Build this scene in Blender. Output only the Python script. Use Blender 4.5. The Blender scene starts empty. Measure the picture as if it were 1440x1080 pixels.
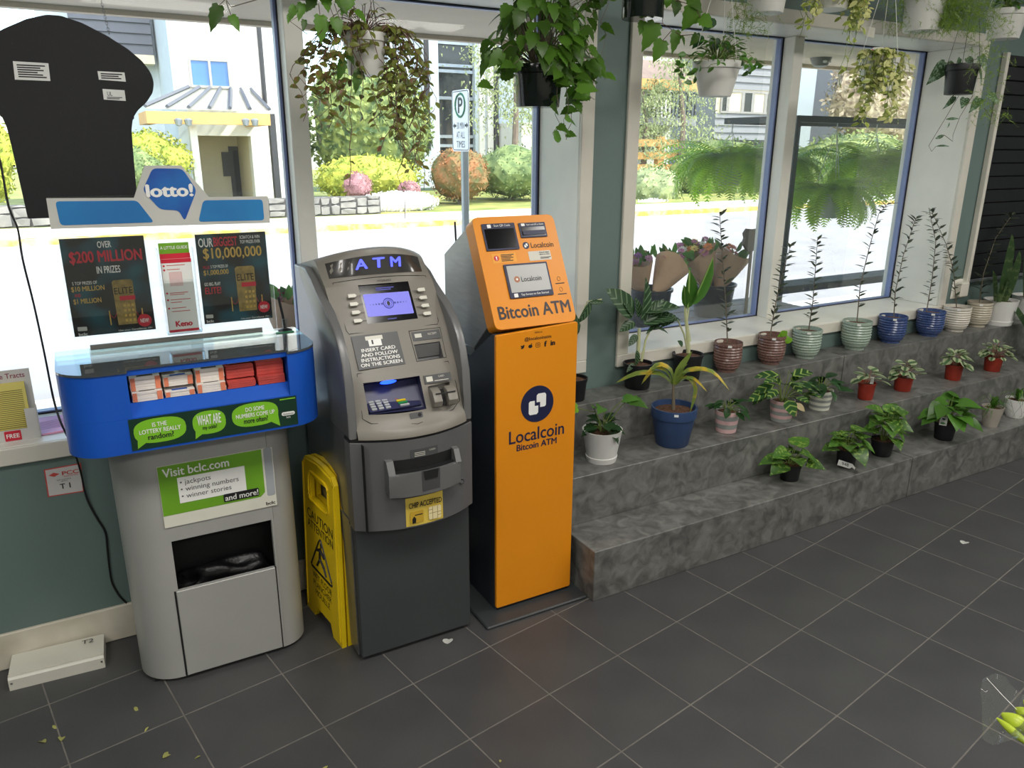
import bpy, bmesh, math, random
from mathutils import Vector, Matrix
S = bpy.context.scene
COL = S.collection
random.seed(11)
R = math.radians
V = Vector

# ------------------------------------------------------------------ camera
F_PX, CAM_H = 1081.99, 1.6265
YAW, PITCH, ROLL = R(60.486), R(17.1467), 0.0048725
fwd = V((math.cos(PITCH) * math.cos(YAW), math.cos(PITCH) * math.sin(YAW), -math.sin(PITCH)))
rt0 = V((math.sin(YAW), -math.cos(YAW), 0))
dn0 = fwd.cross(rt0)
rt = rt0 * math.cos(ROLL) - dn0 * math.sin(ROLL)
dn = rt0 * math.sin(ROLL) + dn0 * math.cos(ROLL)
CAM = V((0, 0, CAM_H))
cam = bpy.data.cameras.new('camera')
cam.sensor_width = 36
cam.lens = 36 * F_PX / 1440
cam.clip_start, cam.clip_end = 0.02, 300
cam_o = bpy.data.objects.new('camera', cam)
COL.objects.link(cam_o)
m = Matrix((rt, -dn, -fwd)).transposed().to_4x4()
m.translation = CAM
cam_o.matrix_world = m
S.camera = cam_o

# ------------------------------------------------------------------ light
w = bpy.data.worlds.new('world')
S.world = w
w.use_nodes = True
nt = w.node_tree
sky = nt.nodes.new('ShaderNodeTexSky')
sky.sky_type = 'NISHITA'
sky.sun_disc = False
sky.sun_elevation = R(46)
sky.sun_rotation = R(200)
sky.air_density, sky.dust_density, sky.ozone_density = 1.0, 1.5, 1.0
bg = nt.nodes['Background']
bg.inputs['Strength'].default_value = 0.68
nt.links.new(sky.outputs[0], bg.inputs[0])
sun = bpy.data.lights.new('sun', 'SUN')
sun.energy = 10.0
sun.angle = R(0.6)
sun.color = (1.0, 0.95, 0.86)
sun_o = bpy.data.objects.new('sun', sun)
COL.objects.link(sun_o)
sun_o.rotation_euler = V((0.70, -0.30, 0.80)).to_track_quat('Z', 'Y').to_euler()
sun_o.location = (6, -6, 12)
vs = S.view_settings
vs.view_transform, vs.look, vs.gamma, vs.use_curve_mapping = 'Standard', 'None', 1.0, False
vs.exposure = 0.0
CEIL_W = 27.0      # watts of each ceiling panel


# ------------------------------------------------------------------ picture <-> place helpers
def ray(x, y):
    return rt * ((x - 720) / F_PX) + dn * ((y - 540) / F_PX) + fwd
def onz(x, y, z=0.0):
    d = ray(x, y); return CAM + d * ((z - CAM_H) / d.z)
def ony(x, y, yy):
    d = ray(x, y); return CAM + d * (yy / d.y)
def onx(x, y, xx):
    d = ray(x, y); return CAM + d * (xx / d.x)
def atd(x, y, c):
    """point of pixel x,y on the upright plane through c that faces the viewer"""
    h = V((c.x, c.y, 0)); d = ray(x, y)
    return CAM + d * (h.length_squared / (d.x * h.x + d.y * h.y))
def mpp(c):
    return (c - CAM).dot(fwd) / F_PX


# ------------------------------------------------------------------ materials
def lin(c):
    c = c / 255.0
    return c / 12.92 if c <= 0.04045 else ((c + 0.055) / 1.055) ** 2.4
def rgb(t):
    return (lin(t[0]), lin(t[1]), lin(t[2]), 1.0)
MATS = {}
def base_mat(name):
    mt = bpy.data.materials.new(name)
    mt.use_nodes = True
    MATS[name] = mt
    n = mt.node_tree
    return mt, n, n.nodes['Principled BSDF']
def M(name, col, rough=0.5, metal=0.0, var=0.08, scale=6.0, bump=0.0, bscale=80.0, col2=None, spec=0.5, emit=0.0, detail=3.0, coat=0.0, dist=0.0, lo=0.3, hi=0.7, stretch=None):
    if name in MATS: return MATS[name]
    mt, n, b = base_mat(name)
    tc = n.nodes.new('ShaderNodeTexCoord')
    nz = n.nodes.new('ShaderNodeTexNoise')
    nz.inputs['Scale'].default_value = scale
    nz.inputs['Detail'].default_value = detail
    nz.inputs['Distortion'].default_value = dist
    src = tc.outputs['Object']
    if stretch:
        mp = n.nodes.new('ShaderNodeMapping'); mp.inputs['Scale'].default_value = stretch
        n.links.new(src, mp.inputs[0]); src = mp.outputs[0]
    n.links.new(src, nz.inputs['Vector'])
    cr = n.nodes.new('ShaderNodeValToRGB')
    c = rgb(col)
    if col2 is None:
        a = tuple(max(0, v * (1 - var)) for v in c[:3]) + (1,)
        d = tuple(min(1, v * (1 + var)) for v in c[:3]) + (1,)
    else:
        a, d = c, rgb(col2)
    cr.color_ramp.elements[0].position, cr.color_ramp.elements[0].color = lo, a
    cr.color_ramp.elements[1].position, cr.color_ramp.elements[1].color = hi, d
    n.links.new(nz.outputs['Fac'], cr.inputs[0])
    n.links.new(cr.outputs[0], b.inputs['Base Color'])
    b.inputs['Roughness'].default_value = rough
    b.inputs['Metallic'].default_value = metal
    b.inputs['Specular IOR Level'].default_value = spec
    b.inputs['Coat Weight'].default_value = coat
    if emit:
        n.links.new(cr.outputs[0], b.inputs['Emission Color'])
        b.inputs['Emission Strength'].default_value = emit
    if bump:
        nb = n.nodes.new('ShaderNodeTexNoise'); nb.inputs['Scale'].default_value = bscale; nb.inputs['Detail'].default_value = 4
        n.links.new(src, nb.inputs['Vector'])
        bp = n.nodes.new('ShaderNodeBump'); bp.inputs['Strength'].default_value = bump; bp.inputs['Distance'].default_value = 0.01
        n.links.new(nb.outputs['Fac'], bp.inputs['Height'])
        n.links.new(bp.outputs[0], b.inputs['Normal'])
    return mt
def glass_mat(name, tint=(255, 255, 255), gloss=0.9, rough=0.0, haze=0.0):
    """thin pane: mostly clear, reflecting by Fresnel, with an optional dusty veil"""
    mt, n, b = base_mat(name)
    n.nodes.remove(b)
    out = n.nodes['Material Output']
    tr = n.nodes.new('ShaderNodeBsdfTransparent'); tr.inputs[0].default_value = rgb(tint)
    gl = n.nodes.new('ShaderNodeBsdfGlossy'); gl.inputs['Roughness'].default_value = rough
    fr = n.nodes.new('ShaderNodeFresnel'); fr.inputs['IOR'].default_value = 1.45
    mu = n.nodes.new('ShaderNodeMath'); mu.operation = 'MULTIPLY'; mu.inputs[1].default_value = gloss
    n.links.new(fr.outputs[0], mu.inputs[0])
    mx = n.nodes.new('ShaderNodeMixShader')
    n.links.new(mu.outputs[0], mx.inputs[0]); n.links.new(tr.outputs[0], mx.inputs[1]); n.links.new(gl.outputs[0], mx.inputs[2])
    last = mx
    if haze:
        df = n.nodes.new('ShaderNodeBsdfDiffuse'); df.inputs[0].default_value = (0.8, 0.8, 0.8, 1)
        tl = n.nodes.new('ShaderNodeBsdfTranslucent'); tl.inputs[0].default_value = (0.8, 0.8, 0.8, 1)
        ad = n.nodes.new('ShaderNodeMixShader'); n.links.new(df.outputs[0], ad.inputs[1]); n.links.new(tl.outputs[0], ad.inputs[2])
        m2 = n.nodes.new('ShaderNodeMixShader'); m2.inputs[0].default_value = haze
        n.links.new(mx.outputs[0], m2.inputs[1]); n.links.new(ad.outputs[0], m2.inputs[2]); last = m2
    n.links.new(last.outputs[0], out.inputs[0])
    return mt
def leaf_mat(name, col, col2=None, pattern=None, var=0.35, rough=0.38, transl=0.3, pscale=9.0):
    """leaf: local x runs along the midrib, y across; pattern is the leaf's own variegation"""
    if name in MATS: return MATS[name]
    mt, n, b = base_mat(name)
    out = n.nodes['Material Output']
    oi = n.nodes.new('ShaderNodeObjectInfo')
    cr = n.nodes.new('ShaderNodeValToRGB')
    c = rgb(col)
    cr.color_ramp.elements[0].color = tuple(v * (1 - var) for v in c[:3]) + (1,)
    cr.color_ramp.elements[1].color = tuple(min(1, v * (1 + var)) for v in c[:3]) + (1,)
    n.links.new(oi.outputs['Random'], cr.inputs[0])
    colr = cr.outputs[0]
    tc = n.nodes.new('ShaderNodeTexCoord')
    if pattern:
        sp = n.nodes.new('ShaderNodeSeparateXYZ'); n.links.new(tc.outputs['Object'], sp.inputs[0])
        ab = n.nodes.new('ShaderNodeMath'); ab.operation = 'ABSOLUTE'; n.links.new(sp.outputs['Y'], ab.inputs[0])
        if pattern == 'veins':          # pale strips slanting out from the midrib
            s = n.nodes.new('ShaderNodeMath'); s.operation = 'SUBTRACT'
            n.links.new(sp.outputs['X'], s.inputs[0]); n.links.new(ab.outputs[0], s.inputs[1])
            k = n.nodes.new('ShaderNodeMath'); k.operation = 'MULTIPLY'; k.inputs[1].default_value = pscale * 6.28
            n.links.new(s.outputs[0], k.inputs[0])
            f = n.nodes.new('ShaderNodeMath'); f.operation = 'SINE'; n.links.new(k.outputs[0], f.inputs[0])
            rp = n.nodes.new('ShaderNodeValToRGB'); rp.color_ramp.elements[0].position = 0.55; rp.color_ramp.elements[1].position = 0.9
            n.links.new(f.outputs[0], rp.inputs[0])
        elif pattern == 'edge':         # pale margin
            rp = n.nodes.new('ShaderNodeValToRGB'); rp.color_ramp.elements[0].position = 0.13; rp.color_ramp.elements[1].position = 0.2
            nz = n.nodes.new('ShaderNodeTexNoise'); nz.inputs['Scale'].default_value = 7; n.links.new(tc.outputs['Object'], nz.inputs['Vector'])
            ma = n.nodes.new('ShaderNodeMath'); ma.operation = 'MULTIPLY_ADD'; ma.inputs[1].default_value = 0.16; ma.inputs[2].default_value = -0.08
            n.links.new(nz.outputs['Fac'], ma.inputs[0])
            ad = n.nodes.new('ShaderNodeMath'); ad.operation = 'ADD'; n.links.new(ab.outputs[0], ad.inputs[0]); n.links.new(ma.outputs[0], ad.inputs[1])
            n.links.new(ad.outputs[0], rp.inputs[0])
        elif pattern == 'mid':          # pale along the midrib
            rp = n.nodes.new('ShaderNodeValToRGB'); rp.color_ramp.elements[0].position = 0.012; rp.color_ramp.elements[1].position = 0.05
            rp.color_ramp.elements[0].color, rp.color_ramp.elements[1].color = (1, 1, 1, 1), (0, 0, 0, 1)
            n.links.new(ab.outputs[0], rp.inputs[0])
        else:                            # blotch
            nz = n.nodes.new('ShaderNodeTexNoise'); nz.inputs['Scale'].default_value = pscale; n.links.new(tc.outputs['Object'], nz.inputs['Vector'])
            rp = n.nodes.new('ShaderNodeValToRGB'); rp.color_ramp.elements[0].position = 0.52; rp.color_ramp.elements[1].position = 0.64
            n.links.new(nz.outputs['Fac'], rp.inputs[0])
        mx = n.nodes.new('ShaderNodeMix'); mx.data_type = 'RGBA'
        n.links.new(rp.outputs[0], mx.inputs['Factor']); n.links.new(colr, mx.inputs['A']); mx.inputs['B'].default_value = rgb(col2)
        colr = mx.outputs['Result']
    n.links.new(colr, b.inputs['Base Color'])
    b.inputs['Roughness'].default_value = rough
    tl = n.nodes.new('ShaderNodeBsdfTranslucent'); n.links.new(colr, tl.inputs[0])
    ms = n.nodes.new('ShaderNodeMixShader'); ms.inputs[0].default_value = transl
    n.links.new(b.outputs[0], ms.inputs[1]); n.links.new(tl.outputs[0], ms.inputs[2])
    n.links.new(ms.outputs[0], out.inputs[0])
    return mt


# ------------------------------------------------------------------ mesh helpers
class MB:
    def __init__(s): s.bm = bmesh.new()
    def box(s, x0, x1, y0, y1, z0, z1, bev=0.0, seg=1):
        r = bmesh.ops.create_cube(s.bm, size=1.0)
        for v in r['verts']:
            v.co = V(((x0 + x1) / 2 + v.co.x * (x1 - x0), (y0 + y1) / 2 + v.co.y * (y1 - y0), (z0 + z1) / 2 + v.co.z * (z1 - z0)))
        if bev:
            es = list({e for v in r['verts'] for e in v.link_edges})
            bmesh.ops.bevel(s.bm, geom=es, offset=bev, segments=seg, affect='EDGES', profile=0.5)
        return s
    def obox(s, c, ax, ay, az, hx, hy, hz):
        """box from centre, three axes and half sizes"""
        vs_ = [s.bm.verts.new(c + ax * (hx * a) + ay * (hy * b_) + az * (hz * d)) for a in (-1, 1) for b_ in (-1, 1) for d in (-1, 1)]
        for f in ((0, 1, 3, 2), (4, 6, 7, 5), (0, 4, 5, 1), (2, 3, 7, 6), (0, 2, 6, 4), (1, 5, 7, 3)):
            s.bm.faces.new([vs_[i] for i in f])
        return s
    def prism(s, pts, ext, bev=0.0):
        a = [s.bm.verts.new(V(p)) for p in pts]
        b = [s.bm.verts.new(V(p) + V(ext)) for p in pts]
        n = len(a)
        fs = [s.bm.faces.new(a), s.bm.faces.new(b[::-1])]
        for i in range(n):
            fs.append(s.bm.faces.new((a[i], b[i], b[(i + 1) % n], a[(i + 1) % n])))
        if bev:
            es = [e for e in fs[0].edges] + [e for e in fs[1].edges]
            bmesh.ops.bevel(s.bm, geom=es, offset=bev, segments=2, affect='EDGES', profile=0.5)
        return s
    def poly(s, pts):
        s.bm.faces.new([s.bm.verts.new(V(p)) for p in pts]); return s
    def tube(s, pts, r, n=6, r2=None, closed=False):
        pts = [V(p) for p in pts]
        rings = []
        up = V((0.13, 0.21, 0.97))
        for i, p in enumerate(pts):
            if closed: d = pts[(i + 1) % len(pts)] - pts[i - 1]
            else: d = pts[min(i + 1, len(pts) - 1)] - pts[max(i - 1, 0)]
            d.normalize()
            a = d.cross(up)
            if a.length < 0.1: a = d.cross(V((1, 0, 0)))
            a.normalize(); b = d.cross(a)
            rr = r if r2 is None else r + (r2 - r) * i / max(1, len(pts) - 1)
            rings.append([s.bm.verts.new(p + (a * math.cos(6.2832 * k / n) + b * math.sin(6.2832 * k / n)) * rr) for k in range(n)])
        m_ = len(rings)
        for i in range(m_ if closed else m_ - 1):
            q, t = rings[i], rings[(i + 1) % m_]
            for k in range(n):
                s.bm.faces.new((q[k], q[(k + 1) % n], t[(k + 1) % n], t[k]))
        if not closed and n > 2:
            s.bm.faces.new(rings[0][::-1]); s.bm.faces.new(rings[-1])
        return s
    def lathe(s, prof, c=(0, 0, 0), n=28, axis=None):
        c = V(c)
        rings = []
        for r, z in prof:
            if r < 1e-5: rings.append([s.bm.verts.new(c + V((0, 0, z)))])
            else: rings.append([s.bm.verts.new(c + V((r * math.cos(6.2832 * k / n), r * math.sin(6.2832 * k / n), z))) for k in range(n)])
        for q, t in zip(rings, rings[1:]):
            for k in range(n):
                k2 = (k + 1) % n
                if len(q) == 1 and len(t) == 1: continue
                if len(q) == 1: s.bm.faces.new((q[0], t[k2], t[k]))
                elif len(t) == 1: s.bm.faces.new((q[k], q[k2], t[0]))
                else: s.bm.faces.new((q[k], q[k2], t[k2], t[k]))
        return s
    def grid(s, f, us, vs_, skip=None):
        g = [[s.bm.verts.new(V(f(u, v))) for u in us] for v in vs_]
        for j in range(len(vs_) - 1):
            for i in range(len(us) - 1):
                if skip and skip((us[i] + us[i + 1]) / 2, (vs_[j] + vs_[j + 1]) / 2): continue
                s.bm.faces.new((g[j][i], g[j][i + 1], g[j + 1][i + 1], g[j + 1][i]))
        return s
    def blob(s, c, rad, sub=3, amp=0.12, seed=0, flat=None):
        r = bmesh.ops.create_icosphere(s.bm, subdivisions=sub, radius=1.0)
        rn = random.Random(seed)
        ph = [V((rn.uniform(-3, 3), rn.uniform(-3, 3), rn.uniform(-3, 3))) for _ in range(6)]
        for v in r['verts']:
            d = v.co.copy()
            k = 1 + amp * sum(math.sin(p.dot(d) * 2 + i) for i, p in enumerate(ph)) / 3
            q = V((d.x * rad[0], d.y * rad[1], d.z * rad[2])) * k
            if flat is not None and q.z < flat: q.z = flat
            v.co = V(c) + q
        return s
    def mesh(s, name):
        me = bpy.data.meshes.new(name)
        bmesh.ops.recalc_face_normals(s.bm, faces=s.bm.faces[:])
        s.bm.to_mesh(me); s.bm.free()
        return me
WLOC = {}
def tag(o, label=None, cat=None, group=None, kind=None):
    if label: o['label'] = label
    if cat: o['category'] = cat
    if group: o['group'] = group
    if kind: o['kind'] = kind
    return o
def thing(name, label, cat, loc, group=None):
    o = bpy.data.objects.new(name, None)
    o.empty_display_size = 0.05
    COL.objects.link(o)
    o.location = loc
    WLOC[o] = V(loc)
    return tag(o, label, cat, group)
def obj(name, mb, mat, parent=None, smooth=False, label=None, kind=None):
    """link world-coordinate geometry as one mesh object (a part when parent is given)"""
    me = mb.mesh(name) if isinstance(mb, MB) else mb
    me.materials.append(mat)
    o = bpy.data.objects.new(name, me)
    COL.objects.link(o)
    if parent is None:
        lo = V([min(v.co[i] for v in me.vertices) for i in range(3)]); hi = V([max(v.co[i] for v in me.vertices) for i in range(3)])
        c = V(((lo.x + hi.x) / 2, (lo.y + hi.y) / 2, lo.z))
        me.transform(Matrix.Translation(-c))
        o.location = c
        WLOC[o] = c
    else:
        o.parent = parent
        o.location = -WLOC[parent]
        WLOC[o] = V((0, 0, 0))
    if smooth:
        me.polygons.foreach_set('use_smooth', [True] * len(me.polygons))
        if smooth != 'all': me.set_sharp_from_angle(angle=R(38))
    if label: o['label'] = label
    if kind: o['kind'] = kind
    return o
def struct(name, mb, mat, label=None, smooth=False):
    return obj(name, mb, mat, None, smooth, label, 'structure')
def copy_part(src, parent, loc=(0, 0, 0)):
    c = src.copy(); COL.objects.link(c); c.parent = parent; c.location = loc
    return c
def text(parent, s, c, ex, ey, w_, h_, mat, bold=0.0, name='lettering', off=0.0008, spacing=1.0, align='CENTER', line=1.0, slant=0.0):
    """lettering as a flat mesh fitted to w_ x h_ around c on the plane ex,ey"""
    cu = bpy.data.curves.new('t', 'FONT')
    cu.body = s; cu.align_x = align; cu.space_character = spacing; cu.space_line = line; cu.shear = slant
    cu.resolution_u = 3
    to = bpy.data.objects.new('t', cu)
    me = bpy.data.meshes.new_from_object(to)
    bpy.data.objects.remove(to); bpy.data.curves.remove(cu)
    xs = [v.co.x for v in me.vertices]; ys = [v.co.y for v in me.vertices]
    x0, x1, y0, y1 = min(xs), max(xs), min(ys), max(ys)
    if h_ is None: h_ = w_ * (y1 - y0) / (x1 - x0)
    if w_ is None: w_ = h_ * (x1 - x0) / (y1 - y0)
    if bold:                       # heavier strokes: the same outlines again, a hair to each side
        bm = bmesh.new(); bm.from_mesh(me); src = bm.faces[:]
        for kk, (dx, dy) in enumerate(((1, 0), (-1, 0), (0, 1), (0, -1))):
            g2 = bmesh.ops.duplicate(bm, geom=src)['geom']
            for v in g2:
                if isinstance(v, bmesh.types.BMVert): v.co.x += dx * bold; v.co.y += dy * bold * 0.7; v.co.z = -0.00005 * (kk + 1)
        bm.to_mesh(me); bm.free()
    ex, ey = V(ex).normalized(), V(ey).normalized()
    nrm = ex.cross(ey)
    c = V(c) + nrm * off
    for v in me.vertices:
        v.co = c + ex * ((v.co.x - (x0 + x1) / 2) / (x1 - x0) * w_) + ey * ((v.co.y - (y0 + y1) / 2) / (y1 - y0) * h_) + nrm * v.co.z
    me.materials.clear()
    return obj(name, me, mat, parent)
def rrect(cx, cy, w_, h_, r, n=5):
    """2-D rounded rectangle outline"""
    pts = []
    for qx, qy, a0 in ((1, 1, 0), (-1, 1, 90), (-1, -1, 180), (1, -1, 270)):
        for k in range(n + 1):
            a = R(a0 + 90 * k / n)
            pts.append((cx + qx * (w_ / 2 - r) + r * math.cos(a), cy + qy * (h_ / 2 - r) + r * math.sin(a)))
    return pts
def circ(cx, cy, r, n=24, ry=None):
    return [(cx + r * math.cos(6.2832 * k / n), cy + (ry or r) * math.sin(6.2832 * k / n)) for k in range(n)]
class Plane2:
    """a flat face in the place: origin, ex, ey; decals and panels are laid on it"""
    def __init__(s, o, ex, ey):
        s.o, s.ex, s.ey = V(o), V(ex).normalized(), V(ey).normalized(); s.n = s.ex.cross(s.ey)
    def p(s, x, y, z=0.0): return s.o + s.ex * x + s.ey * y + s.n * z
    def plate(s, name, pts, z0, z1, mat, parent, bev=0.0, label=None):
        mb = MB().prism([s.p(x, y, z0) for x, y in pts], s.n * (z1 - z0), bev)
        return obj(name, mb, mat, parent, label=label)
    def lines(s, parent, cx, cy, w_, h_, n, mat, z=0.0):
        """fine print too small to read: n ragged strokes"""
        mb = MB()
        for i in range(n):
            f = [1.0, 0.82, 0.93, 0.7, 0.88][i % 5]; th = h_ / n * 0.28
            yy = cy + h_ / 2 - (i + 0.5) * h_ / n
            mb.obox(s.p(cx - w_ * (1 - f) / 2, yy, z + 0.0003), s.ex, s.ey, s.n, w_ * f / 2, th, 0.0001)
        return obj('fine_print', mb, mat, parent)
    def rect(s, x0, x1, y0, y1): return [(x0, y0), (x1, y0), (x1, y1), (x0, y1)]
    def text(s, parent, body, x, y, w_, h_, mat, z=0.0, **k):
        return text(parent, body, s.p(x, y, z), s.ex, s.ey, w_, h_, mat, **k)
# ================================================================== THE SETTING
W, G = 2.65, 2.955                 # inner wall face, glass plane
SILL, HEAD = 0.745, 2.15
m_wall = M('green_grey_wall_paint', (100, 119, 115), 0.55, var=0.05, scale=2.5, bump=0.03)
m_white = M('white_gloss_paint', (226, 224, 214), 0.4, var=0.05, scale=5, bump=0.05, bscale=30)
m_cream = M('cream_painted_wood', (212, 208, 196), 0.45, var=0.06, scale=5, bump=0.06, bscale=30)
m_bbase = M('scuffed_baseboard_paint', (212, 206, 190), 0.5, col2=(176, 168, 150), scale=7, lo=0.35, hi=0.85)
m_ceil = M('ceiling_paint', (214, 212, 206), 0.9)
m_tile = M('charcoal_floor_tile', (63, 63, 65), 0.38, col2=(74, 74, 74), scale=3.0, bump=0.04, bscale=200, spec=0.4)
m_grout = M('grey_grout', (106, 102, 96), 0.9, var=0.2, scale=20)
m_frame = M('blue_tinted_window_frame', (128, 142, 186), 0.35)
m_black = M('black_rubber', (18, 18, 20), 0.5)
m_glass = glass_mat('window_glass', (250, 252, 250), 0.25, haze=0.02)

# floor: grout bed, tiles in view one by one, the rest of the room as one field
floor = struct('floor', MB().box(-3.2, 7.2, -3.6, W + 0.2, -0.12, -0.0005), m_grout)
T = 0.305
ca, sa = math.cos(R(9.5)), math.sin(R(9.5))
TX, TY = -3.4435, -6.8515
def tile_pt(c, r_):
    x, y = (c - TX) * T, (-r_ - TY) * T
    return V((x * ca - y * sa, x * sa + y * ca, 0))
tme = None
far = MB()
g = 0.0016
for c in range(-24, 40):
    for r_ in range(-22, 24):
        p = tile_pt(c + 0.5, r_ + 0.5)
        if not (-3.0 < p.x < 7.0 and -3.4 < p.y < W + 0.08): continue
        if -1.0 < p.x < 5.4 and 0.35 < p.y:
            if tme is None:
                tme = MB().box(-T / 2 + g, T / 2 - g, -T / 2 + g, T / 2 - g, -0.008, 0.0, 0.0009).mesh('tile')
                tme.materials.append(m_tile)
            o = bpy.data.objects.new('tile', tme); COL.objects.link(o)
            o.parent = floor
            o.location = p - WLOC[floor]; o.rotation_euler = (0, 0, R(9.5))
        else:
            h = T / 2 - g
            ex, ey = V((ca, sa, 0)) * h, V((-sa, ca, 0)) * h
            far.poly([p - ex - ey, p + ex - ey, p + ex + ey, p - ex + ey])
o = obj('tile_field', far, m_tile, floor); o['kind'] = 'stuff'

# walls
AX0, AX1, BX0, BX1 = -0.62, 1.80, 2.087, 4.36
mb = MB()
mb.box(-3.2, 7.2, W, 3.0, -0.12, SILL - 0.055)
mb.box(-3.2, AX0, W, 3.0, SILL - 0.055, 2.9); mb.box(AX1 + 0.03, BX0 - 0.03, W, 3.0, SILL - 0.055, 2.9); mb.box(BX1 + 0.03, 7.2, W, 3.0, SILL - 0.055, 2.9)
mb.box(AX0, AX1 + 0.03, W, 3.0, HEAD + 0.03, 2.9); mb.box(BX0 - 0.03, BX1 + 0.03, W, 3.0, HEAD + 0.03, 2.9)
struct('wall_back', mb, m_wall)
struct('wall_left', MB().box(-3.3, -3.2, -3.6, 3.0, -0.12, 2.9), m_wall)
struct('wall_right', MB().box(7.2, 7.3, -3.6, 3.0, -0.12, 2.9), m_wall)
struct('wall_front', MB().box(-3.3, 7.3, -3.7, -3.6, -0.12, 2.9), m_white)
struct('ceiling', MB().box(-3.3, 7.3, -3.7, 3.0, 2.78, 2.9), m_ceil)
struct('baseboard_back', MB().box(-3.2, 1.5, W - 0.014, W, 0, 0.127, 0.003), m_bbase)
# window linings, casings and sills
k = 0
def trim(x0, x1, y0, y1, z0, z1, mat=m_white, bev=0.003):
    global k; k += 1
    return struct('trim_%d' % k, MB().box(x0, x1, y0, y1, z0, z1, bev), mat)
CF = W - 0.016
for x0, x1 in ((AX0, AX1), (BX0, BX1)):
    trim(x0 - 0.03, x1 + 0.03, CF + 0.016, 3.02, SILL - 0.035, SILL)                  # sill board
    trim(x0 - 0.062, x1 + 0.062, CF, W - 0.0005, SILL - 0.055, SILL, m_cream)          # apron
    trim(x0 - 0.03, x1 + 0.03, W, 3.02, HEAD, HEAD + 0.03)                            # head lining
    trim(x0 - 0.062, x1 + 0.062, CF, W - 0.0005, HEAD, HEAD + 0.06, m_cream)
    trim(x0 - 0.03, x0, W, 3.02, SILL, HEAD); trim(x1, x1 + 0.03, W, 3.02, SILL, HEAD)  # jamb linings
    trim(x0 - 0.062, x0, CF, W - 0.0005, SILL, HEAD, m_cream); trim(x1, x1 + 0.062, CF, W - 0.0005, SILL, HEAD, m_cream)
for x0, x1 in ((0.728, 0.793), (3.212, 3.28)):
    trim(x0, x1, 2.88, 3.02, SILL, HEAD, m_white)
for n, (x0, x1) in enumerate(((AX0, 0.728), (0.793, AX1), (BX0, 3.212), (3.28, BX1))):
    mb = MB(); f = 0.014
    mb.box(x0, x0 + f, G, G + 0.03, SILL, HEAD); mb.box(x1 - f, x1, G, G + 0.03, SILL, HEAD)
    mb.box(x0 + f, x1 - f, G, G + 0.03, SILL, SILL + f * 0.6); mb.box(x0 + f, x1 - f, G, G + 0.03, HEAD - f * 0.6, HEAD)
    wo = struct('window_%d' % (n + 1), mb, m_frame)
    obj('pane', MB().box(x0 + f, x1 - f, G + 0.012, G + 0.018, SILL + f * 0.6, HEAD - f * 0.6), m_glass, wo)
    gb = MB()
    gb.box(x0 - 0.0, x0 + 0.004, G - 0.006, G, SILL, HEAD); gb.box(x1 - 0.004, x1, G - 0.006, G, SILL, HEAD)
    gb.box(x0, x1, G - 0.006, G, SILL, SILL + 0.004); gb.box(x0, x1, G - 0.006, G, HEAD - 0.004, HEAD)
    obj('gasket', gb, m_black, wo)
# ceiling panels that light the shop
m_diff = M('lit_diffuser', (255, 250, 240), 0.5, var=0.0, emit=2.0)
for n, (x, y) in enumerate(((-1.3, 0.9), (0.9, 0.9), (3.1, 0.9), (5.3, 0.9), (-1.3, -1.6), (0.9, -1.6), (3.1, -1.6), (5.3, -1.6))):
    t = thing('ceiling_light', ('ceiling panel light %s on the ceiling near the windows' if n < 4 else 'ceiling panel light %s on the ceiling at the back of the shop') % ['furthest left', 'second from the left', 'third from the left', 'furthest right'][n % 4], 'light', (x, y, 2.75), 'ceiling panel lights')
    mb = MB()
    for s_ in (-1, 1):
        mb.box(x - 0.6, x + 0.6, y + s_ * 0.285 - 0.015, y + s_ * 0.285 + 0.015, 2.74, 2.78); mb.box(x + s_ * 0.585 - 0.015, x + s_ * 0.585 + 0.015, y - 0.27, y + 0.27, 2.74, 2.78)
    obj('frame', mb, m_white, t)
    obj('diffuser', MB().box(x - 0.57, x + 0.57, y - 0.27, y + 0.27, 2.755, 2.765), m_diff, t)
    l = bpy.data.lights.new('panel_lamp', 'AREA'); l.shape = 'RECTANGLE'; l.size, l.size_y = 1.14, 0.54; l.energy = CEIL_W; l.color = (1.0, 0.97, 0.92)
    lo_ = bpy.data.objects.new('panel_lamp', l); COL.objects.link(lo_); lo_.parent = t; lo_.location = (0, 0, -0.005)

# stepped display along the window
m_step = M('mottled_grey_laminate', (78, 78, 76), 0.36, col2=(124, 124, 120), scale=17.0, detail=5, dist=0.9, lo=0.3, hi=0.72, spec=0.45)
ST = [(2.035, 0.0, 0.207), (2.248, 0.207, 0.408), (2.483, 0.408, 0.607)]
for x0, x1, lab in ((1.505, 3.365, 'mottled grey three-step plant display unit beside the orange machine'), (3.371, 6.2, 'mottled grey three-step plant display unit at the far right')):
    t = thing('display_steps', lab, 'display steps', ((x0 + x1) / 2, 2.35, 0), 'stepped display units under the window')
    for y0, z0, z1 in ST:
        obj('step', MB().box(x0, x1, y0, W - 0.001, z0 + 0.0002, z1, 0.002), m_step, t)
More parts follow.
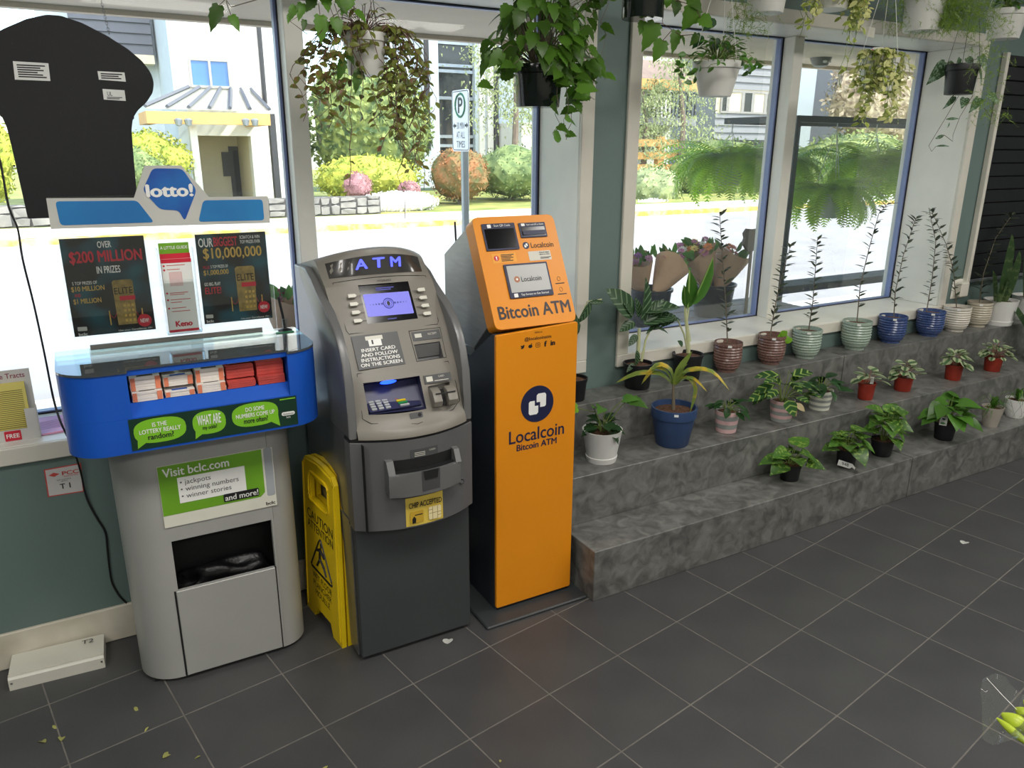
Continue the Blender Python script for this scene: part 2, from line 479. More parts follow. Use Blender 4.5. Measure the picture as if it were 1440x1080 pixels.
# slatted black board on the wall at right
m_slat = M('black_slat_board', (26, 27, 29), 0.45, var=0.2, scale=3)
m_groove = M('slat_groove_dark', (8, 8, 9), 0.6)
t = thing('slat_board', 'black slatted wall board with pale trim right of the windows', 'wall board', (5.25, W - 0.01, 0.885))
obj('backing', MB().box(4.6, 5.9, W - 0.012, W - 0.001, 0.885, 2.12), m_groove, t)
sm = None
z = 0.889
while z < 2.11:
    so = obj('slat', MB().box(4.605, 5.9, W - 0.028, W - 0.012, z, min(z + 0.0685, 2.118), 0.003), m_slat, t); z += 0.0735
obj('edge_trim', MB().box(4.572, 4.6, W - 0.032, W - 0.001, 0.865, 2.13, 0.003), m_cream, t)
obj('bottom_trim', MB().box(4.6, 5.9, W - 0.032, W - 0.001, 0.865, 0.885, 0.003), M('grey_metal_trim', (90, 96, 98), 0.4), t)
# outlet with plug adaptor
t = thing('wall_outlet', 'cream double wall outlet with box adaptor beside the blue pots', 'outlet', (4.53, W - 0.01, 0.83))
obj('cover_plate', MB().box(4.475, 4.585, W - 0.008, W - 0.001, 0.775, 0.89, 0.003), m_white, t)
obj('adaptor', MB().box(4.50, 4.575, W - 0.05, W - 0.008, 0.79, 0.875, 0.006), m_cream, t)
# ================================================================== LOTTERY STAND
m_silver = M('silver_grey_laminate', (172, 172, 168), 0.38, metal=0.15, var=0.04)
m_dkgap = M('dark_gap', (14, 14, 16), 0.7)
m_bag = M('black_bin_bag', (10, 10, 12), 0.4, bump=0.9, bscale=18, var=0.3)
m_blue = M('royal_blue_laminate', (24, 84, 186), 0.28, var=0.06, scale=3)
m_acr = glass_mat('clear_acrylic', (252, 254, 254), 0.8)
m_acr_edge = glass_mat('greenish_glass_top', (232, 246, 242), 1.3, haze=0.06)
m_metal = M('brushed_steel', (150, 150, 146), 0.35, metal=0.9, var=0.15, scale=30, stretch=(0.2, 1, 6))
m_pw = M('printed_white', (238, 238, 234), 0.5, var=0.02)
m_pk = M('printed_black', (22, 22, 24), 0.5, var=0.05)
m_green_dk = M('dark_green_print', (14, 52, 36), 0.4, var=0.1)
m_lime = M('lime_green_print', (124, 190, 40), 0.4, var=0.06)
m_grass = M('leaf_green_print', (112, 168, 40), 0.4, var=0.12, scale=4)
m_red = M('printed_red', (206, 36, 58), 0.45, var=0.05)
m_gold = M('printed_gold', (208, 172, 84), 0.4, var=0.15, scale=40)
m_teal = M('poster_dark_teal', (12, 18, 22), 0.3, col2=(18, 84, 98), scale=13, detail=1, lo=0.5, hi=0.72, coat=0.3)
m_lotto = M('lotto_blue_print', (34, 112, 176), 0.35, col2=(44, 138, 200), scale=3)
m_lotto2 = M('lotto_deep_blue', (28, 70, 160), 0.35, col2=(34, 110, 184), scale=7)
m_toppergrey = M('pale_grey_plastic', (196, 196, 190), 0.5)
m_cardred = M('red_slip_paper', (196, 74, 66), 0.7, var=0.1, scale=30)
m_cardwhite = M('white_slip_paper', (236, 228, 220), 0.7, var=0.05, scale=30)
m_pink = M('pink_paper', (226, 178, 220), 0.7)

def arc(cx, cy, r, a0, a1, n=8):
    return [(cx + r * math.cos(R(a0 + (a1 - a0) * i / n)), cy + r * math.sin(R(a0 + (a1 - a0) * i / n))) for i in range(n + 1)]
def vprism(name, plan, z0, z1, mat, parent, bev=0.0, smooth=True):
    return obj(name, MB().prism([(x, y, z0) for x, y in plan], (0, 0, z1 - z0), bev), mat, parent, smooth)

lot = thing('lottery_stand', 'blue and silver lottery play stand with glass top and waste opening', 'lottery stand', (0.257, 2.45, 0))
FY, BY = 2.305, 2.595
rr = 0.115
left = [(0.13, FY)] + arc(0.115, FY + rr, rr, 270, 180)[0:] + [(0.0, BY), (0.018, BY)] + arc(0.115, FY + rr, rr - 0.018, 180, 270) + [(0.13, FY + 0.018)]
vprism('side_shell', left, 0.012, 0.83, m_silver, lot)
r2 = 0.088
right = [(0.4328, FY)] + arc(0.515 - r2, FY + r2, r2, 274, 360) + [(0.515, BY), (0.497, BY)] + arc(0.515 - r2, FY + r2, r2 - 0.018, 360, 274) + [(0.4328, FY + 0.018)]
vprism('side_shell', right, 0.012, 0.83, m_silver, lot)
obj('front_panel', MB().box(0.13, 0.515 - 0.083, FY, FY + 0.018, 0.486, 0.83), m_silver, lot)
obj('jamb_strip', MB().box(0.4255, 0.4325, FY + 0.0005, FY + 0.018, 0.012, 0.486), m_silver, lot)
obj('waste_door', MB().box(0.124, 0.4225, FY - 0.003, FY + 0.014, 0.014, 0.316, 0.0015), m_silver, lot)
obj('door_gap', MB().box(0.118, 0.1235, FY - 0.0008, FY + 0.003, 0.012, 0.318), m_dkgap, lot)
obj('door_gap', MB().box(0.423, 0.4262, FY - 0.0008, FY + 0.003, 0.012, 0.318), m_dkgap, lot)
obj('bin_interior', MB().box(0.02, 0.495, FY + 0.12, BY - 0.01, 0.02, 0.8), m_dkgap, lot)
obj('bin_bag', MB().blob((0.28, FY + 0.075, 0.27), (0.145, 0.045, 0.085), 4, 0.25, 5), m_bag, lot, smooth='all')
obj('plinth', MB().box(0.03, 0.485, FY + 0.035, BY, 0.0, 0.013), m_dkgap, lot)
obj('rear_panel', MB().box(0.018, 0.497, BY - 0.012, BY, 0.012, 0.83), m_silver, lot)
# sign plate on the front
pl = Plane2((0, FY, 0), (1, 0, 0), (0, 0, 1))
sg = pl.plate('web_sign', pl.rect(0.118, 0.447, 0.535, 0.732), 0.0005, 0.004, M('sign_offwhite', (226, 224, 210), 0.4), lot, 0.0)
pl.plate('green_field', [(0.119, 0.574), (0.4, 0.574), (0.414, 0.588), (0.414, 0.731), (0.119, 0.731)], 0.004, 0.0048, m_grass, sg)
pl.plate('grey_field', rrect(0.4325, 0.652, 0.025, 0.16, 0.006), 0.004, 0.0047, M('sign_grey', (164, 170, 174), 0.4), sg)
pl.text(sg, 'Visit bclc.com', 0.224, 0.709, 0.185, 0.026, m_pw, 0.005, bold=0.02)
pl.plate('white_card', pl.rect(0.168, 0.36, 0.606, 0.688), 0.0048, 0.0056, m_pw, sg)
pl.text(sg, '\u2022 jackpots\n\u2022 winning numbers\n\u2022 winner stories', 0.257, 0.65, 0.165, 0.06, M('sign_text_grey', (84, 84, 86), 0.5), 0.0056, align='LEFT')
pl.plate('black_flag', rrect(0.343, 0.594, 0.105, 0.026, 0.004), 0.0056, 0.0062, m_pk, sg)
pl.text(sg, 'and more!', 0.344, 0.594, 0.098, 0.018, m_pw, 0.0064, bold=0.015)
pl.text(sg, 'bclc', 0.428, 0.547, 0.028, 0.011, m_pk, 0.0042, bold=0.02)
# blue housing
BX_0, BX_1, BF, BB, br = -0.09, 0.592, 2.19, 2.50, 0.10
full = arc(BX_0 + br, BF + br, br, 180, 270) + arc(BX_1 - br, BF + br, br, 270, 360) + [(BX_1, BB), (BX_0, BB)]
vprism('housing', full, 0.827, 0.925, m_blue, lot)
lf = arc(BX_0 + br, BF + br, br, 180, 270) + [(0.072, BF), (0.072, BB), (BX_0, BB)]
vprism('housing_cheek', lf, 0.9252, 1.051, m_blue, lot)
rf = [(0.497, BF)] + arc(BX_1 - br, BF + br, br, 270, 360) + [(BX_1, BB), (0.497, BB)]
vprism('housing_cheek', rf, 0.9252, 1.051, m_blue, lot)
obj('housing_back', MB().box(0.0722, 0.4968, BB - 0.05, BB, 0.9252, 1.051), m_blue, lot)
obj('slip_tray', MB().prism([(0.0722, BF + 0.004, 0.9252), (0.0722, BF + 0.038, 0.957), (0.0722, BB - 0.052, 0.957), (0.0722, BB - 0.052, 0.9252)], (0.4246, 0, 0)), m_blue, lot)
obj('slip_header', MB().box(0.0722, 0.4968, BF + 0.028, BF + 0.034, 1.036, 1.051), m_blue, lot)
gt = arc(BX_0 + br, BF + br - 0.004, br, 180, 270) + [(0.074, BF - 0.004), (0.078, BF + 0.024), (0.494, BF + 0.024), (0.498, BF - 0.004)] + arc(BX_1 - br, BF + br - 0.004, br, 270, 360) + [(BX_1, BB), (BX_0, BB)]
vprism('glass_top', gt, 1.0515, 1.0585, m_acr_edge, lot, smooth=False)
# speech bubble strip
pl = Plane2((0, BF, 0), (1, 0, 0), (0, 0, 1))
st = pl.plate('bubble_strip', pl.rect(0.06, 0.508, 0.8345, 0.9235), 0.0006, 0.002, m_green_dk, lot)
def bubble(cx, cz, w_, h_, tail, top, bot, tw):
    n = 26
    pts = []
    for i in range(n):
        a = 6.2832 * i / n
        sx, sz = math.cos(a), math.sin(a)
        pts.append((cx + w_ / 2 * math.copysign(abs(sx) ** 0.75, sx), cz + h_ / 2 * math.copysign(abs(sz) ** 0.75, sz)))
    b = pl.plate('speech_bubble', pts, 0.002, 0.0028, m_lime, st)
    pl.plate('bubble_tail', [(tail[0], tail[1]), (tail[0] + 0.04 * tail[2], cz - h_ * 0.28), (tail[0] + 0.004 * tail[2], cz - h_ * 0.05)][:: 1 if tail[2] > 0 else -1], 0.002, 0.0025, m_lime, st)
    pl.text(st, top, cx, cz + h_ * 0.13, tw, h_ * 0.42, m_pw, 0.003, bold=0.02)
    pl.text(st, bot, cx, cz - h_ * 0.23, tw * 0.62, h_ * 0.22, m_pk, 0.003, bold=0.02)
bubble(0.135, 0.883, 0.132, 0.07, (0.074, 0.838, 1), 'IS THE\nLOTTERY REALLY', 'random?', 0.104)
bubble(0.262, 0.883, 0.088, 0.068, (0.221, 0.839, 1), 'WHAT ARE', 'my odds?', 0.062)
bubble(0.388, 0.885, 0.13, 0.07, (0.455, 0.838, -1), 'DO SOME\nNUMBERS COME UP', 'more often?', 0.108)
pl.plate('badge', rrect(0.481, 0.872, 0.038, 0.011, 0.005), 0.002, 0.0026, m_pw, st)
pl.text(st, 'GameSense', 0.481, 0.872, 0.03, 0.006, m_green_dk, 0.0027)
pl.text(st, 'bclc', 0.481, 0.861, 0.012, 0.006, m_pw, 0.0022)
pl.lines(st, 0.482, 0.917, 0.045, 0.006, 1, m_lime, 0.002)
# slips in the tray: two rows of five stacks
rows = [(0.958, 0.985, 0.044), (0.9855, 1.024, 0.052)]
cols = ['far left', 'second from the left', 'middle', 'second from the right', 'far right']
for ri, (z0, z1, dy) in enumerate(rows):
    for ci in range(5):
        x0 = 0.08 + ci * 0.083
        red = ci > 2
        zt = z1 - (0.006 if ci in (1,) else 0.0) - 0.004 * (ci % 2)
        t = thing('play_slip_stack', '%s play slips, %s stack in the %s row of the tray' % ('red' if red else 'white', cols[ci], ['lower', 'upper'][ri]), 'play slips', (x0 + 0.038, 2.3, z0), 'play slip stacks in the blue tray')
        y0 = BF + dy - 0.004 + 0.003 * (ci % 2) - 0.004 * (1 - ri)
        n = 4
        for q in range(n):
            j = random.uniform(-0.0012, 0.0012)
            za, zb = z0 + (zt - z0) * q / n, z0 + (zt - z0) * (q + 1) / n
            obj('slip_bundle', MB().box(x0 + j, x0 + 0.076 + j, y0 + abs(j) * 2, y0 + 0.15, za, zb - 0.0006), m_cardred if red else m_cardwhite, t)
        pl2 = Plane2((0, y0, 0), (1, 0, 0), (0, 0, 1))
        if not red:
            pl2.plate('slip_print', pl2.rect(x0 + 0.001, x0 + 0.012, z0 + 0.001, zt - 0.002), 0.0003, 0.0006, M('slip_orange', (224, 130, 96), 0.6), t)
            pl2.plate('slip_print', pl2.rect(x0 + 0.062, x0 + 0.075, z0 + 0.001, zt - 0.002), 0.0003, 0.0006, MATS['slip_orange'], t)
            top = Plane2((0, 0, zt - 0.0005), (1, 0, 0), (0, 1, 0))
            top.plate('slip_print', top.rect(x0 + 0.018, x0 + 0.058, y0 + 0.008, y0 + 0.02), 0.0002, 0.0006, m_pk if ci != 1 else m_blue, t)
# pale cards, in place of paper stacks, added to brighten the glass top
for ci, (x0, x1, mt, lab) in enumerate(((0.085, 0.2, m_cardwhite, 'left'), (0.212, 0.325, m_pw, 'middle'), (0.337, 0.485, m_cardwhite, 'right'))):
    t = thing('added_pale_card', 'pale card added under the glass top to brighten it, %s of three' % lab, 'card', ((x0 + x1) / 2, 2.4, 1.0245), 'pale cards added under the glass top')
    cd = obj('card', MB().box(x0, x1, BF + 0.07, BB - 0.056, 1.0245, 1.03), mt, t)
    for q in range(4): obj('card_band', MB().box(x0 + 0.006, x1 - 0.006, BF + 0.08 + q * 0.042, BF + 0.095 + q * 0.042, 1.0301, 1.0304), [m_lotto, m_cardred, m_lotto, m_toppergrey][(q + ci) % 4], cd)
# acrylic back board and hinge
AY = 2.482
obj('acrylic_board', MB().box(-0.045, 0.535, AY + 0.004, AY + 0.008, 1.0595, 1.49), m_acr, lot)
hg = obj('hinge', MB().box(0.0, 0.485, AY - 0.012, AY - 0.009, 1.0592, 1.074).box(0.0, 0.485, AY - 0.012, AY + 0.0035, 1.0588, 1.0605), m_metal, lot)
for i in range(7):
    obj('hinge_screw', MB().lathe([(0, 0.0015), (0.003, 0.001), (0.0035, 0)], (0.04 + i * 0.067, AY - 0.005, 1.0607), 10), m_metal, hg)
# topper
pl = Plane2((0, AY, 0), (1, 0, 0), (0, 0, 1))
def rnd(pts, r=0.006, n=3):
    """round the corners of a 2-D outline"""
    out = []
    for i, p in enumerate(pts):
        p = V(p); a = V(pts[i - 1]) - p; b = V(pts[(i + 1) % len(pts)]) - p
        q = min(r, a.length * 0.45, b.length * 0.45)
        s0, s1 = p + a.normalized() * q, p + b.normalized() * q
        for k_ in range(n + 1):
            f = k_ / n
            out.append(tuple(s0 * (1 - f) ** 2 + p * 2 * f * (1 - f) + s1 * f * f))
    return out
tp = pl.plate('topper_sign', [(-0.048, 1.405), (0.54, 1.397), (0.54, 1.477), (0.37, 1.4795), (0.303, 1.570), (0.206, 1.570), (0.168, 1.4825), (-0.047, 1.487)], -0.003, 0.002, m_toppergrey, lot)
pl.plate('topper_panel', rnd([(-0.024, 1.414), (0.212, 1.4125), (0.175, 1.475), (-0.027, 1.4785)], 0.01), 0.002, 0.0028, m_lotto, tp)
pl.plate('topper_panel', rnd([(0.332, 1.409), (0.523, 1.406), (0.523, 1.4685), (0.352, 1.4705)], 0.01), 0.002, 0.0028, m_lotto, tp)
pl.plate('topper_badge', rnd([(0.232, 1.448), (0.282, 1.444), (0.2945, 1.412), (0.337, 1.5), (0.305, 1.561), (0.226, 1.563), (0.193, 1.503)], 0.012), 0.002, 0.003, m_lotto2, tp)
pl.text(tp, 'lotto!', 0.264, 1.501, 0.122, 0.034, m_pw, 0.0032, bold=0.045)

# posters in clear sleeves on the acrylic board
def poster(name, label, x0, x1, z0, z1):
    t = thing(name, label, 'poster', ((x0 + x1) / 2, AY, z0))
    obj('sheet', MB().box(x0, x1, AY - 0.003, AY - 0.002, z0, z1), m_teal, t)
    obj('sleeve', MB().box(x0 - 0.006, x1 + 0.006, AY - 0.006, AY - 0.0045, z0 - 0.006, z1 + 0.006), m_acr, t)
    return t, Plane2((0, AY - 0.0032, 0), (1, 0, 0), (0, 0, 1))
def tower(t, p, x, z0, s):
    pts = [(x - 0.024 * s, z0), (x + 0.024 * s, z0), (x + 0.026 * s, z0 + 0.12 * s), (x + 0.02 * s, z0 + 0.125 * s), (x - 0.02 * s, z0 + 0.125 * s), (x - 0.026 * s, z0 + 0.12 * s)]
    b = p.plate('gold_tower', pts, 0.0002, 0.0005, M('poster_bronze', (128, 108, 58), 0.4, col2=(178, 150, 84), scale=60), t)
    p.text(b, 'ELITE', x, z0 + 0.095 * s, 0.045 * s, 0.018 * s, m_pk, 0.0006)
    p.plate('red_band', p.rect(x - 0.012 * s, x + 0.027 * s, z0 + 0.068 * s, z0 + 0.08 * s), 0.0005, 0.0007, m_red, b)
    for i in range(4):
        for j in range(3):
            p.plate('gold_window', p.rect(x - 0.005 * s + j * 0.01 * s, x + 0.001 * s + j * 0.01 * s, z0 + 0.008 * s + i * 0.014 * s, z0 + 0.015 * s + i * 0.014 * s), 0.0005, 0.0007, m_gold, b)
    for sx in (-0.042, 0.04):
        p.plate('rope_post', p.rect(x + sx * s - 0.0015, x + sx * s + 0.0015, z0 + 0.002, z0 + 0.042 * s), 0.0002, 0.0005, m_gold, t)
    for k_ in (-1, 1):
        x_a = x + (-0.042 if k_ < 0 else 0.04) * s
        mbr = MB().tube([p.p(x_a + (x + 0.024 * s * k_ - x_a) * f, z0 + 0.036 * s - 0.03 * s * f * (1 - f) * 2, 0.0006) for f in (0, .25, .5, .75, 1)], 0.0006, 4)
        obj('rope', mbr, m_red, t)
t, p = poster('lottery_poster', 'dark poster advertising over 200 million dollars in prizes', -0.034, 0.179, 1.1, 1.377)
p.text(t, 'OVER', 0.075, 1.357, 0.035, 0.018, m_pw, bold=0.02)
p.text(t, '$200 MILLION', 0.076, 1.322, 0.183, 0.036, m_red, bold=0.03)
p.text(t, 'IN PRIZES', 0.077, 1.286, 0.06, 0.02, m_pw, bold=0.02)
p.text(t, '5 TOP PRIZES OF', 0.012, 1.252, 0.062, 0.009, m_pw, bold=0.01)
p.text(t, '$10 MILLION', 0.018, 1.235, 0.083, 0.016, m_gold, bold=0.02)
p.text(t, 'AND', -0.01, 1.218, 0.016, 0.009, m_red, bold=0.02)
p.text(t, '$1 MILLION', 0.012, 1.2, 0.07, 0.016, m_gold, bold=0.02)
tower(t, p, 0.107, 1.123, 1.05)
p.plate('red_disc', circ(0.152, 1.13, 0.019), 0.0008, 0.0011, m_red, t); p.text(t, 'NEW!', 0.152, 1.13, 0.022, 0.012, m_pw, 0.0012, bold=0.02)
p.text(t, 'bclc', -0.012, 1.106, 0.022, 0.008, m_pw, bold=0.02); p.text(t, 'Use your GameSense 19+', 0.125, 1.106, 0.09, 0.007, m_pw)
p.plate('logo_cards', rnd([(-0.024, 1.116), (0.0, 1.115), (0.0, 1.127), (-0.024, 1.128)], 0.002), 0.0003, 0.0006, m_toppergrey, t)
t, p = poster('lottery_poster', 'dark poster advertising the biggest 10,000,000 dollar scratch prize', 0.317, 0.522, 1.1, 1.372)
p.text(t, 'OUR', 0.345, 1.347, 0.04, 0.026, m_pw, bold=0.02)
p.text(t, 'BIGGEST', 0.402, 1.348, 0.068, 0.027, m_red, bold=0.02)
p.text(t, 'SCRATCH & WIN\nTOP PRIZES EVER', 0.474, 1.351, 0.06, 0.024, m_pw, bold=0.01)
p.text(t, '$10,000,000', 0.42, 1.312, 0.17, 0.036, m_gold, bold=0.02)
p.text(t, 'PLUS', 0.34, 1.273, 0.018, 0.009, m_red, bold=0.01); p.text(t, '5 TOP PRIZES OF', 0.377, 1.274, 0.05, 0.009, m_pw, bold=0.01)
p.text(t, '$1,000,000', 0.366, 1.256, 0.072, 0.017, m_gold, bold=0.02)
p.text(t, 'GO BIG. PLAY', 0.352, 1.222, 0.046, 0.01, m_pw, bold=0.02)
p.text(t, 'ELITE!', 0.352, 1.202, 0.046, 0.02, m_red, bold=0.02)
tower(t, p, 0.45, 1.13, 1.12)
p.plate('red_disc', circ(0.498, 1.138, 0.018), 0.0008, 0.0011, m_red, t); p.text(t, 'NEW!', 0.498, 1.138, 0.021, 0.012, m_pw, 0.0012, bold=0.02)
p.text(t, 'bclc', 0.334, 1.108, 0.02, 0.008, m_pw, bold=0.02); p.text(t, 'Use your GameSense 19+', 0.468, 1.106, 0.085, 0.007, m_pw)
p.plate('logo_cards', rnd([(0.323, 1.118), (0.344, 1.117), (0.344, 1.128), (0.323, 1.129)], 0.002), 0.0003, 0.0006, m_toppergrey, t)
# leaflet holder between the posters
t = thing('leaflet_holder', 'clear leaflet pocket holding white and red game guides between the posters', 'leaflet holder', (0.26, 2.455, 1.088))
mb = MB().box(0.205, 0.208, 2.43, 2.478, 1.088, 1.34).box(0.3, 0.303, 2.43, 2.478, 1.088, 1.34).box(0.208, 0.3, 2.43, 2.433, 1.088, 1.25).box(0.208, 0.3, 2.433, 2.478, 1.088, 1.091)
obj('pocket', mb, m_acr, t)
for i, (dz, mt, yy) in enumerate(((0.262, m_grass, 2.462), (0.232, m_red, 2.452), (0.218, m_pw, 2.443))):
    lf_ = obj('leaflet', MB().box(0.213, 0.295, yy, yy + 0.004, 1.0915, 1.0915 + dz), mt, t)
    p = Plane2((0, yy, 0), (1, 0, 0), (0, 0, 1))
    if i == 0: p.text(lf_, 'A LITTLE GUIDE', 0.254, 1.34, 0.074, 0.009, m_pw, bold=0.01)
    if i == 2:
        p.plate('red_band', p.rect(0.213, 0.295, 1.298, 1.3095), 0.0003, 0.0006, m_red, lf_); p.plate('red_band', p.rect(0.213, 0.295, 1.0925, 1.1), 0.0003, 0.0006, m_red, lf_)
        p.text(lf_, 'Keno', 0.255, 1.117, 0.045, 0.016, m_red, bold=0.05)
        mb = MB()
        for a in range(10):
            for b in range(8): q = p.p(0.232 + b * 0.0045, 1.232 + a * 0.0042, 0.0004); mb.obox(q, p.ex, p.ey, p.n, 0.0012, 0.0011, 0.0001)
        obj('number_grid', mb, m_red, lf_)
        for zz in (1.29, 1.278, 1.21, 1.19, 1.165): p.plate('bullet', circ(0.219, zz, 0.003, 10), 0.0003, 0.0006, m_red, lf_)
        for zz, w_ in ((1.291, 0.05), (1.279, 0.035), (1.21, 0.05), (1.205, 0.04), (1.19, 0.055), (1.182, 0.03), (1.165, 0.04), (1.155, 0.05)): p.plate('print_line', p.rect(0.226, 0.226 + w_, zz - 0.001, zz + 0.001), 0.0003, 0.0005, m_cardred, lf_)
# pen on a coil
t = thing('tethered_pen', 'black tethered counter pen standing in its holder on the glass top', 'pen', (0.555, 2.46, 1.059))
pc = V((0.553, 2.455, 1.0587))
obj('base', MB().lathe([(0, 0), (0.022, 0), (0.022, 0.003), (0.008, 0.008), (0, 0.008)], pc, 18), m_pk, t)
obj('base_pad', MB().box(pc.x - 0.035, pc.x + 0.02, pc.y - 0.03, pc.y - 0.021, pc.z, pc.z + 0.003), M('green_pad', (40, 120, 80), 0.5), t)
obj('pen_body', MB().tube([pc + V((0, 0, 0.006)), pc + V((-0.004, 0.002, 0.05)), pc + V((-0.012, 0.005, 0.11))], 0.004, 8), m_pk, t, True)
cp = [pc + V((0.007 * math.cos(i * 0.9), 0.007 * math.sin(i * 0.9), 0.006 + i * 0.0007)) for i in range(50)]
obj('coil', MB().tube(cp, 0.001, 4), m_metal, t)

# ================================================================== LEFT OF THE STAND
# black die-cut sign seen from behind, hanging in the window
YS = 2.80
out = [(0, 18), (25, 16.5), (55, 17), (85, 22), (115, 32), (150, 50), (180, 69), (200, 86), (212, 102), (216.5, 116), (215, 130), (206, 144), (194, 155), (187, 166), (185, 182), (187, 210), (190, 245), (193, 285)]
R_ = [ony(x, y, YS) for x, y in out]
cx = (ony(8, 170, YS).x + ony(186, 190, YS).x) / 2
zb = ony(31, 308, YS).z
rp_ = [(p.x, p.z) for p in R_ if p.x > cx]
rp_[-1] = (rp_[-1][0], zb)
lp_ = [(2 * cx - x, z_) for x, z_ in rp_][::-1]
ol = rnd(rp_ + lp_, 0.006, 2)
m_foam = M('matt_black_back_panel', (17, 17, 20), 0.6, var=0.1, scale=20, bump=0.05, bscale=200)
t = thing('hanging_sign', 'black bread-loaf shaped sign seen from behind, hanging in the window', 'sign', (cx, YS, zb))
obj('board', MB().prism([(x, YS, z_) for x, z_ in ol], (0, 0.035, 0), 0.003), m_foam, t)
p = Plane2((0, YS, 0), (1, 0, 0), (0, 0, 1))
def sticker(px, lines):
    q = [ony(x, y, YS) for x, y in px]
    o_ = p.plate('sticker', [(a.x, a.z) for a in q], 0.0004, 0.001, m_pw, t)
    c_ = sum(q, V()) / 4; ww = (q[1] - q[0]).length; hh = (q[3] - q[0]).length
    if lines == 'UL': p.text(o_, 'UL', c_.x - 0.012, c_.z + hh * 0.1, 0.014, 0.012, m_pk, 0.0012); p.lines(o_, c_.x, c_.z - hh * 0.3, ww * 0.7, hh * 0.25, 2, m_pk, 0.001)
    else: p.lines(o_, c_.x, c_.z, ww * 0.8, hh * 0.75, lines, m_pk, 0.001)
sticker([(18, 86), (68, 89), (71, 114), (21, 112)], 6)
sticker([(137, 100), (175, 102), (177, 115), (139, 112)], 3)
sticker([(144, 125), (175, 127), (177, 142), (146, 140)], 'UL')
for x, y in ((17, 61), (62, 25), (106, 111), (85, 158), (186, 160), (208, 102), (96, 233), (187, 233), (4, 150), (20, 233), (153, 53)):
    q = ony(x, y, YS); p.plate('screw', circ(q.x, q.z, 0.003, 8), 0.0002, 0.002, m_black, t)
a = ony(154, 47, YS)
mb = MB()
n = 24
top = V((a.x - 0.02, YS + 0.015, 2.15))
for i in range(n):
    c0 = a.lerp(top, (i + 0.5) / n); c0.y = YS + 0.015
    d = (top - a).normalized(); s_ = V((1, 0, 0)) if i % 2 else V((0, 1, 0)); L = (top - a).length / n * 0.62
    mb.tube([c0 + d * (L * math.cos(q)) + s_ * (0.0035 * math.sin(q)) for q in [6.2832 * e / 8 for e in range(8)]], 0.0009, 4, closed=True)
obj('chain', mb, m_metal, t)
# leaflet rack on the sill
yq = 2.70
def xz(x, y, yy=yq): q = ony(x, y, yy); return q.x, q.z
t = thing('leaflet_stand', 'grey cardboard stand of yellow religious tracts marked FREE on the sill', 'leaflet stand', (-0.29, yq, SILL))
x1 = xz(47, 560)[0]; x0 = x1 - 0.155
z1 = xz(30, 527)[1]
m_cardgrey = M('pale_grey_card', (206, 204, 198), 0.6)
obj('back_card', MB().box(x0, x1, yq + 0.035, yq + 0.038, SILL, z1 + 0.01), m_cardgrey, t)
obj('side_card', MB().prism([(x1, yq, SILL), (x1, yq + 0.0355, SILL), (x1, yq + 0.0355, SILL + 0.10), (x1, yq, SILL + 0.09)], (0.002, 0, 0)), m_cardgrey, t)
fr_ = obj('front_card', MB().box(x0, x1, yq - 0.002, yq, SILL, SILL + 0.038).box(x1 - 0.03, x1, yq - 0.002, yq, SILL + 0.038, SILL + 0.1), m_cardgrey, t)
p = Plane2((0, yq - 0.002, 0), (1, 0, 0), (0, 0, 1))
xm = xz(17, 605)[0]
pf = p.plate('free_panel', rnd([(xm - 0.022, SILL + 0.003), (xm + 0.022, SILL + 0.003), (xm + 0.022, SILL + 0.035), (xm - 0.022, SILL + 0.035)], 0.003), 0.0003, 0.0008, m_red, fr_)
p.text(fr_, 'FREE', xm, SILL + 0.019, 0.034, 0.013, m_pw, 0.001, bold=0.02)
m_yel = M('pale_yellow_paper', (222, 208, 112), 0.7, var=0.05)
yl = obj('tract', MB().box(x0 + 0.01, x1 - 0.018, yq + 0.012, yq + 0.03, SILL + 0.006, z1 - 0.028), m_yel, t)
p2 = Plane2((0, yq + 0.012, 0), (1, 0, 0), (0, 0, 1))
mb = MB()
zz = z1 - 0.05
while zz > SILL + 0.03:
    q = p2.p((x0 + x1) / 2 - 0.004, zz, 0.0004); mb.obox(q, p2.ex, p2.ey, p2.n, 0.055, 0.0011, 0.0001); zz -= 0.0062
obj('print_lines', mb, M('brown_ink', (120, 112, 60), 0.7), yl)
p3_ = Plane2((0, yq + 0.035, 0), (1, 0, 0), (0, 0, 1))
p3_.text(t, 'Bible Tracts', x1 - 0.062, z1 - 0.008, 0.095, 0.016, M('maroon_ink', (140, 40, 70), 0.6), bold=0.01)
# pink pamphlet and white slip lying on the sill
t = thing('pamphlet', 'pink printed pamphlet lying on the window sill', 'pamphlet', (-0.1, 2.72, SILL))
q = [onz(x, y, SILL + 0.002) for x, y in ((50, 588), (59, 612.5), (105, 604.5), (90, 583))]
obj('sheet', MB().prism([v + V((0, 0, -0.0015)) for v in q], (0, 0, 0.002)), m_pink, t)
e1 = (q[2] - q[1]).normalized()
obj('red_edge', MB().prism([q[1] + V((0, 0, 0.0006)), q[2] + V((0, 0, 0.0006)), q[2] + V((0, 0.012, 0.0006)), q[1] + V((0, 0.012, 0.0006))], (0, 0, 0.0006)), m_red, t)
mb = MB()
for i in range(7):
    c_ = (q[0] + q[1] + q[2] + q[3]) / 4 + V((0, -0.035 + i * 0.013, 0.0009)); mb.obox(c_, e1, V((-e1.y, e1.x, 0)), V((0, 0, 1)), 0.045, 0.0015, 0.0002)
obj('print_lines', mb, M('mauve_ink', (176, 130, 180), 0.7), t)
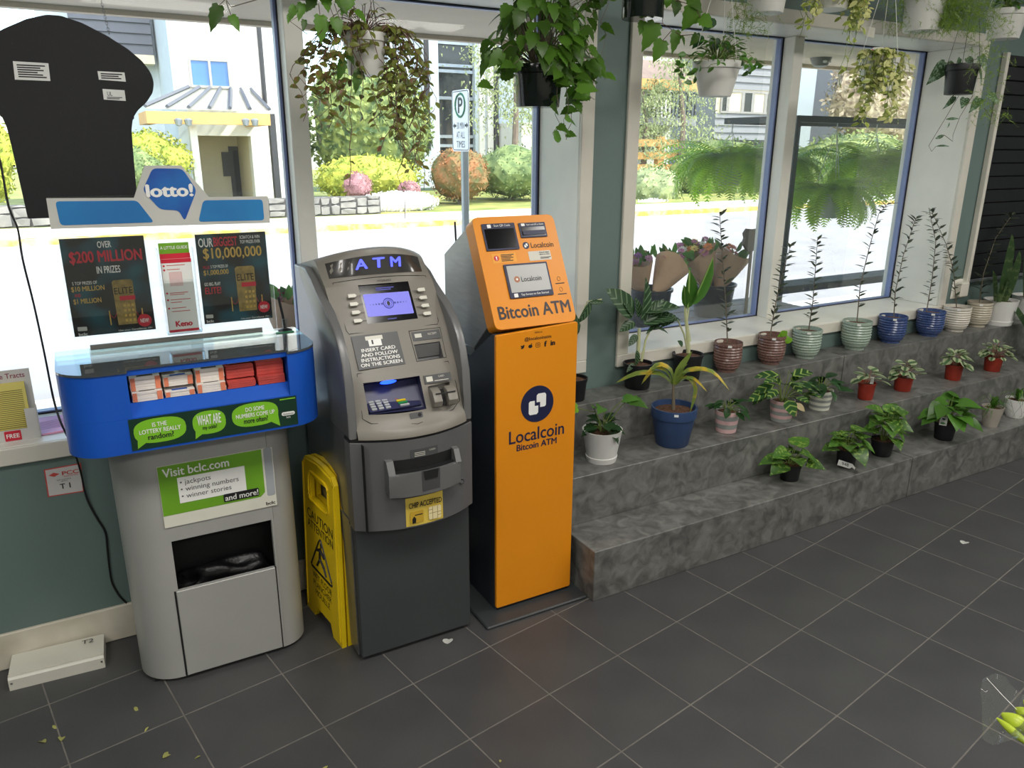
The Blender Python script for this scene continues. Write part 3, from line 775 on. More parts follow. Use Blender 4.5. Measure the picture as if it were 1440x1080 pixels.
# pest-control notice on the wall
p = Plane2((0, W, 0), (1, 0, 0), (0, 0, 1))
q = [ony(x, y, W) for x, y in ((61.5, 660.5), (113.5, 651), (118.5, 691), (67.5, 699))]
t = thing('pest_notice', 'white and red pest control notice T1 stuck on the green wall', 'notice', q[3])
p.plate('red_border', [(v.x, v.z) for v in q[::-1]], 0.0006, 0.0012, m_cardred, t)
cq = sum(q, V()) / 4
p.plate('card', [((v.x - cq.x) * 0.93 + cq.x, (v.z - cq.z) * 0.93 + cq.z) for v in q[::-1]], 0.0012, 0.0016, M('notice_grey', (196, 194, 192), 0.6), t)
p.text(t, 'PCC', cq.x + 0.02, cq.z + 0.025, 0.045, 0.013, m_cardred, 0.0018, bold=0.02)
p.text(t, 'SERVICES', cq.x + 0.02, cq.z + 0.014, 0.04, 0.004, m_cardred, 0.0018)
p.plate('diamond', [(cq.x - 0.04, cq.z + 0.025), (cq.x - 0.025, cq.z + 0.018), (cq.x - 0.01, cq.z + 0.025), (cq.x - 0.025, cq.z + 0.032)], 0.0016, 0.002, m_cardred, t)
p.text(t, 'PEST CONTROL\nDEVICE', cq.x, cq.z + 0.002, 0.04, 0.009, m_pk, 0.0018)
p.text(t, 'T 1', cq.x, cq.z - 0.018, 0.028, 0.017, m_pk, 0.0018, bold=0.02)
# bait box on the floor
t = thing('bait_box', 'low white metal bait box marked T2 on the floor by the wall', 'box', (-0.235, 2.56, 0))
a, b = onz(14, 972), onz(148.5, 938.5)
L = (b - a).length; e = (b - a).normalized()
n_ = V((-e.y, e.x, 0))
dp = 0.125
m_box = M('white_enamelled_metal', (206, 204, 192), 0.4, var=0.05, scale=8)
mb = MB().prism([a, a + V((0, 0, 0.037)), a + n_ * 0.006 + V((0, 0, 0.043)), a + n_ * dp + V((0, 0, 0.048)), a + n_ * dp], e * L)
obj('shell', mb, m_box, t)
obj('lid_seam', MB().obox(a + e * (L / 2) + n_ * 0.014 + V((0, 0, 0.0455)), e, n_, V((0, 0, 1)), L / 2, 0.0015, 0.001), m_cream, t)
for f in (0.03, 0.97):
    c_ = a + e * (L * f) - n_ * 0.0003 + V((0, 0, 0.025))
    obj('rivet', MB().obox(c_, e, V((0, 0, 1)), n_, 0.003, 0.003, 0.0008), m_metal, t)
pt = Plane2(a + V((0, 0, 0.0445)), e, (n_ * 0.119 + V((0, 0, 0.005))))
pt.text(t, 'T2', L * 0.82, 0.098, 0.035, 0.02, m_pk, 0.0015)
# black power cord hanging down the wall
def cordpt(x, y, yy): return ony(x, y, yy)
cp = [cordpt(*c_) for c_ in ((-12, 200, 2.78), (0, 226, 2.78), (12, 290, 2.77), (25, 322, 2.76), (32, 365, 2.74), (48, 430, 2.71), (63, 500, 2.68), (75, 560, 2.65), (84, 590, 2.625), (92, 608, 2.612), (102, 628, 2.618), (113, 662, 2.634), (122, 700, 2.64), (136, 728, 2.642), (148, 748, 2.644), (151, 772, 2.644), (154, 800, 2.644), (158, 820, 2.644), (168, 838, 2.644), (180, 850, 2.644))]
sp = []
for i in range(len(cp) - 1):
    p0, p1, p2_, p3_ = cp[max(i - 1, 0)], cp[i], cp[i + 1], cp[min(i + 2, len(cp) - 1)]
    for f in (0, 0.25, 0.5, 0.75):
        sp.append(0.5 * ((2 * p1) + (-p0 + p2_) * f + (2 * p0 - 5 * p1 + 4 * p2_ - p3_) * f * f + (-p0 + 3 * p1 - 3 * p2_ + p3_) * f ** 3))
o = obj('power_cord', MB().tube(sp, 0.0032, 6), m_black, None, True)
tag(o, 'thin black power cord hanging from the window down the green wall', 'cord')

# ================================================================== WET FLOOR SIGN
m_yellow = M('yellow_sign_plastic', (240, 205, 20), 0.42, var=0.05, scale=10)
o0 = V((0.566, 2.53, 0.0)); o1 = V((0.600, 2.216, 0.0))
t = thing('wet_floor_sign', 'folded yellow wet floor caution sign leaning between the stand and the cash machine', 'sign', ((o0 + o1) / 2))
ex = (o1 - o0).normalized(); ey = V((0.03, 0.0, 1)).normalized()
for i, (dz, nm) in enumerate(((0.0, 'front_panel'), (-0.022, 'rear_panel'))):
    pp_ = Plane2(o0, ex, ey); WD = 0.316
    zA, zB = dz - 0.016, dz
    mb = MB()
    lo_p = [(0.0, 0.0), (0.075, 0.0), (0.095, 0.045), (0.22, 0.045), (0.24, 0.0), (WD, 0.0), (0.3, 0.47), (0.016, 0.47)]
    mb.prism([pp_.p(x, y, zA) for x, y in lo_p], pp_.n * 0.016)
    mb.prism([pp_.p(x, y, zA) for x, y in [(0.016, 0.4705), (0.085, 0.4705), (0.085, 0.555), (0.231, 0.555), (0.231, 0.4705), (0.3, 0.4705), (0.292, 0.585), (0.27, 0.61), (0.2, 0.622), (0.116, 0.622), (0.046, 0.61), (0.024, 0.585)]], pp_.n * 0.016)
    fp = obj(nm, mb, m_yellow, t)
    if i == 0:
        rb = MB()
        for q in (((0.07, 0.462), (0.246, 0.462), (0.24, 0.57), (0.076, 0.57)),):
            pts = rnd(q, 0.03, 4); rb.tube([pp_.p(x, y, zB + 0.001) for x, y in pts], 0.004, 6, closed=True)
        obj('handle_rim', rb, m_yellow, fp, True)
        rb = MB().tube([pp_.p(x, y, zB) for x, y in ((0.012, 0.02), (0.026, 0.58), (0.05, 0.602), (0.158, 0.614), (0.266, 0.602), (0.29, 0.58), (0.305, 0.02))], 0.004, 5)
        obj('edge_rib', rb, m_yellow, fp, True)
        m_ik = m_pk
        pp_.text(fp, 'CAUTION', 0.158, 0.405, 0.22, 0.034, m_ik, zB, bold=0.01)
        pp_.text(fp, 'ATTENTION', 0.158, 0.365, 0.22, 0.03, m_ik, zB, bold=0.01)
        tri = rnd([(0.06, 0.2), (0.256, 0.2), (0.158, 0.345)], 0.02, 3)
        obj('warning_triangle', MB().tube([pp_.p(x, y, zB + 0.0005) for x, y in tri], 0.004, 4, closed=True), m_ik, fp)
        man = MB()
        for seg in (((0.158, 0.305), (0.15, 0.262)), ((0.15, 0.262), (0.122, 0.225)), ((0.15, 0.262), (0.185, 0.24)), ((0.185, 0.24), (0.2, 0.215)), ((0.157, 0.297), (0.125, 0.285)), ((0.157, 0.297), (0.19, 0.28))):
            man.tube([pp_.p(*seg[0], zB + 0.001), pp_.p(*seg[1], zB + 0.001)], 0.0055, 4)
        man.prism([pp_.p(x, y, zB + 0.0005) for x, y in circ(0.162, 0.317, 0.009, 10)], pp_.n * 0.001)
        obj('slipping_figure', man, m_ik, fp)
        pp_.text(fp, 'WET FLOOR', 0.158, 0.172, 0.17, 0.024, m_ik, zB)
        pp_.text(fp, 'PLANCHER\nMOUILL\u00c9', 0.158, 0.125, 0.16, 0.055, m_ik, zB)
# ================================================================== CASH MACHINE
XL, XR, XC = 0.632, 1.038, 0.835
m_tau = M('taupe_grey_plastic', (124, 119, 110), 0.42, var=0.03, scale=4, bump=0.02, bscale=400)
m_shell = M('satin_grey_shell', (112, 112, 112), 0.36, metal=0.25, var=0.04)
m_sidep = M('metallic_side_panel', (118, 120, 122), 0.3, metal=0.55, var=0.08, scale=4)
m_doorg = M('mid_grey_door', (98, 98, 99), 0.42, metal=0.15, var=0.03)
m_cab = M('graphite_cabinet', (58, 62, 63), 0.45, var=0.06, scale=3)
m_scrn = M('black_screen_glass', (10, 10, 14), 0.12)
m_lit = M('lit_periwinkle_screen', (108, 108, 200), 0.4, var=0.03, emit=0.55)
m_litb = M('lit_blue_letters', (84, 92, 255), 0.4, var=0.0, emit=1.6)
m_navy = M('navy_pocket', (52, 54, 86), 0.4, var=0.08)
m_key = M('pale_grey_key', (176, 178, 178), 0.4)
m_btn = M('cream_button', (208, 206, 194), 0.4)
atm = thing('cash_machine', 'grey freestanding cash machine with blue lit ATM header', 'cash machine', (XC, 2.36, 0))
obj('cabinet', MB().box(XL + 0.004, XR - 0.004, 2.115, 2.61, 0.012, 0.50, 0.004), m_cab, atm)
obj('plinth', MB().box(XL + 0.012, XR - 0.012, 2.135, 2.6, 0.0, 0.012), m_dkgap, atm)
obj('side_panel', MB().box(XL, XL + 0.0038, 2.14, 2.608, 0.012, 0.50), m_sidep, atm)
prof = [(2.608, 0.501), (2.608, 1.247), (2.50, 1.245), (2.42, 1.18), (2.32, 1.09), (2.27, 0.98), (2.255, 0.79), (2.15, 0.785), (2.15, 0.501)]
obj('carcass', MB().prism([(XL + 0.003, y, z) for y, z in prof], (XR - XL - 0.006, 0, 0), 0.003), m_sidep, atm)
# dispenser door, bowed in plan
N = 12
bow = lambda x, d: d * (1 - ((x - XC) / (XR - XC)) ** 2)
plan = [(XL + (XR - XL) * i / N, 2.098 - bow(XL + (XR - XL) * i / N, 0.062)) for i in range(N + 1)] + [(XR, 2.149), (XL, 2.149)]
door = vprism('dispenser_door', plan, 0.487, 0.779, m_doorg, atm, 0.003)
obj('seam', MB().prism([(x, y + 0.004 if y < 2.14 else y, 0.779) for x, y in plan], (0, 0, 0.009)), m_dkgap, atm)
obj('door_line', MB().box(XL + 0.030, XL + 0.0312, 2.0585, 2.08, 0.489, 0.777), m_dkgap, door)
# shell arms and chin
armp = [(2.462, 1.253), (2.40, 1.226), (2.345, 1.192), (2.25, 1.146), (2.185, 1.105), (2.147, 1.06), (2.122, 1.01), (2.108, 0.95), (2.10, 0.87), (2.095, 0.79)]
back = [(2.29, 0.79), (2.30, 0.98), (2.35, 1.07), (2.44, 1.15), (2.54, 1.22), (2.54, 1.25)]
for x0, x1 in ((XL, XL + 0.026), (XR - 0.026, XR)):
    obj('shell_arm', MB().prism([(x0, y, z) for y, z in armp + back], (x1 - x0, 0, 0), 0.005), m_shell, atm, True)
# fascia: rows of (centre y, z, edge y, z)
FR = [(2.032, 0.7885, 2.085, 0.7885), (2.034, 0.80, 2.088, 0.80), (2.048, 0.815, 2.098, 0.818), (2.072, 0.832, 2.112, 0.84), (2.082, 0.852, 2.118, 0.86), (2.132, 0.946, 2.146, 0.946), (2.150, 0.972, 2.16, 0.972), (2.158, 0.982, 2.166, 0.982), (2.212, 1.064, 2.214, 1.064), (2.220, 1.078, 2.224, 1.078), (2.232, 1.10, 2.24, 1.10), (2.304, 1.213, 2.33, 1.208), (2.310, 1.232, 2.352, 1.222), (2.312, 1.24, 2.36, 1.228), (2.314, 1.305, 2.41, 1.268), (2.322, 1.319, 2.425, 1.276), (2.345, 1.322, 2.45, 1.279), (2.45, 1.30, 2.52, 1.265), (2.605, 1.262, 2.605, 1.249)]
FXL, FXR = XL + 0.024, XR - 0.024
ZS = [r_[1] for r_ in FR]
def fas(x, z, off=0.0):
    """point of the fascia over centre height z"""
    i = 0
    while i < len(ZS) - 2 and z > ZS[i + 1] + 1e-9: i += 1
    f = (z - ZS[i]) / (ZS[i + 1] - ZS[i]); f = max(0, min(1, f))
    a_ = [FR[i][k_] + (FR[i + 1][k_] - FR[i][k_]) * f for k_ in range(4)]
    s_ = ((x - XC) / (FXR - XC)) ** 2
    p_ = V((x, a_[0] + (a_[2] - a_[0]) * s_, a_[1] + (a_[3] - a_[1]) * s_))
    d = V((0, FR[i + 1][0] - FR[i][0], FR[i + 1][1] - FR[i][1])).normalized()
    n = V((0, -d.z, d.y))
    return p_ + n * off
POCK = [(0.698, 0.877, 0.852, 0.946, 0.045), (0.886, 0.975, 0.985, 1.031, 0.03), (0.754, 0.921, 1.103, 1.212, 0.006), (0.897, 0.976, 0.85, 0.912, 0.02)]
def uniq(l): return sorted(set(round(v, 5) for v in l))
us = uniq([FXL + (FXR - FXL) * i / 16 for i in range(17)] + [v for p_ in POCK for v in p_[:2]])
zs = uniq([z for z in ZS[:17]] + [v for p_ in POCK for v in p_[2:4]])
inp = lambda u, v: any(p_[0] < u < p_[1] and p_[2] < v < p_[3] for p_ in POCK)
mb = MB().grid(lambda u, v: fas(u, v), us, zs, inp)
obj('fascia', mb, m_tau, atm, True)
def tops(u, v):
    i, f = (16, v) if v <= 1 else (17, v - 1)
    a_ = [FR[i][k_] + (FR[i + 1][k_] - FR[i][k_]) * f for k_ in range(4)]
    s_ = ((u - XC) / (FXR - XC)) ** 2
    return V((u, a_[0] + (a_[2] - a_[0]) * s_, a_[1] + (a_[3] - a_[1]) * s_))
obj('top_cover', MB().grid(tops, [FXL + (FXR - FXL) * i / 16 for i in range(17)], [0, 0.5, 1, 1.5, 2]), m_shell, atm, True)
for sx, x_ in ((0, FXL), (1, FXR)):     # cheeks that close the header and chin
    pts = [fas(x_, z) for z in ZS[10:17]] + [V((x_, 2.605, 1.249)), V((x_, 2.605, 1.1))]
    obj('fascia_cheek', MB().prism([p_ + V((0, 0, 0)) for p_ in pts], (0.002 if sx == 0 else -0.002, 0, 0)), m_tau, atm)
for i, (x0, x1, z0, z1, d) in enumerate(POCK):
    a_, b_, c_, e_ = fas(x0, z0), fas(x1, z0), fas(x1, z1), fas(x0, z1)
    n = (b_ - a_).cross(e_ - a_).normalized() * -d
    bk = [p_ + n for p_ in (a_, b_, c_, e_)]
    if i == 0: bk[0] = a_ + n * 0.25 + V((0, 0.012, 0.004)); bk[1] = b_ + n * 0.25 + V((0, 0.012, 0.004))
    fr4 = [a_, b_, c_, e_]
    mb = MB()
    for k_ in range(4): mb.poly([fr4[k_], fr4[(k_ + 1) % 4], bk[(k_ + 1) % 4], bk[k_]])
    mb.poly(bk)
    mt = [m_navy, m_doorg, m_scrn, m_tau][i]
    po = obj(['keypad_well', 'receipt_slot', 'screen_well', 'card_well'][i], mb, mt, atm)
    if i == 0:
        pk_ = Plane2(bk[0], bk[1] - bk[0], bk[3] - bk[0])
        # keypad deck sloping up from the front lip
        dk = Plane2(a_ + V((0, 0.004, 0.002)), (1, 0, 0), V((0, 0.05, 0.022)))
        deck = obj('keypad', MB().prism([dk.p(0.006, 0.0, 0), dk.p(0.173, 0.0, 0), dk.p(0.173, 0.05, 0), dk.p(0.006, 0.05, 0)], dk.n * 0.004), m_navy, atm)
        for r_ in range(4):
            for q in range(3):
                dk.plate('key', rrect(0.022 + q * 0.022, 0.008 + r_ * 0.0112, 0.016, 0.0075, 0.002, 2), 0.004, 0.008, m_key, deck)
            dk.plate('function_key', rrect(0.113 + r_ * 0.002, 0.041 - r_ * 0.0112, 0.03, 0.0075, 0.002, 2), 0.004, 0.008, [M('red_key', (200, 50, 40), 0.4), M('yellow_key', (222, 196, 40), 0.4), M('green_key', (40, 140, 80), 0.4), m_key][r_], deck)
        lx = fas(0.775, 0.9425, 0.0005)
        pl = Plane2(fas(0.74, 0.935, -0.008), (1, 0, 0), fas(0.775, 0.945) - fas(0.775, 0.935))
        pl.plate('blue_lamp', circ(0.035, 0.006, 0.026, 18, 0.006), 0.004, 0.009, M('lit_blue_lamp', (20, 70, 255), 0.3, var=0, emit=3.0), atm)
def facep(x0, z0, z1):
    a_ = fas(x0, z0); b_ = fas(x0, z1)
    return Plane2(a_ - V((x0, 0, 0)), (1, 0, 0), b_ - a_), (b_ - a_).length
# screen
pl, L = facep(XC, 1.103, 1.212)
pl.o += pl.n * -0.006
sc = pl.plate('screen_glass', pl.rect(0.7545, 0.9205, 0.001, L - 0.001), 0.0003, 0.0012, m_scrn, atm)
li = pl.plate('screen_image', rnd([(0.7615, 0.024), (0.9135, 0.021), (0.9135, L - 0.032), (0.7615, L - 0.03)], 0.004), 0.0013, 0.0018, m_lit, sc)
m_ink = M('screen_indigo', (46, 50, 140), 0.4, emit=0.3)
for r0, th in ((0.0165, 0.0016), (0.011, 0.001)):
    obj('screen_ring', MB().tube([pl.p(x, y, 0.0019) for x, y in circ(0.8375, L * 0.5 - 0.002, r0, 24)], th, 4, closed=True), m_ink, sc)
pl.plate('screen_dot', circ(0.8375, L * 0.5 - 0.002, 0.005, 14, 0.008), 0.0018, 0.0022, m_pk, sc)
for k_ in range(1, 6):
    for s_ in (-1, 1): pl.plate('screen_dot', circ(0.8375 + s_ * (0.012 + k_ * 0.0095), L * 0.5 - 0.002, 0.0042 - k_ * 0.0006, 10), 0.0018, 0.0021, m_ink, sc)
pl.lines(sc, 0.8375, L - 0.016, 0.06, 0.012, 2, m_ink, 0.0012)
pl.lines(sc, 0.8375, 0.011, 0.03, 0.006, 1, m_ink, 0.0012)
pl.o += pl.n * 0.006
for sx, xb in ((-1, 0.7245), (1, 0.9525)):
    for k_ in range(4):
        yy = 0.012 + k_ * 0.0275
        b_ = xb
        pts = [(b_ - 0.0135, yy - 0.006), (b_ + 0.0085, yy - 0.006), (b_ + 0.0145, yy), (b_ + 0.0085, yy + 0.006), (b_ - 0.0135, yy + 0.006)]
        if sx > 0: pts = [(2 * b_ - x, y) for x, y in pts][::-1]
        pl.plate('menu_button', pts, 0.0005, 0.007, m_btn, atm, 0.001)
        pl.plate('menu_line', pl.rect(*sorted((b_ - sx * 0.016, b_ - sx * 0.029)), yy - 0.0005, yy + 0.0005), 0.0006, 0.001, m_pk, atm)
# panel seams on the fascia
def seamline(pts): obj('panel_seam', MB().tube([fas(x, z, 0.0004) for x, z in pts], 0.0011, 4), m_dkgap, atm)
n_ = 10
seamline([(0.682, 1.225)] + [(0.682 + 0.311 * i / n_, 1.226 + 0.006 * (1 - (2 * i / n_ - 1) ** 2)) for i in range(n_ + 1)] + [(0.989, 1.09), (0.983, 1.08), (0.69, 1.08), (0.684, 1.09), (0.682, 1.225)])
seamline([(0.686, 0.972), (0.987, 0.972), (1.0, 0.90), (1.003, 0.845), (0.97, 0.828), (XC, 0.8195), (0.70, 0.828), (0.679, 0.84), (0.686, 0.972)])
seamline([(0.88, 1.07), (0.988, 1.07), (0.984, 0.984), (0.8815, 0.984), (0.88, 1.07)])
pl, L = facep(XC, 0.982, 1.064)
ins = pl.plate('instruction_panel', pl.rect(0.693, 0.842, 0.0, 0.109), 0.0002, 0.002, M('dark_grey_panel', (74, 75, 76), 0.4), atm)
pl.text(ins, 'INSERT CARD\nAND FOLLOW\nINSTRUCTIONS\nON THE SCREEN', 0.768, 0.036, 0.132, 0.058, m_pw, 0.002, bold=0.02)
pl.plate('card_icon', pl.rect(0.735, 0.79, 0.09, 0.103), 0.002, 0.0026, m_btn, ins); pl.plate('card_icon', pl.rect(0.742, 0.783, 0.07, 0.092), 0.0026, 0.0031, m_pw, ins)
pl.plate('card_icon', pl.rect(0.752, 0.757, 0.076, 0.09), 0.0031, 0.0035, m_pk, ins)
rp_ = pl.plate('receipt_label', pl.rect(0.887, 0.982, 0.07, 0.1), 0.0002, 0.0014, MATS['dark_grey_panel'], atm)
pl.text(rp_, 'RECEIPT', 0.955, 0.088, 0.03, 0.007, m_btn, 0.0015); pl.plate('receipt_icon', pl.rect(0.895, 0.918, 0.08, 0.093), 0.0014, 0.0019, m_btn, rp_)
obj('receipt_flap', MB().prism([fas(0.888, 1.029, -0.001), fas(0.973, 1.029, -0.001), fas(0.973, 1.0, -0.024), fas(0.888, 1.0, -0.024)], (0, 0.002, -0.002)), m_shell, atm)
pl, L = facep(XC, 0.852, 0.946)
cl = pl.plate('card_label', pl.rect(0.889, 0.98, 0.0775, 0.104), 0.0002, 0.0016, MATS['dark_grey_panel'], atm)
pl.text(cl, 'CARD', 0.947, 0.096, 0.02, 0.006, m_btn, 0.0017); pl.plate('card_icon', pl.rect(0.896, 0.917, 0.083, 0.099), 0.0016, 0.0021, m_btn, cl); pl.plate('card_icon', pl.rect(0.922, 0.97, 0.0825, 0.0845), 0.0016, 0.0021, m_btn, cl)
# card reader bezel: two rounded jaws
for x0, x1 in ((0.896, 0.925), (0.945, 0.978)):
    mbj = MB().prism([pl.p(x0, y, z_) for y, z_ in ((0.0, -0.01), (0.0, 0.016), (0.012, 0.028), (0.045, 0.026), (0.062, 0.01), (0.064, -0.01))], (x1 - x0, 0, 0), 0.003)
    obj('card_jaw', mbj, m_tau, atm, True)
obj('card_slot', MB().prism([pl.p(0.925, 0.004, -0.008), pl.p(0.945, 0.004, -0.008), pl.p(0.945, 0.055, -0.008), pl.p(0.925, 0.055, -0.008)], pl.n * 0.01), m_dkgap, atm)
obj('card_guide', MB().prism([pl.p(0.905, 0.035, 0.0275), pl.p(0.972, 0.035, 0.0275), pl.p(0.972, 0.039, 0.0275), pl.p(0.905, 0.039, 0.0275)], pl.n * 0.002), m_dkgap, atm)
pl2, L2 = facep(XC, 0.832, 0.852)
jk = pl2.plate('audio_jack', rnd([(0.818, 0.0), (0.86, 0.0), (0.86, 0.018), (0.818, 0.018)], 0.004), 0.0002, 0.0014, MATS['dark_grey_panel'], atm)
pl2.plate('jack_hole', circ(0.85, 0.009, 0.006, 12), 0.0014, 0.0022, m_dkgap, jk)
# lit header
hz = [1.242, 1.25, 1.27, 1.29, 1.302]
mb = MB().grid(lambda u, v: fas(u, v, 0.0015), [0.676 + 0.31 * i / 12 for i in range(13)], hz)
hd = obj('header_window', mb, M('smoked_header', (58, 56, 54), 0.2, coat=0.5), atm, True)
for ch, x_ in (('A', 0.772), ('T', 0.825), ('M', 0.882)):
    a_, b_ = fas(x_, 1.25, 0.002), fas(x_, 1.3, 0.002)
    e1 = fas(x_ + 0.02, 1.275) - fas(x_ - 0.02, 1.275)
    text(hd, ch, a_.lerp(b_, 0.55), e1, b_ - a_, 0.036, 0.03, m_litb, bold=0.03, off=0.003)
pl, L = facep(XC, 1.213, 1.232)
pl.text(atm, 'HYOSUNG', XC + 0.004, 0.008, 0.045, 0.006, m_pk, 0.001)
# dispenser
def dr(x, z, off=0.0): return V((x, 2.098 - bow(x, 0.062) - off, z))
lab = obj('cash_label', MB().grid(lambda u, v: dr(u, v, 0.0012), [0.8, 0.825, 0.85, 0.875, 0.892], [0.718, 0.746]), MATS['dark_grey_panel'], door)
text(lab, 'CASH', dr(0.872, 0.737, 0.0016), (1, 0, 0), (0, 0, 1), 0.02, 0.006, m_btn)
text(lab, '\u2261', dr(0.83, 0.73, 0.0016), (1, 0, 0), (0, 0, 1), 0.035, 0.013, m_btn)
plan2 = [(0.722 + 0.24 * i / 8, dr(0.722 + 0.24 * i / 8, 0, 0.036).y) for i in range(9)] + [(0.962 - 0.24 * i / 8, dr(0.962 - 0.24 * i / 8, 0, -0.002).y) for i in range(9)]
disp = vprism('cash_tray', plan2[:4] + [plan2[3]] and [(x, y) for x, y in plan2], 0.609, 0.684, m_shell, door, 0.004)
for x0, x1 in ((0.722, 0.744), (0.944, 0.962)):
    obj('tray_horn', MB().prism([dr(x0, 0.684, 0.036), dr(x0, 0.722, 0.018), dr(x0, 0.724, -0.002), dr(x0, 0.684, -0.002)], (x1 - x0, 0, 0)), m_shell, door)
obj('tray_back', MB().grid(lambda u, v: dr(u, v, 0.002), [0.744 + 0.2 * i / 6 for i in range(7)], [0.684, 0.719]), m_dkgap, door)
obj('tray_top_dark', MB().grid(lambda u, v: dr(u, 0.6846, v), [0.744 + 0.2 * i / 6 for i in range(7)], [0.001, 0.026]), m_dkgap, door)
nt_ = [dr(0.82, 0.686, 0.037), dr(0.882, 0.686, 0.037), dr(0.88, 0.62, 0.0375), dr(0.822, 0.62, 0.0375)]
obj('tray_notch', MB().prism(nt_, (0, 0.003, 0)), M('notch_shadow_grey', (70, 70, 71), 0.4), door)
obj('notch_mouth', MB().prism([dr(0.826, 0.686, 0.039), dr(0.876, 0.686, 0.039), dr(0.872, 0.658, 0.039), dr(0.83, 0.658, 0.039)], (0, 0.001, 0)), m_dkgap, door)
pl = Plane2(dr(0.78, 0.49, 0.0035) - V((0.78, 0, 0)), (1, 0, 0), (0, 0, 1))
a_, b_ = dr(0.782, 0.5), dr(0.908, 0.5)
stk = obj('chip_sticker', MB().grid(lambda u, v: dr(u, v, 0.0008), [0.779, 0.81, 0.843, 0.875, 0.906], [0.4915, 0.5885]), M('sticker_yellow', (222, 194, 84), 0.45, var=0.06), door)
text(stk, 'CHIP ACCEPTED', dr(0.842, 0.564, 0.004), (1, 0, 0), (0, 0, 1), 0.11, 0.018, m_pk, bold=0.02)
pl = Plane2(dr(0.842, 0, 0.0028) - V((0.842, 0, 0)), (1, 0, 0), (0, 0, 1))
pl.plate('chip_icon', rrect(0.874, 0.524, 0.042, 0.044, 0.005), 0.0, 0.0006, M('chip_pale', (232, 218, 170), 0.4), stk)
mb = MB()
for q in ((0.854, 0.524, 0.895, 0.524), (0.866, 0.503, 0.866, 0.545), (0.883, 0.503, 0.883, 0.545), (0.854, 0.536, 0.866, 0.536), (0.883, 0.513, 0.895, 0.513)): mb.tube([pl.p(q[0], q[1], 0.0008), pl.p(q[2], q[3], 0.0008)], 0.0007, 4)
obj('chip_lines', mb, M('chip_brown', (150, 124, 60), 0.5), stk)
pl.plate('hand_icon', rrect(0.813, 0.522, 0.044, 0.04, 0.004), 0.0, 0.0004, M('sticker_gold', (196, 160, 50), 0.45), stk)
pl.plate('hand_icon', [(0.797, 0.502), (0.809, 0.502), (0.81, 0.517), (0.803, 0.526), (0.797, 0.517)], 0.0004, 0.0008, m_pk, stk)
pl.lines(stk, 0.819, 0.529, 0.026, 0.006, 1, m_pk, 0.0004)
pl = Plane2(dr(0.983, 0, 0.001) - V((0.983, 0, 0)), (1, 0, 0), (0, 0, 1))
lk = pl.plate('key_lock', circ(0.983, 0.592, 0.0115, 18), -0.006, 0.004, m_doorg, door); pl.plate('lock_core', circ(0.983, 0.592, 0.0085, 18), 0.004, 0.0048, m_dkgap, lk); pl.plate('lock_face', circ(0.983, 0.592, 0.006, 14), 0.0048, 0.006, m_shell, lk)

# ================================================================== ORANGE MACHINE
m_or = M('orange_enamel', (226, 140, 16), 0.38, var=0.03, scale=3)
m_nav = M('navy_print', (26, 32, 66), 0.4, var=0.05)
m_gside = M('dark_steel_side', (58, 64, 74), 0.35, metal=0.3, var=0.1)
m_gup = M('brushed_grey_head', (150, 152, 150), 0.32, metal=0.5, var=0.08, scale=12, stretch=(1, 1, 6))
btc = thing('bitcoin_machine', 'tall orange bitcoin machine with tilted screen head on a black base plate', 'bitcoin machine', (1.31, 2.3, 0))
obj('base_plate', MB().box(1.075, 1.501, 2.065, 2.5, 0.0, 0.012, 0.004), M('black_base_plate', (52, 56, 58), 0.45), btc)
obj('pedestal', MB().prism([(1.152, 2.152, 0.0122), (1.152, 2.152, 1.035), (1.152, 2.17, 1.04), (1.152, 2.33, 0.93), (1.152, 2.46, 0.93), (1.152, 2.46, 0.0122)], (0.315, 0, 0)), m_gside, btc)
pl = Plane2((0, 2.152, 0), (1, 0, 0), (0, 0, 1))
obj('plinth_gap', MB().box(1.158, 1.462, 2.146, 2.152, 0.0122, 0.024), m_dkgap, btc)
fp = pl.plate('front_panel', rnd([(1.15, 0.024), (1.469, 0.024), (1.469, 1.054), (1.15, 1.04)], 0.008), 0.0002, 0.014, m_or, btc, 0.002)
pl.o.y = 2.138
pl.text(fp, 'follow us', 1.31, 1.036, 0.03, 0.007, m_pk, 0.0003)
pl.text(fp, '@localcoinatm', 1.309, 1.015, 0.104, 0.015, m_pk, 0.0003, bold=0.01)
def ic(x, shape): return pl.plate('social_icon', [(x + a * 0.0078, 0.991 + b * 0.0078) for a, b in shape], 0.0002, 0.0008, m_pk, fp)
ic(1.25, [(-1, -0.7), (-0.2, -0.9), (0.6, -0.4), (0.9, 0.5), (1.1, 0.8), (0.7, 0.75), (0.3, 0.9), (-0.1, 0.4), (-0.9, 0.8), (-0.8, 0.1), (-0.4, -0.4)])
ic(1.28, circ(0, -0.15, 1.0, 16, 0.75)); ic(1.28, circ(0.55, 0.85, 0.25, 8))
for rr_ in (0.0078, 0.0036):
    pts = rrect(1.3095, 0.991, rr_ * 2, rr_ * 2, rr_ * (0.4 if rr_ > 0.005 else 0.99), 4)
    obj('social_icon', MB().tube([pl.p(x, y, 0.0004) for x, y in pts], 0.0007, 4, closed=True), m_pk, fp)
pl.text(fp, 'f', 1.339, 0.992, 0.0085, 0.018, m_pk, 0.0003, bold=0.05); pl.text(fp, 'in', 1.368, 0.992, 0.016, 0.016, m_pk, 0.0003, bold=0.05)
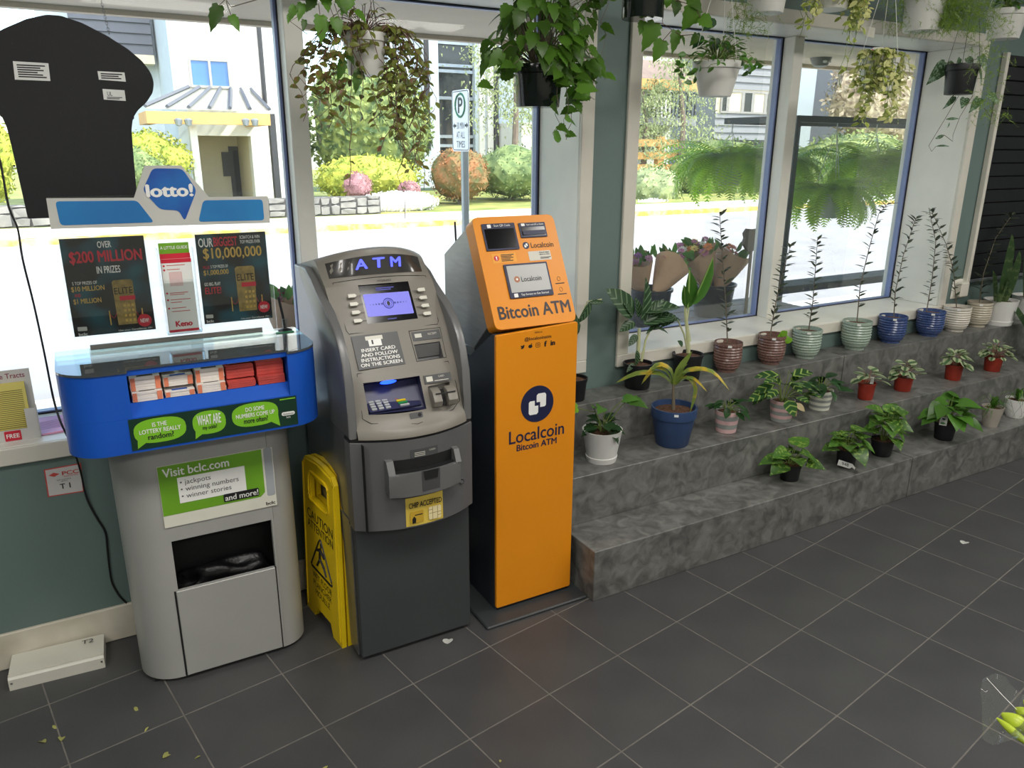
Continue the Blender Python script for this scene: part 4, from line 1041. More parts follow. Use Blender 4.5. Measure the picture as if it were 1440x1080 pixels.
def coin(pl_, parent, x, y, r_, ring, glyph, z_=0.0003):
    d = pl_.plate('coin_disc', circ(x, y, r_, 36), z_, z_ + 0.0006, ring, parent)
    s_ = r_ * 0.62
    a1 = [(-0.05, 0.15), (-0.05, 0.75), (0.1, 0.9), (0.75, 0.9), (0.88, 0.75), (0.88, -0.2), (0.75, -0.32), (0.3, -0.32), (0.3, 0.15)]
    k1 = pl_.plate('coin_glyph', [(x + a * s_ - 0.02 * r_, y + b * s_) for a, b in a1], z_ + 0.0006, z_ + 0.001, glyph, d if parent is fp else parent)
    k2 = pl_.plate('coin_glyph', [(x - a * s_ + 0.02 * r_, y - b * s_) for a, b in a1], z_ + 0.0006, z_ + 0.001, glyph, d if parent is fp else parent)
    return d
coin(pl, fp, 1.3105, 0.7825, 0.0655, m_nav, m_pw)
pl.text(fp, 'Localcoin', 1.311, 0.676, 0.222, 0.046, m_nav, 0.0003, bold=0.012)
pl.text(fp, 'Bitcoin ATM', 1.311, 0.634, 0.162, 0.023, m_nav, 0.0003, bold=0.025)
# tilted head
hb, ht = V((0, 2.15, 1.055)), V((0, 2.318, 1.398))
hp = Plane2(hb, (1, 0, 0), ht - hb)
hx0, hx1, hh = 1.156, 1.473, 0.386
side = [(2.556, 1.255), (2.37, 1.362), (2.335, 1.375), (2.20, 1.10), (2.215, 1.055), (2.322, 0.955), (2.556, 0.955)]
obj('head_box', MB().prism([(hx0 + 0.006, y, z) for y, z in side], (hx1 - hx0 - 0.012, 0, 0), 0.004), m_gup, btc)
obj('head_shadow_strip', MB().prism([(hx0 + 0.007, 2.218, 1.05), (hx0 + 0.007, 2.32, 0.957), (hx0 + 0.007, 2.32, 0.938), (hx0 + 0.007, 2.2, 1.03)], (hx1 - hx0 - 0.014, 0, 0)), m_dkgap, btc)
out_ = rnd([(hx0, 0), (hx1, 0), (hx1, hh), (hx0, hh)], 0.022, 5)
face = hp.plate('head_face', out_, -0.058, 0.0, m_or, btc, 0.003)
def bez(name, x0, x1, y0, y1, mat_in, ins=0.006, topbar=0.0, botbar=0.0):
    b = hp.plate(name, rnd([(x0, y0), (x1, y0), (x1, y1), (x0, y1)], 0.004), 0.0003, 0.004, m_nav, face, 0.0008)
    hp.plate('inset', hp.rect(x0 + ins, x1 - ins, y0 + ins + botbar, y1 - ins - topbar), 0.0041, 0.0046, mat_in, btc)
    return b
bez('scanner_bezel', 1.184, 1.31, 0.267, 0.361, m_scrn, 0.007, 0.012)
hp.text(face, 'Scan QR Code', 1.26, 0.352, 0.062, 0.009, m_pw, 0.0046); hp.plate('icon_tile', rrect(1.211, 0.3515, 0.014, 0.012, 0.002, 2), 0.0042, 0.0048, m_pw, face)
bez('note_slot_bezel', 1.325, 1.4305, 0.3055, 0.3585, m_scrn, 0.006, 0.01)
hp.text(face, 'Insert cash bill as shown', 1.388, 0.351, 0.068, 0.007, m_pw, 0.0046); hp.plate('icon_tile', rrect(1.3415, 0.351, 0.014, 0.009, 0.002, 2), 0.0042, 0.0048, m_pw, face)
hp.plate('note_slot', hp.rect(1.334, 1.422, 0.314, 0.329), 0.0047, 0.008, m_nav, btc)
coin(hp, face, 1.338, 0.279, 0.0125, m_nav, m_pw)
hp.text(face, 'Localcoin', 1.402, 0.278, 0.09, 0.018, m_pk, 0.0003, bold=0.01)
wn = hp.plate('warning_sticker', rrect(1.245, 0.241, 0.092, 0.033, 0.003), 0.0003, 0.0007, M('pale_orange_sticker', (234, 160, 50), 0.45), face)
hp.plate('red_alert', circ(1.215, 0.241, 0.0095, 16), 0.0007, 0.0012, m_red, wn); hp.text(wn, '!', 1.215, 0.241, 0.003, 0.012, m_pw, 0.0013, bold=0.05)
hp.lines(wn, 1.258, 0.241, 0.05, 0.026, 5, m_pk, 0.0007)
hpn = hp.plate('help_sticker', rrect(1.384, 0.2405, 0.088, 0.033, 0.003), 0.0003, 0.0007, m_cream, face)
hp.text(hpn, 'Need help?\nStart a chat', 1.403, 0.248, 0.04, 0.012, m_pk, 0.0008, bold=0.01); hp.lines(hpn, 1.405, 0.232, 0.042, 0.008, 2, m_pk, 0.0007)
sb = hp.plate('screen_bezel', rnd([(1.233, 0.0985), (1.4025, 0.0985), (1.4025, 0.217), (1.233, 0.217)], 0.004), 0.0003, 0.005, m_nav, face, 0.0008)
si = hp.plate('touch_screen', hp.rect(1.242, 1.396, 0.118, 0.2105), 0.0051, 0.0056, M('lit_grey_screen', (170, 170, 168), 0.3, var=0.02, emit=0.12), btc)
m_brown = M('coin_brown', (176, 116, 84), 0.4)
d = hp.plate('screen_logo', circ(1.272, 0.1625, 0.011, 20), 0.0057, 0.006, m_brown, btc); hp.plate('screen_logo', circ(1.272, 0.1625, 0.004, 10), 0.0061, 0.0063, m_pw, btc)
hp.text(btc, 'Localcoin', 1.327, 0.1615, 0.078, 0.017, m_pk, 0.0058, bold=0.005)
hp.text(sb, 'Tap Screen to Get Started', 1.329, 0.108, 0.108, 0.009, m_pw, 0.0052, bold=0.01); hp.plate('icon_tile', rrect(1.256, 0.108, 0.015, 0.013, 0.002, 2), 0.0052, 0.0057, m_pw, sb)
for yy, lab_ in ((0.1535, 0), (0.1155, 1)):
    obj('outline_icon', MB().tube([hp.p(x, y, 0.0004) for x, y in circ(1.4375, yy, 0.006, 12, 0.0075)], 0.0006, 4, closed=True), m_pk, face)
    hp.lines(face, 1.4385, yy - 0.0165, 0.036, 0.006, 1, m_pk, 0.0002)
hp.text(face, 'Bitcoin ATM', 1.318, 0.055, 0.278, 0.043, M('charcoal_print', (50, 44, 48), 0.4), 0.0004, bold=0.025)
obj('antenna', MB().tube([V((1.2, 2.53, 1.25)), V((1.195, 2.53, 1.37))], 0.0035, 6), m_black, btc)
# ================================================================== PLANTS
SHAPES = {
    'heart': [(0, 0.02), (-0.09, 0.16), (-0.04, 0.31), (0.14, 0.41), (0.36, 0.37), (0.6, 0.26), (0.82, 0.11), (1, 0)],
    'ellip': [(0, 0.01), (0.1, 0.12), (0.3, 0.235), (0.5, 0.26), (0.7, 0.21), (0.88, 0.1), (1, 0)],
    'broad': [(0, 0.01), (0.06, 0.15), (0.25, 0.3), (0.45, 0.33), (0.7, 0.26), (0.88, 0.12), (1, 0)],
    'lance': [(0, 0.01), (0.15, 0.075), (0.4, 0.125), (0.65, 0.105), (0.85, 0.05), (1, 0)],
    'ivy': [(0, 0.02), (-0.06, 0.16), (0.06, 0.36), (0.13, 0.3), (0.27, 0.42), (0.35, 0.33), (0.5, 0.34), (0.58, 0.24), (0.75, 0.18), (0.82, 0.1), (1, 0)],
    'round': [(0, 0.01), (-0.08, 0.2), (0.04, 0.4), (0.3, 0.5), (0.6, 0.47), (0.85, 0.27), (1, 0)],
    'sword': [(0, 0.05), (0.2, 0.085), (0.5, 0.1), (0.8, 0.075), (0.93, 0.035), (1, 0)],
}
LM = {}
def leaf_mesh(shape, mat, fold=0.25, droop=0.25):
    key = (shape, mat.name, fold, droop)
    if key in LM: return LM[key]
    bm = bmesh.new()
    rows = []
    for t_, w_ in SHAPES[shape]:
        z = -droop * t_ * abs(t_)
        mid = bm.verts.new((max(t_, 0), 0, z))
        if w_ <= 0.0: rows.append((None, mid, None)); continue
        rows.append((bm.verts.new((t_, w_, z + w_ * fold)), mid, bm.verts.new((t_, -w_, z + w_ * fold))))
    for a, b in zip(rows, rows[1:]):
        if b[0] is None:
            bm.faces.new((a[1], b[1], a[0])); bm.faces.new((a[2], b[1], a[1]))
        else:
            bm.faces.new((a[1], b[1], b[0], a[0])); bm.faces.new((a[2], b[2], b[1], a[1]))
    bmesh.ops.remove_doubles(bm, verts=bm.verts[:], dist=1e-6)
    me = bpy.data.meshes.new('leaf_' + shape)
    bm.to_mesh(me); bm.free()
    me.polygons.foreach_set('use_smooth', [True] * len(me.polygons))
    me.materials.append(mat)
    LM[key] = me
    return me
def leaf(parent, me, base, d, up, L, ws=1.0, name='leaf'):
    d = V(d).normalized(); up = V(up)
    y = up.cross(d)
    if y.length < 1e-3: y = V((0, 0, 1)).cross(d) if abs(d.z) < 0.9 else V((1, 0, 0)).cross(d)
    y.normalize(); z = d.cross(y)
    o = bpy.data.objects.new(name, me); COL.objects.link(o)
    o.parent = parent
    o.location = V(base) - WLOC[parent]
    o.rotation_mode = 'QUATERNION'
    o.rotation_quaternion = Matrix((d, y, z)).transposed().to_quaternion()
    o.scale = (L, L * ws, L)
    return o
def strip_leaf(parent, pts, w_, mat, up=V((0, 0, 1)), name='leaf', fold=0.3):
    """long leaf following pts, widest a third of the way, its own mesh"""
    pts = [V(p) for p in pts]
    sm = []
    for i in range(len(pts) - 1):
        p0, p1, p2, p3 = pts[max(i - 1, 0)], pts[i], pts[i + 1], pts[min(i + 2, len(pts) - 1)]
        for f in (0, 0.33, 0.67): sm.append(0.5 * ((2 * p1) + (-p0 + p2) * f + (2 * p0 - 5 * p1 + 4 * p2 - p3) * f * f + (-p0 + 3 * p1 - 3 * p2 + p3) * f ** 3))
    sm.append(pts[-1])
    bm = bmesh.new(); prev = None
    n = len(sm)
    for i, p in enumerate(sm):
        t_ = i / (n - 1)
        d = (sm[min(i + 1, n - 1)] - sm[max(i - 1, 0)]).normalized()
        s = up.cross(d)
        if s.length < 0.05: s = V((1, 0, 0))
        s.normalize(); nn = d.cross(s)
        ww = w_ / 2 * (0.35 + 0.65 * math.sin(min(1, t_ * 1.8) * 1.5708)) * (1 - max(0, (t_ - 0.5) / 0.5) ** 1.8)
        row = [bm.verts.new(p + s * ww + nn * ww * fold), bm.verts.new(p), bm.verts.new(p - s * ww + nn * ww * fold)]
        if prev:
            for q in (0, 1): bm.faces.new((prev[q], prev[q + 1], row[q + 1], row[q]))
        prev = row
    me = bpy.data.meshes.new('long_leaf'); bm.to_mesh(me); bm.free()
    return obj(name, me, mat, parent, 'all')

m_soil = M('brown_potting_soil', (64, 42, 28), 0.95, col2=(112, 76, 52), scale=90, bump=1.0, bscale=120)
m_potblack = M('black_nursery_plastic', (20, 21, 24), 0.45)
m_potwhite = M('white_plastic_pot', (224, 224, 220), 0.35)
m_potnavy = M('navy_plastic_pot', (44, 66, 104), 0.42)
m_red_pot = M('red_plastic_pot', (146, 46, 30), 0.45)
m_potbrown = M('brown_speckled_glaze', (108, 80, 72), 0.25, col2=(138, 106, 98), scale=150, lo=0.45, hi=0.7)
m_potsage = M('sage_speckled_glaze', (146, 162, 148), 0.25, col2=(168, 184, 170), scale=150, lo=0.45, hi=0.7)
m_potblue = M('cobalt_speckled_glaze', (54, 72, 118), 0.22, col2=(72, 90, 136), scale=150, lo=0.45, hi=0.7)
m_potcream = M('ivory_ribbed_glaze', (206, 200, 188), 0.3, var=0.05)
m_potbeige = M('beige_ribbed_glaze', (182, 174, 156), 0.3, var=0.05)
m_pottaupe = M('taupe_ceramic', (170, 162, 152), 0.4)
m_stripe_pink = M('pink_wash', (216, 178, 178), 0.6, var=0.06)
m_stripe_grey = M('grey_wash', (150, 154, 150), 0.6, var=0.06)
m_stripe_white = M('white_wash', (222, 222, 208), 0.6, var=0.04)
m_stem = M('green_stem', (110, 130, 62), 0.6)
m_woody = M('grey_brown_twig', (112, 102, 86), 0.7)
m_tag = M('white_price_tag', (232, 232, 228), 0.6)

def pot(name, label, cat, bpx, bpy_, z, rim_w, rim_y, mat, base_ratio=0.78, style=None, group=None, tagged=False):
    """a pot standing where its foot meets the step in the picture"""
    rim_y -= 4.0 if style == 'ribbed' else 2.5
    rim_w *= 0.95 if style == 'ribbed' else 0.97
    p = onz(bpx, bpy_, z)
    br_ = rim_w / 2 * mpp(p) * base_ratio
    h = V((p.x, p.y, 0)).normalized()
    c = p + h * br_
    rr_ = rim_w / 2 * mpp(c)
    lim = {True: W - 0.006}.get(z > 0.55, 2.243 if z < 0.3 else 2.478) - rr_       # keep clear of the riser or wall behind
    if c.y > lim: c = V((ony(bpx, bpy_ - 4, lim).x, lim, z))
    br_ = rr_ * base_ratio
    top = atd(bpx, rim_y, c).z
    hgt = max(0.04, top - z)
    t_ = thing(name, label, cat, c, group)
    prof = [(0.0, 0.0), (br_ * 0.97, 0.0), (br_, 0.003)]
    if style == 'ribbed':
        n = 9
        prof = [(0, 0), (rr_ * 0.66, 0), (rr_ * 0.67, hgt * 0.08), (rr_ * 0.75, hgt * 0.1)]
        for i in range(n):
            f = i / n
            bulge = rr_ * (0.84 + 0.16 * math.sin(min(1, f * 2.4) * 1.5708) - 0.02 * f)
            prof += [(bulge - 0.0032, hgt * (0.12 + 0.84 * f)), (bulge + 0.0014, hgt * (0.12 + 0.84 * (f + 0.45 / n)))]
        prof += [(rr_ * 0.985, hgt), (rr_ * 0.93, hgt), (rr_ * 0.9, hgt * 0.85), (rr_ * 0.86, hgt * 0.8)]
    elif style == 'nursery':
        prof += [(rr_ * 0.93, hgt * 0.86), (rr_ * 0.99, hgt * 0.87), (rr_, hgt), (rr_ * 0.93, hgt), (rr_ * 0.9, hgt * 0.84)]
    elif style == 'collar':
        prof += [(rr_ * 0.94, hgt * 0.74), (rr_ * 1.0, hgt * 0.755), (rr_ * 1.01, hgt * 0.97), (rr_, hgt), (rr_ * 0.94, hgt), (rr_ * 0.9, hgt * 0.8)]
    elif style == 'saucer':
        prof = [(0, 0), (br_, 0), (br_ * 1.08, hgt * 0.17), (br_ * 1.02, hgt * 0.175), (br_ * 1.03, hgt * 0.19), (rr_ * 0.98, hgt * 0.97), (rr_, hgt), (rr_ * 0.94, hgt), (rr_ * 0.88, hgt * 0.82)]
    elif style == 'bowl':
        prof = [(0, 0), (br_, 0), (rr_ * 0.86, hgt * 0.25), (rr_ * 0.98, hgt * 0.6), (rr_, hgt), (rr_ * 0.93, hgt), (rr_ * 0.88, hgt * 0.8)]
    else:
        prof += [(rr_ * 0.985, hgt * 0.97), (rr_, hgt), (rr_ * 0.93, hgt), (rr_ * 0.88, hgt * 0.8)]
    obj('pot', MB().lathe(prof, c, 32), mat, t_, True)
    obj('soil', MB().lathe([(0, hgt * 0.9), (rr_ * 0.5, hgt * 0.9), (rr_ * 0.9, hgt * 0.87), (rr_ * 0.9, hgt * 0.85)], c, 20), m_soil, t_)
    if tagged:
        d = -V((c.x, c.y, 0)).normalized(); s_ = V((-d.y, d.x, 0))
        q = c + d * (rr_ * 1.0) + s_ * (rr_ * 0.12) + V((0, 0, hgt * 0.93))
        obj('price_tag', MB().obox(q, s_, V((0, 0, 1)), d, 0.009, 0.005, 0.0012), m_tag, t_)
    return t_, c, rr_, hgt
def stripes(t_, c, rr_, br_, hgt, mats):
    n = len(mats)
    for i, mt in enumerate(mats):
        f0, f1 = i / n, (i + 1) / n
        r0, r1 = br_ + (rr_ - br_) * f0, br_ + (rr_ - br_) * f1
        obj('stripe', MB().lathe([(r0 + 0.0008, hgt * f0 + 0.001), (r1 + 0.0008, hgt * f1)], c, 28), mt, t_, True)
def curve(a, b, sag, n=5):
    return [a.lerp(b, i / n) + V((0, 0, sag * 4 * (i / n) * (1 - i / n))) for i in range(n + 1)]
def bush(t_, c, n, rad, hgt, L, shape, mat, fold=0.25, droop=0.3, stem=m_stem, sr=0.0016, lo=0.2, seed=1, spread=1.0, ws=1.0, dz=None):
    rn = random.Random(seed)
    sm = MB()
    for i in range(n):
        a = i * 2.39996 + rn.uniform(-0.4, 0.4)
        f = (i + 0.5) / n
        r_ = rad * (0.25 + 0.75 * f ** 0.7) * rn.uniform(0.8, 1.15)
        z_ = hgt * (1 - f * (1 - lo)) * rn.uniform(0.82, 1.1)
        sy = math.sin(a) * (1.0 if math.sin(a) < 0 else 0.42)
        tip = c + V((math.cos(a) * r_ * 0.62, sy * r_ * 0.62, z_))
        if tip.y > W - 0.05: tip.y = W - 0.06
        b = c + V((math.cos(a) * 0.008, math.sin(a) * 0.008, 0))
        sm.tube(curve(b, tip, 0.012, 4), sr, 4)
        d = V((math.cos(a), sy, rn.uniform(*dz) if dz else rn.uniform(-0.55, 0.25) * spread + 0.25 * (1 - f)))
        leaf(t_, leaf_mesh(shape, mat, fold, droop), tip, d, V((rn.uniform(-0.4, 0.4), rn.uniform(-0.5, 0.1), 1)), L * rn.uniform(0.75, 1.15), ws)
    obj('stems', sm, stem, t_)

g_poth = leaf_mat('pothos_leaf', (74, 116, 44), (140, 168, 78), 'blotch', 0.3, pscale=5)
g_dark = leaf_mat('deep_green_leaf', (44, 78, 40), var=0.35)
g_mid = leaf_mat('mid_green_leaf', (80, 126, 46), var=0.35)
g_calathea = leaf_mat('calathea_leaf', (52, 92, 44), (158, 182, 96), 'veins', 0.25, pscale=3.2)
g_white = leaf_mat('silver_edged_leaf', (80, 112, 72), (176, 188, 148), 'edge', 0.25)
g_agl = leaf_mat('striped_dark_leaf', (48, 76, 46), (112, 138, 104), 'veins', 0.2, pscale=5)
g_olive = leaf_mat('olive_leaf', (62, 72, 54), var=0.4, transl=0.15)
g_fresh = leaf_mat('fresh_green_leaf', (126, 176, 50), var=0.25)
g_dief = leaf_mat('dieffenbachia_leaf', (64, 108, 36), (150, 176, 96), 'mid', 0.2)
g_drac = leaf_mat('yellowing_strap_leaf', (126, 146, 66), (206, 178, 60), 'blotch', 0.2, pscale=12)
g_snake = leaf_mat('snake_leaf', (58, 82, 48), (96, 114, 72), 'blotch', 0.2, pscale=14)
g_grape = leaf_mat('grape_ivy_leaf', (84, 124, 40), var=0.5, transl=0.45)
g_bronze = leaf_mat('bronze_green_leaf', (116, 124, 54), (136, 92, 70), 'blotch', 0.4, pscale=3)
g_hoya = leaf_mat('yellow_green_leaf', (150, 166, 72), (206, 206, 140), 'edge', 0.3)
g_silver = leaf_mat('silver_satin_leaf', (74, 104, 64), (150, 172, 150), 'blotch', 0.2, pscale=8)
Z1, Z2, Z3 = 0.207, 0.408, 0.607

# ---- lower step: pothos in black pots
grp = 'pothos in black pots on the lowest step'
for k_, (bx, by, rw, ry, lab, n, rad, hg, L, tagd) in enumerate((
        (1109, 678, 32, 653, 'small pothos in a black pot, leftmost on the lowest step', 13, 0.12, 0.085, 0.088, 0),
        (1188, 658, 31, 632, 'pothos in a black pot with a torn label reading 948', 18, 0.12, 0.10, 0.078, 1),
        (1238, 643, 33, 619, 'upright pothos in a black pot right of the torn label', 22, 0.12, 0.17, 0.085, 0),
        (1325.6, 620, 31, 594, 'broad pothos in a black pot with a printed white plant tag', 24, 0.17, 0.13, 0.095, 2))):
    t_, c, rr_, h_ = pot('potted_pothos', lab, 'potted plant', bx, by, Z1 + 0.0003, rw, ry, m_potblack, 0.8, 'nursery', grp)
    bush(t_, c + V((0, 0, h_ * 0.9)), n, rad, hg, L, 'heart', g_poth if k_ != 3 else g_mid, 0.2, 0.3, seed=20 + k_, ws=1.18)
    d = -V((c.x, c.y, 0)).normalized(); s_ = V((-d.y, d.x, 0)); u_ = V((0, 0, 1))
    if tagd == 1:
        q = Plane2(c + d * (rr_ * 0.98) + d * 0.012 + V((0, 0, h_ * 0.3)), s_ + V((0, 0, -0.12)), u_)
        o_ = q.plate('torn_label', [(-0.034, -0.012), (0.02, -0.014), (0.03, -0.004), (0.042, -0.012), (0.044, -0.002), (0.03, 0.012), (-0.03, 0.016)], 0.001, 0.002, m_tag, t_)
        q.text(o_, '948', 0.0, 0.002, 0.03, 0.016, m_pk, 0.0022)
    if tagd == 2:
        q = Plane2(c + d * (rr_ * 1.0) - s_ * 0.012 + V((0, 0, h_ * 0.92)), s_, u_)
        o_ = q.plate('plant_tag', q.rect(-0.017, 0.017, 0.0, 0.045), 0.001, 0.0025, m_tag, t_)
        q.plate('tag_print', circ(0, 0.034, 0.008, 10, 0.005), 0.0025, 0.003, m_nav, o_); q.plate('tag_print', [(-0.013, 0.008), (0.0, 0.006), (0.013, 0.01), (0.004, 0.017), (-0.008, 0.016)], 0.0025, 0.003, M('tag_green', (60, 130, 60), 0.5), o_)
# long stray runner on the leftmost pothos
# ---- small grassy plants at far right
for k_, (bx, by, rw, ry, mt, lab) in enumerate(((1391, 601, 29, 573, m_pottaupe, 'spiky air plant in a plain taupe pot on the lowest step'), (1425.6, 588, 31, 562, m_potwhite, 'spiky air plant in a white pot crossed by grey lines'))):
    t_, c, rr_, h_ = pot('potted_bromeliad', lab, 'potted plant', bx, by, Z1 + 0.0003, rw, ry, mt, 0.68 if k_ == 0 else 0.7, 'bowl' if k_ else None, 'spiky plants in pale pots on the lowest step')
    top = c + V((0, 0, h_ * 0.88))
    rn = random.Random(50 + k_)
    for i in range(7):
        a = i * 0.9; leaf(t_, leaf_mesh('ellip', g_mid, 0.4, -0.1), top + V((0, 0, 0.006)), V((math.cos(a) * 0.35, math.sin(a) * 0.35, 1)), V((-math.cos(a), -math.sin(a), 0.3)), rn.uniform(0.05, 0.075))
    for i in range(24):
        a = rn.uniform(0, 6.28); r_ = rn.uniform(0.05, 0.11); e_ = top + V((math.cos(a) * r_, min(math.sin(a) * r_, 0.1), rn.uniform(-0.05, 0.05)))
        strip_leaf(t_, [top, top.lerp(e_, 0.5) + V((0, 0, rn.uniform(0.02, 0.06))), e_], 0.0045, g_mid, name='leaf')
    if k_:
        mb = MB()
        for i in range(5):
            a0 = 3.4 + i * 0.35
            mb.tube([c + V((math.cos(a0 + f * 0.7 * (-1) ** i) * (rr_ * (0.72 + 0.28 * min(1, f * 1.6)) + 0.001), math.sin(a0 + f * 0.7 * (-1) ** i) * (rr_ * (0.72 + 0.28 * min(1, f * 1.6)) + 0.001), h_ * f)) for f in (0.1, 0.3, 0.5, 0.7, 0.95)], 0.0008, 4)
        obj('glaze_lines', mb, m_stripe_grey, t_)
# ---- middle step
t_, c, rr_, h_ = pot('potted_philodendron', 'lobed green plant in a white saucer pot next to the orange machine', 'potted plant', 845, 654, Z2 + 0.0003, 58, 605, m_potwhite, 0.74, 'saucer')
top = c + V((0, 0, h_ * 0.9))
bush(t_, top, 16, 0.09, 0.06, 0.06, 'ivy', g_dark, 0.15, 0.25, seed=5)
sm = MB()
for pb, pm, pe, L, sh in (((845, 600), (838, 580), (812, 574), 26, 'ivy'), ((850, 598), (862, 575), (876, 562), 22, 'ivy'), ((852, 600), (874, 570), (884, 563), 28, 'ivy'), ((848, 598), (850, 580), (846, 572), 24, 'ivy'), ((846, 596), (838, 582), (835, 572), 20, 'ivy')):
    a, b, e_ = atd(*pb, c), atd(*pm, c), atd(*pe, c)
    sm.tube([a, b, e_], 0.002, 5)
    leaf(t_, leaf_mesh(sh, g_fresh if pe[0] < 820 else g_mid, 0.2, 0.4), e_, (e_ - b) + V((0, -0.02, -0.02)), V((0, -0.6, 0.8)), L * mpp(c))
obj('long_stems', sm, m_stem, t_)

t_, c, rr_, h_ = pot('potted_dracaena', 'dracaena with drooping yellow-tipped straps in a large navy pot', 'potted plant', 944, 631, Z2 + 0.0003, 65, 573, m_potnavy, 0.72, 'collar', tagged=True)
a = lambda x, y, dy=0.0: atd(x, y, c) + V((0, dy, 0))
obj('trunk', MB().tube([a(947, 580), a(947, 560), a(947, 540)], 0.008, 8, 0.006), m_woody, t_, True)
for pts, w_ in ((((947, 543), (952, 520), (968, 492)), 0.03), (((947, 542), (940, 520), (918, 512), (894, 538)), 0.028), (((946, 541), (925, 525), (890, 524), (858, 536)), 0.03), (((947, 541), (965, 520), (995, 521), (1017, 546)), 0.028), (((948, 542), (962, 530), (972, 545), (962, 577)), 0.026), (((948, 541), (965, 530), (975, 535), (986, 548)), 0.02), (((947, 540), (950, 522), (962, 510)), 0.022), (((947, 541), (955, 525), (965, 520), (985, 518)), 0.018), (((946, 541), (935, 522), (915, 515), (902, 522)), 0.02)):
    strip_leaf(t_, [a(x, y, -0.012 * i) for i, (x, y) in enumerate(pts)], w_, g_drac, V((0, -0.5, 0.8)))
t_, c, rr_, h_ = pot('potted_peperomia', 'low dark-leaved plant in a pink striped pot', 'potted plant', 1020, 610, Z2 + 0.0003, 35, 578, m_stripe_grey, 0.8, None)
stripes(t_, c, rr_, rr_ * 0.8, h_, [m_stripe_pink, m_stripe_grey, m_stripe_pink, m_stripe_grey, m_stripe_pink])
bush(t_, c + V((0, 0, h_ * 0.9)), 16, 0.10, 0.055, 0.062, 'ellip', g_dark, 0.3, 0.3, seed=6)
t_, c, rr_, h_ = pot('potted_calathea', 'variegated calathea with striped leaves in a pink striped pot', 'potted plant', 1097, 594.6, Z2 + 0.0003, 35, 563, m_stripe_grey, 0.8, None)
stripes(t_, c, rr_, rr_ * 0.8, h_, [m_stripe_grey, m_stripe_pink, m_stripe_grey, m_stripe_pink, m_stripe_grey, m_stripe_pink])
bush(t_, c + V((0, 0, h_ * 0.9)), 22, 0.17, 0.14, 0.105, 'ellip', g_calathea, 0.2, 0.25, seed=8)
for pb, pe in (((1098, 565), (1108, 580)), ((1103, 562), (1118, 572))):
    leaf(t_, leaf_mesh('ellip', leaf_mat('dry_cream_leaf', (214, 196, 150), var=0.15), 0.3, 0.2), atd(*pb, c) + V((0, -0.06, 0)), atd(*pe, c) - atd(*pb, c), V((0, -1, 0.3)), 0.06)
t_, c, rr_, h_ = pot('potted_peace_lily', 'leafy dark green plant in a white and grey striped pot', 'potted plant', 1151, 578, Z2 + 0.0003, 34, 549.5, m_stripe_white, 0.8, None)
stripes(t_, c, rr_, rr_ * 0.8, h_, [m_stripe_white, m_stripe_grey, m_stripe_white, m_stripe_grey, m_stripe_white, m_stripe_grey, m_stripe_white])
bush(t_, c + V((0, 0, h_ * 0.9)), 20, 0.13, 0.075, 0.075, 'ellip', g_dark, 0.25, 0.3, seed=9)
for k_, (bx, by, rw, ry, lab, n, rad, L) in enumerate(((1216, 563, 25, 539.5, 'sparse begonia in a red pot, nearest the striped pots', 9, 0.11, 0.05), (1268, 551, 27, 531, 'begonia in a red pot, second from the striped pots', 17, 0.1, 0.052), (1338.6, 535.5, 25, 513.5, 'begonia in a red pot, third from the striped pots', 18, 0.1, 0.048), (1394, 523, 25.5, 503, 'bushy begonia in a red pot, furthest right of the red pots', 34, 0.14, 0.04))):
    t_, c, rr_, h_ = pot('potted_begonia', lab, 'potted plant', bx, by, Z2 + 0.0003, rw, ry, m_red_pot, 0.82, 'nursery', 'begonias in red pots on the middle step')
    bush(t_, c + V((0, 0, h_ * 0.9)), int(n * 1.4), rad * 1.1, 0.085, L, 'round', g_white, 0.1, 0.15, M('pink_stalk', (150, 110, 92), 0.6), 0.0012, seed=30 + k_)
    if k_ < 2:
        d = -V((c.x, c.y, 0)).normalized(); s_ = V((-d.y, d.x, 0))
        obj('plant_tag', MB().obox(c + d * (rr_ * 0.5) + s_ * 0.02 + V((0, 0, h_ + 0.018)), s_, V((0, 0, 1)), d, 0.008, 0.018, 0.0008), m_tag, t_)
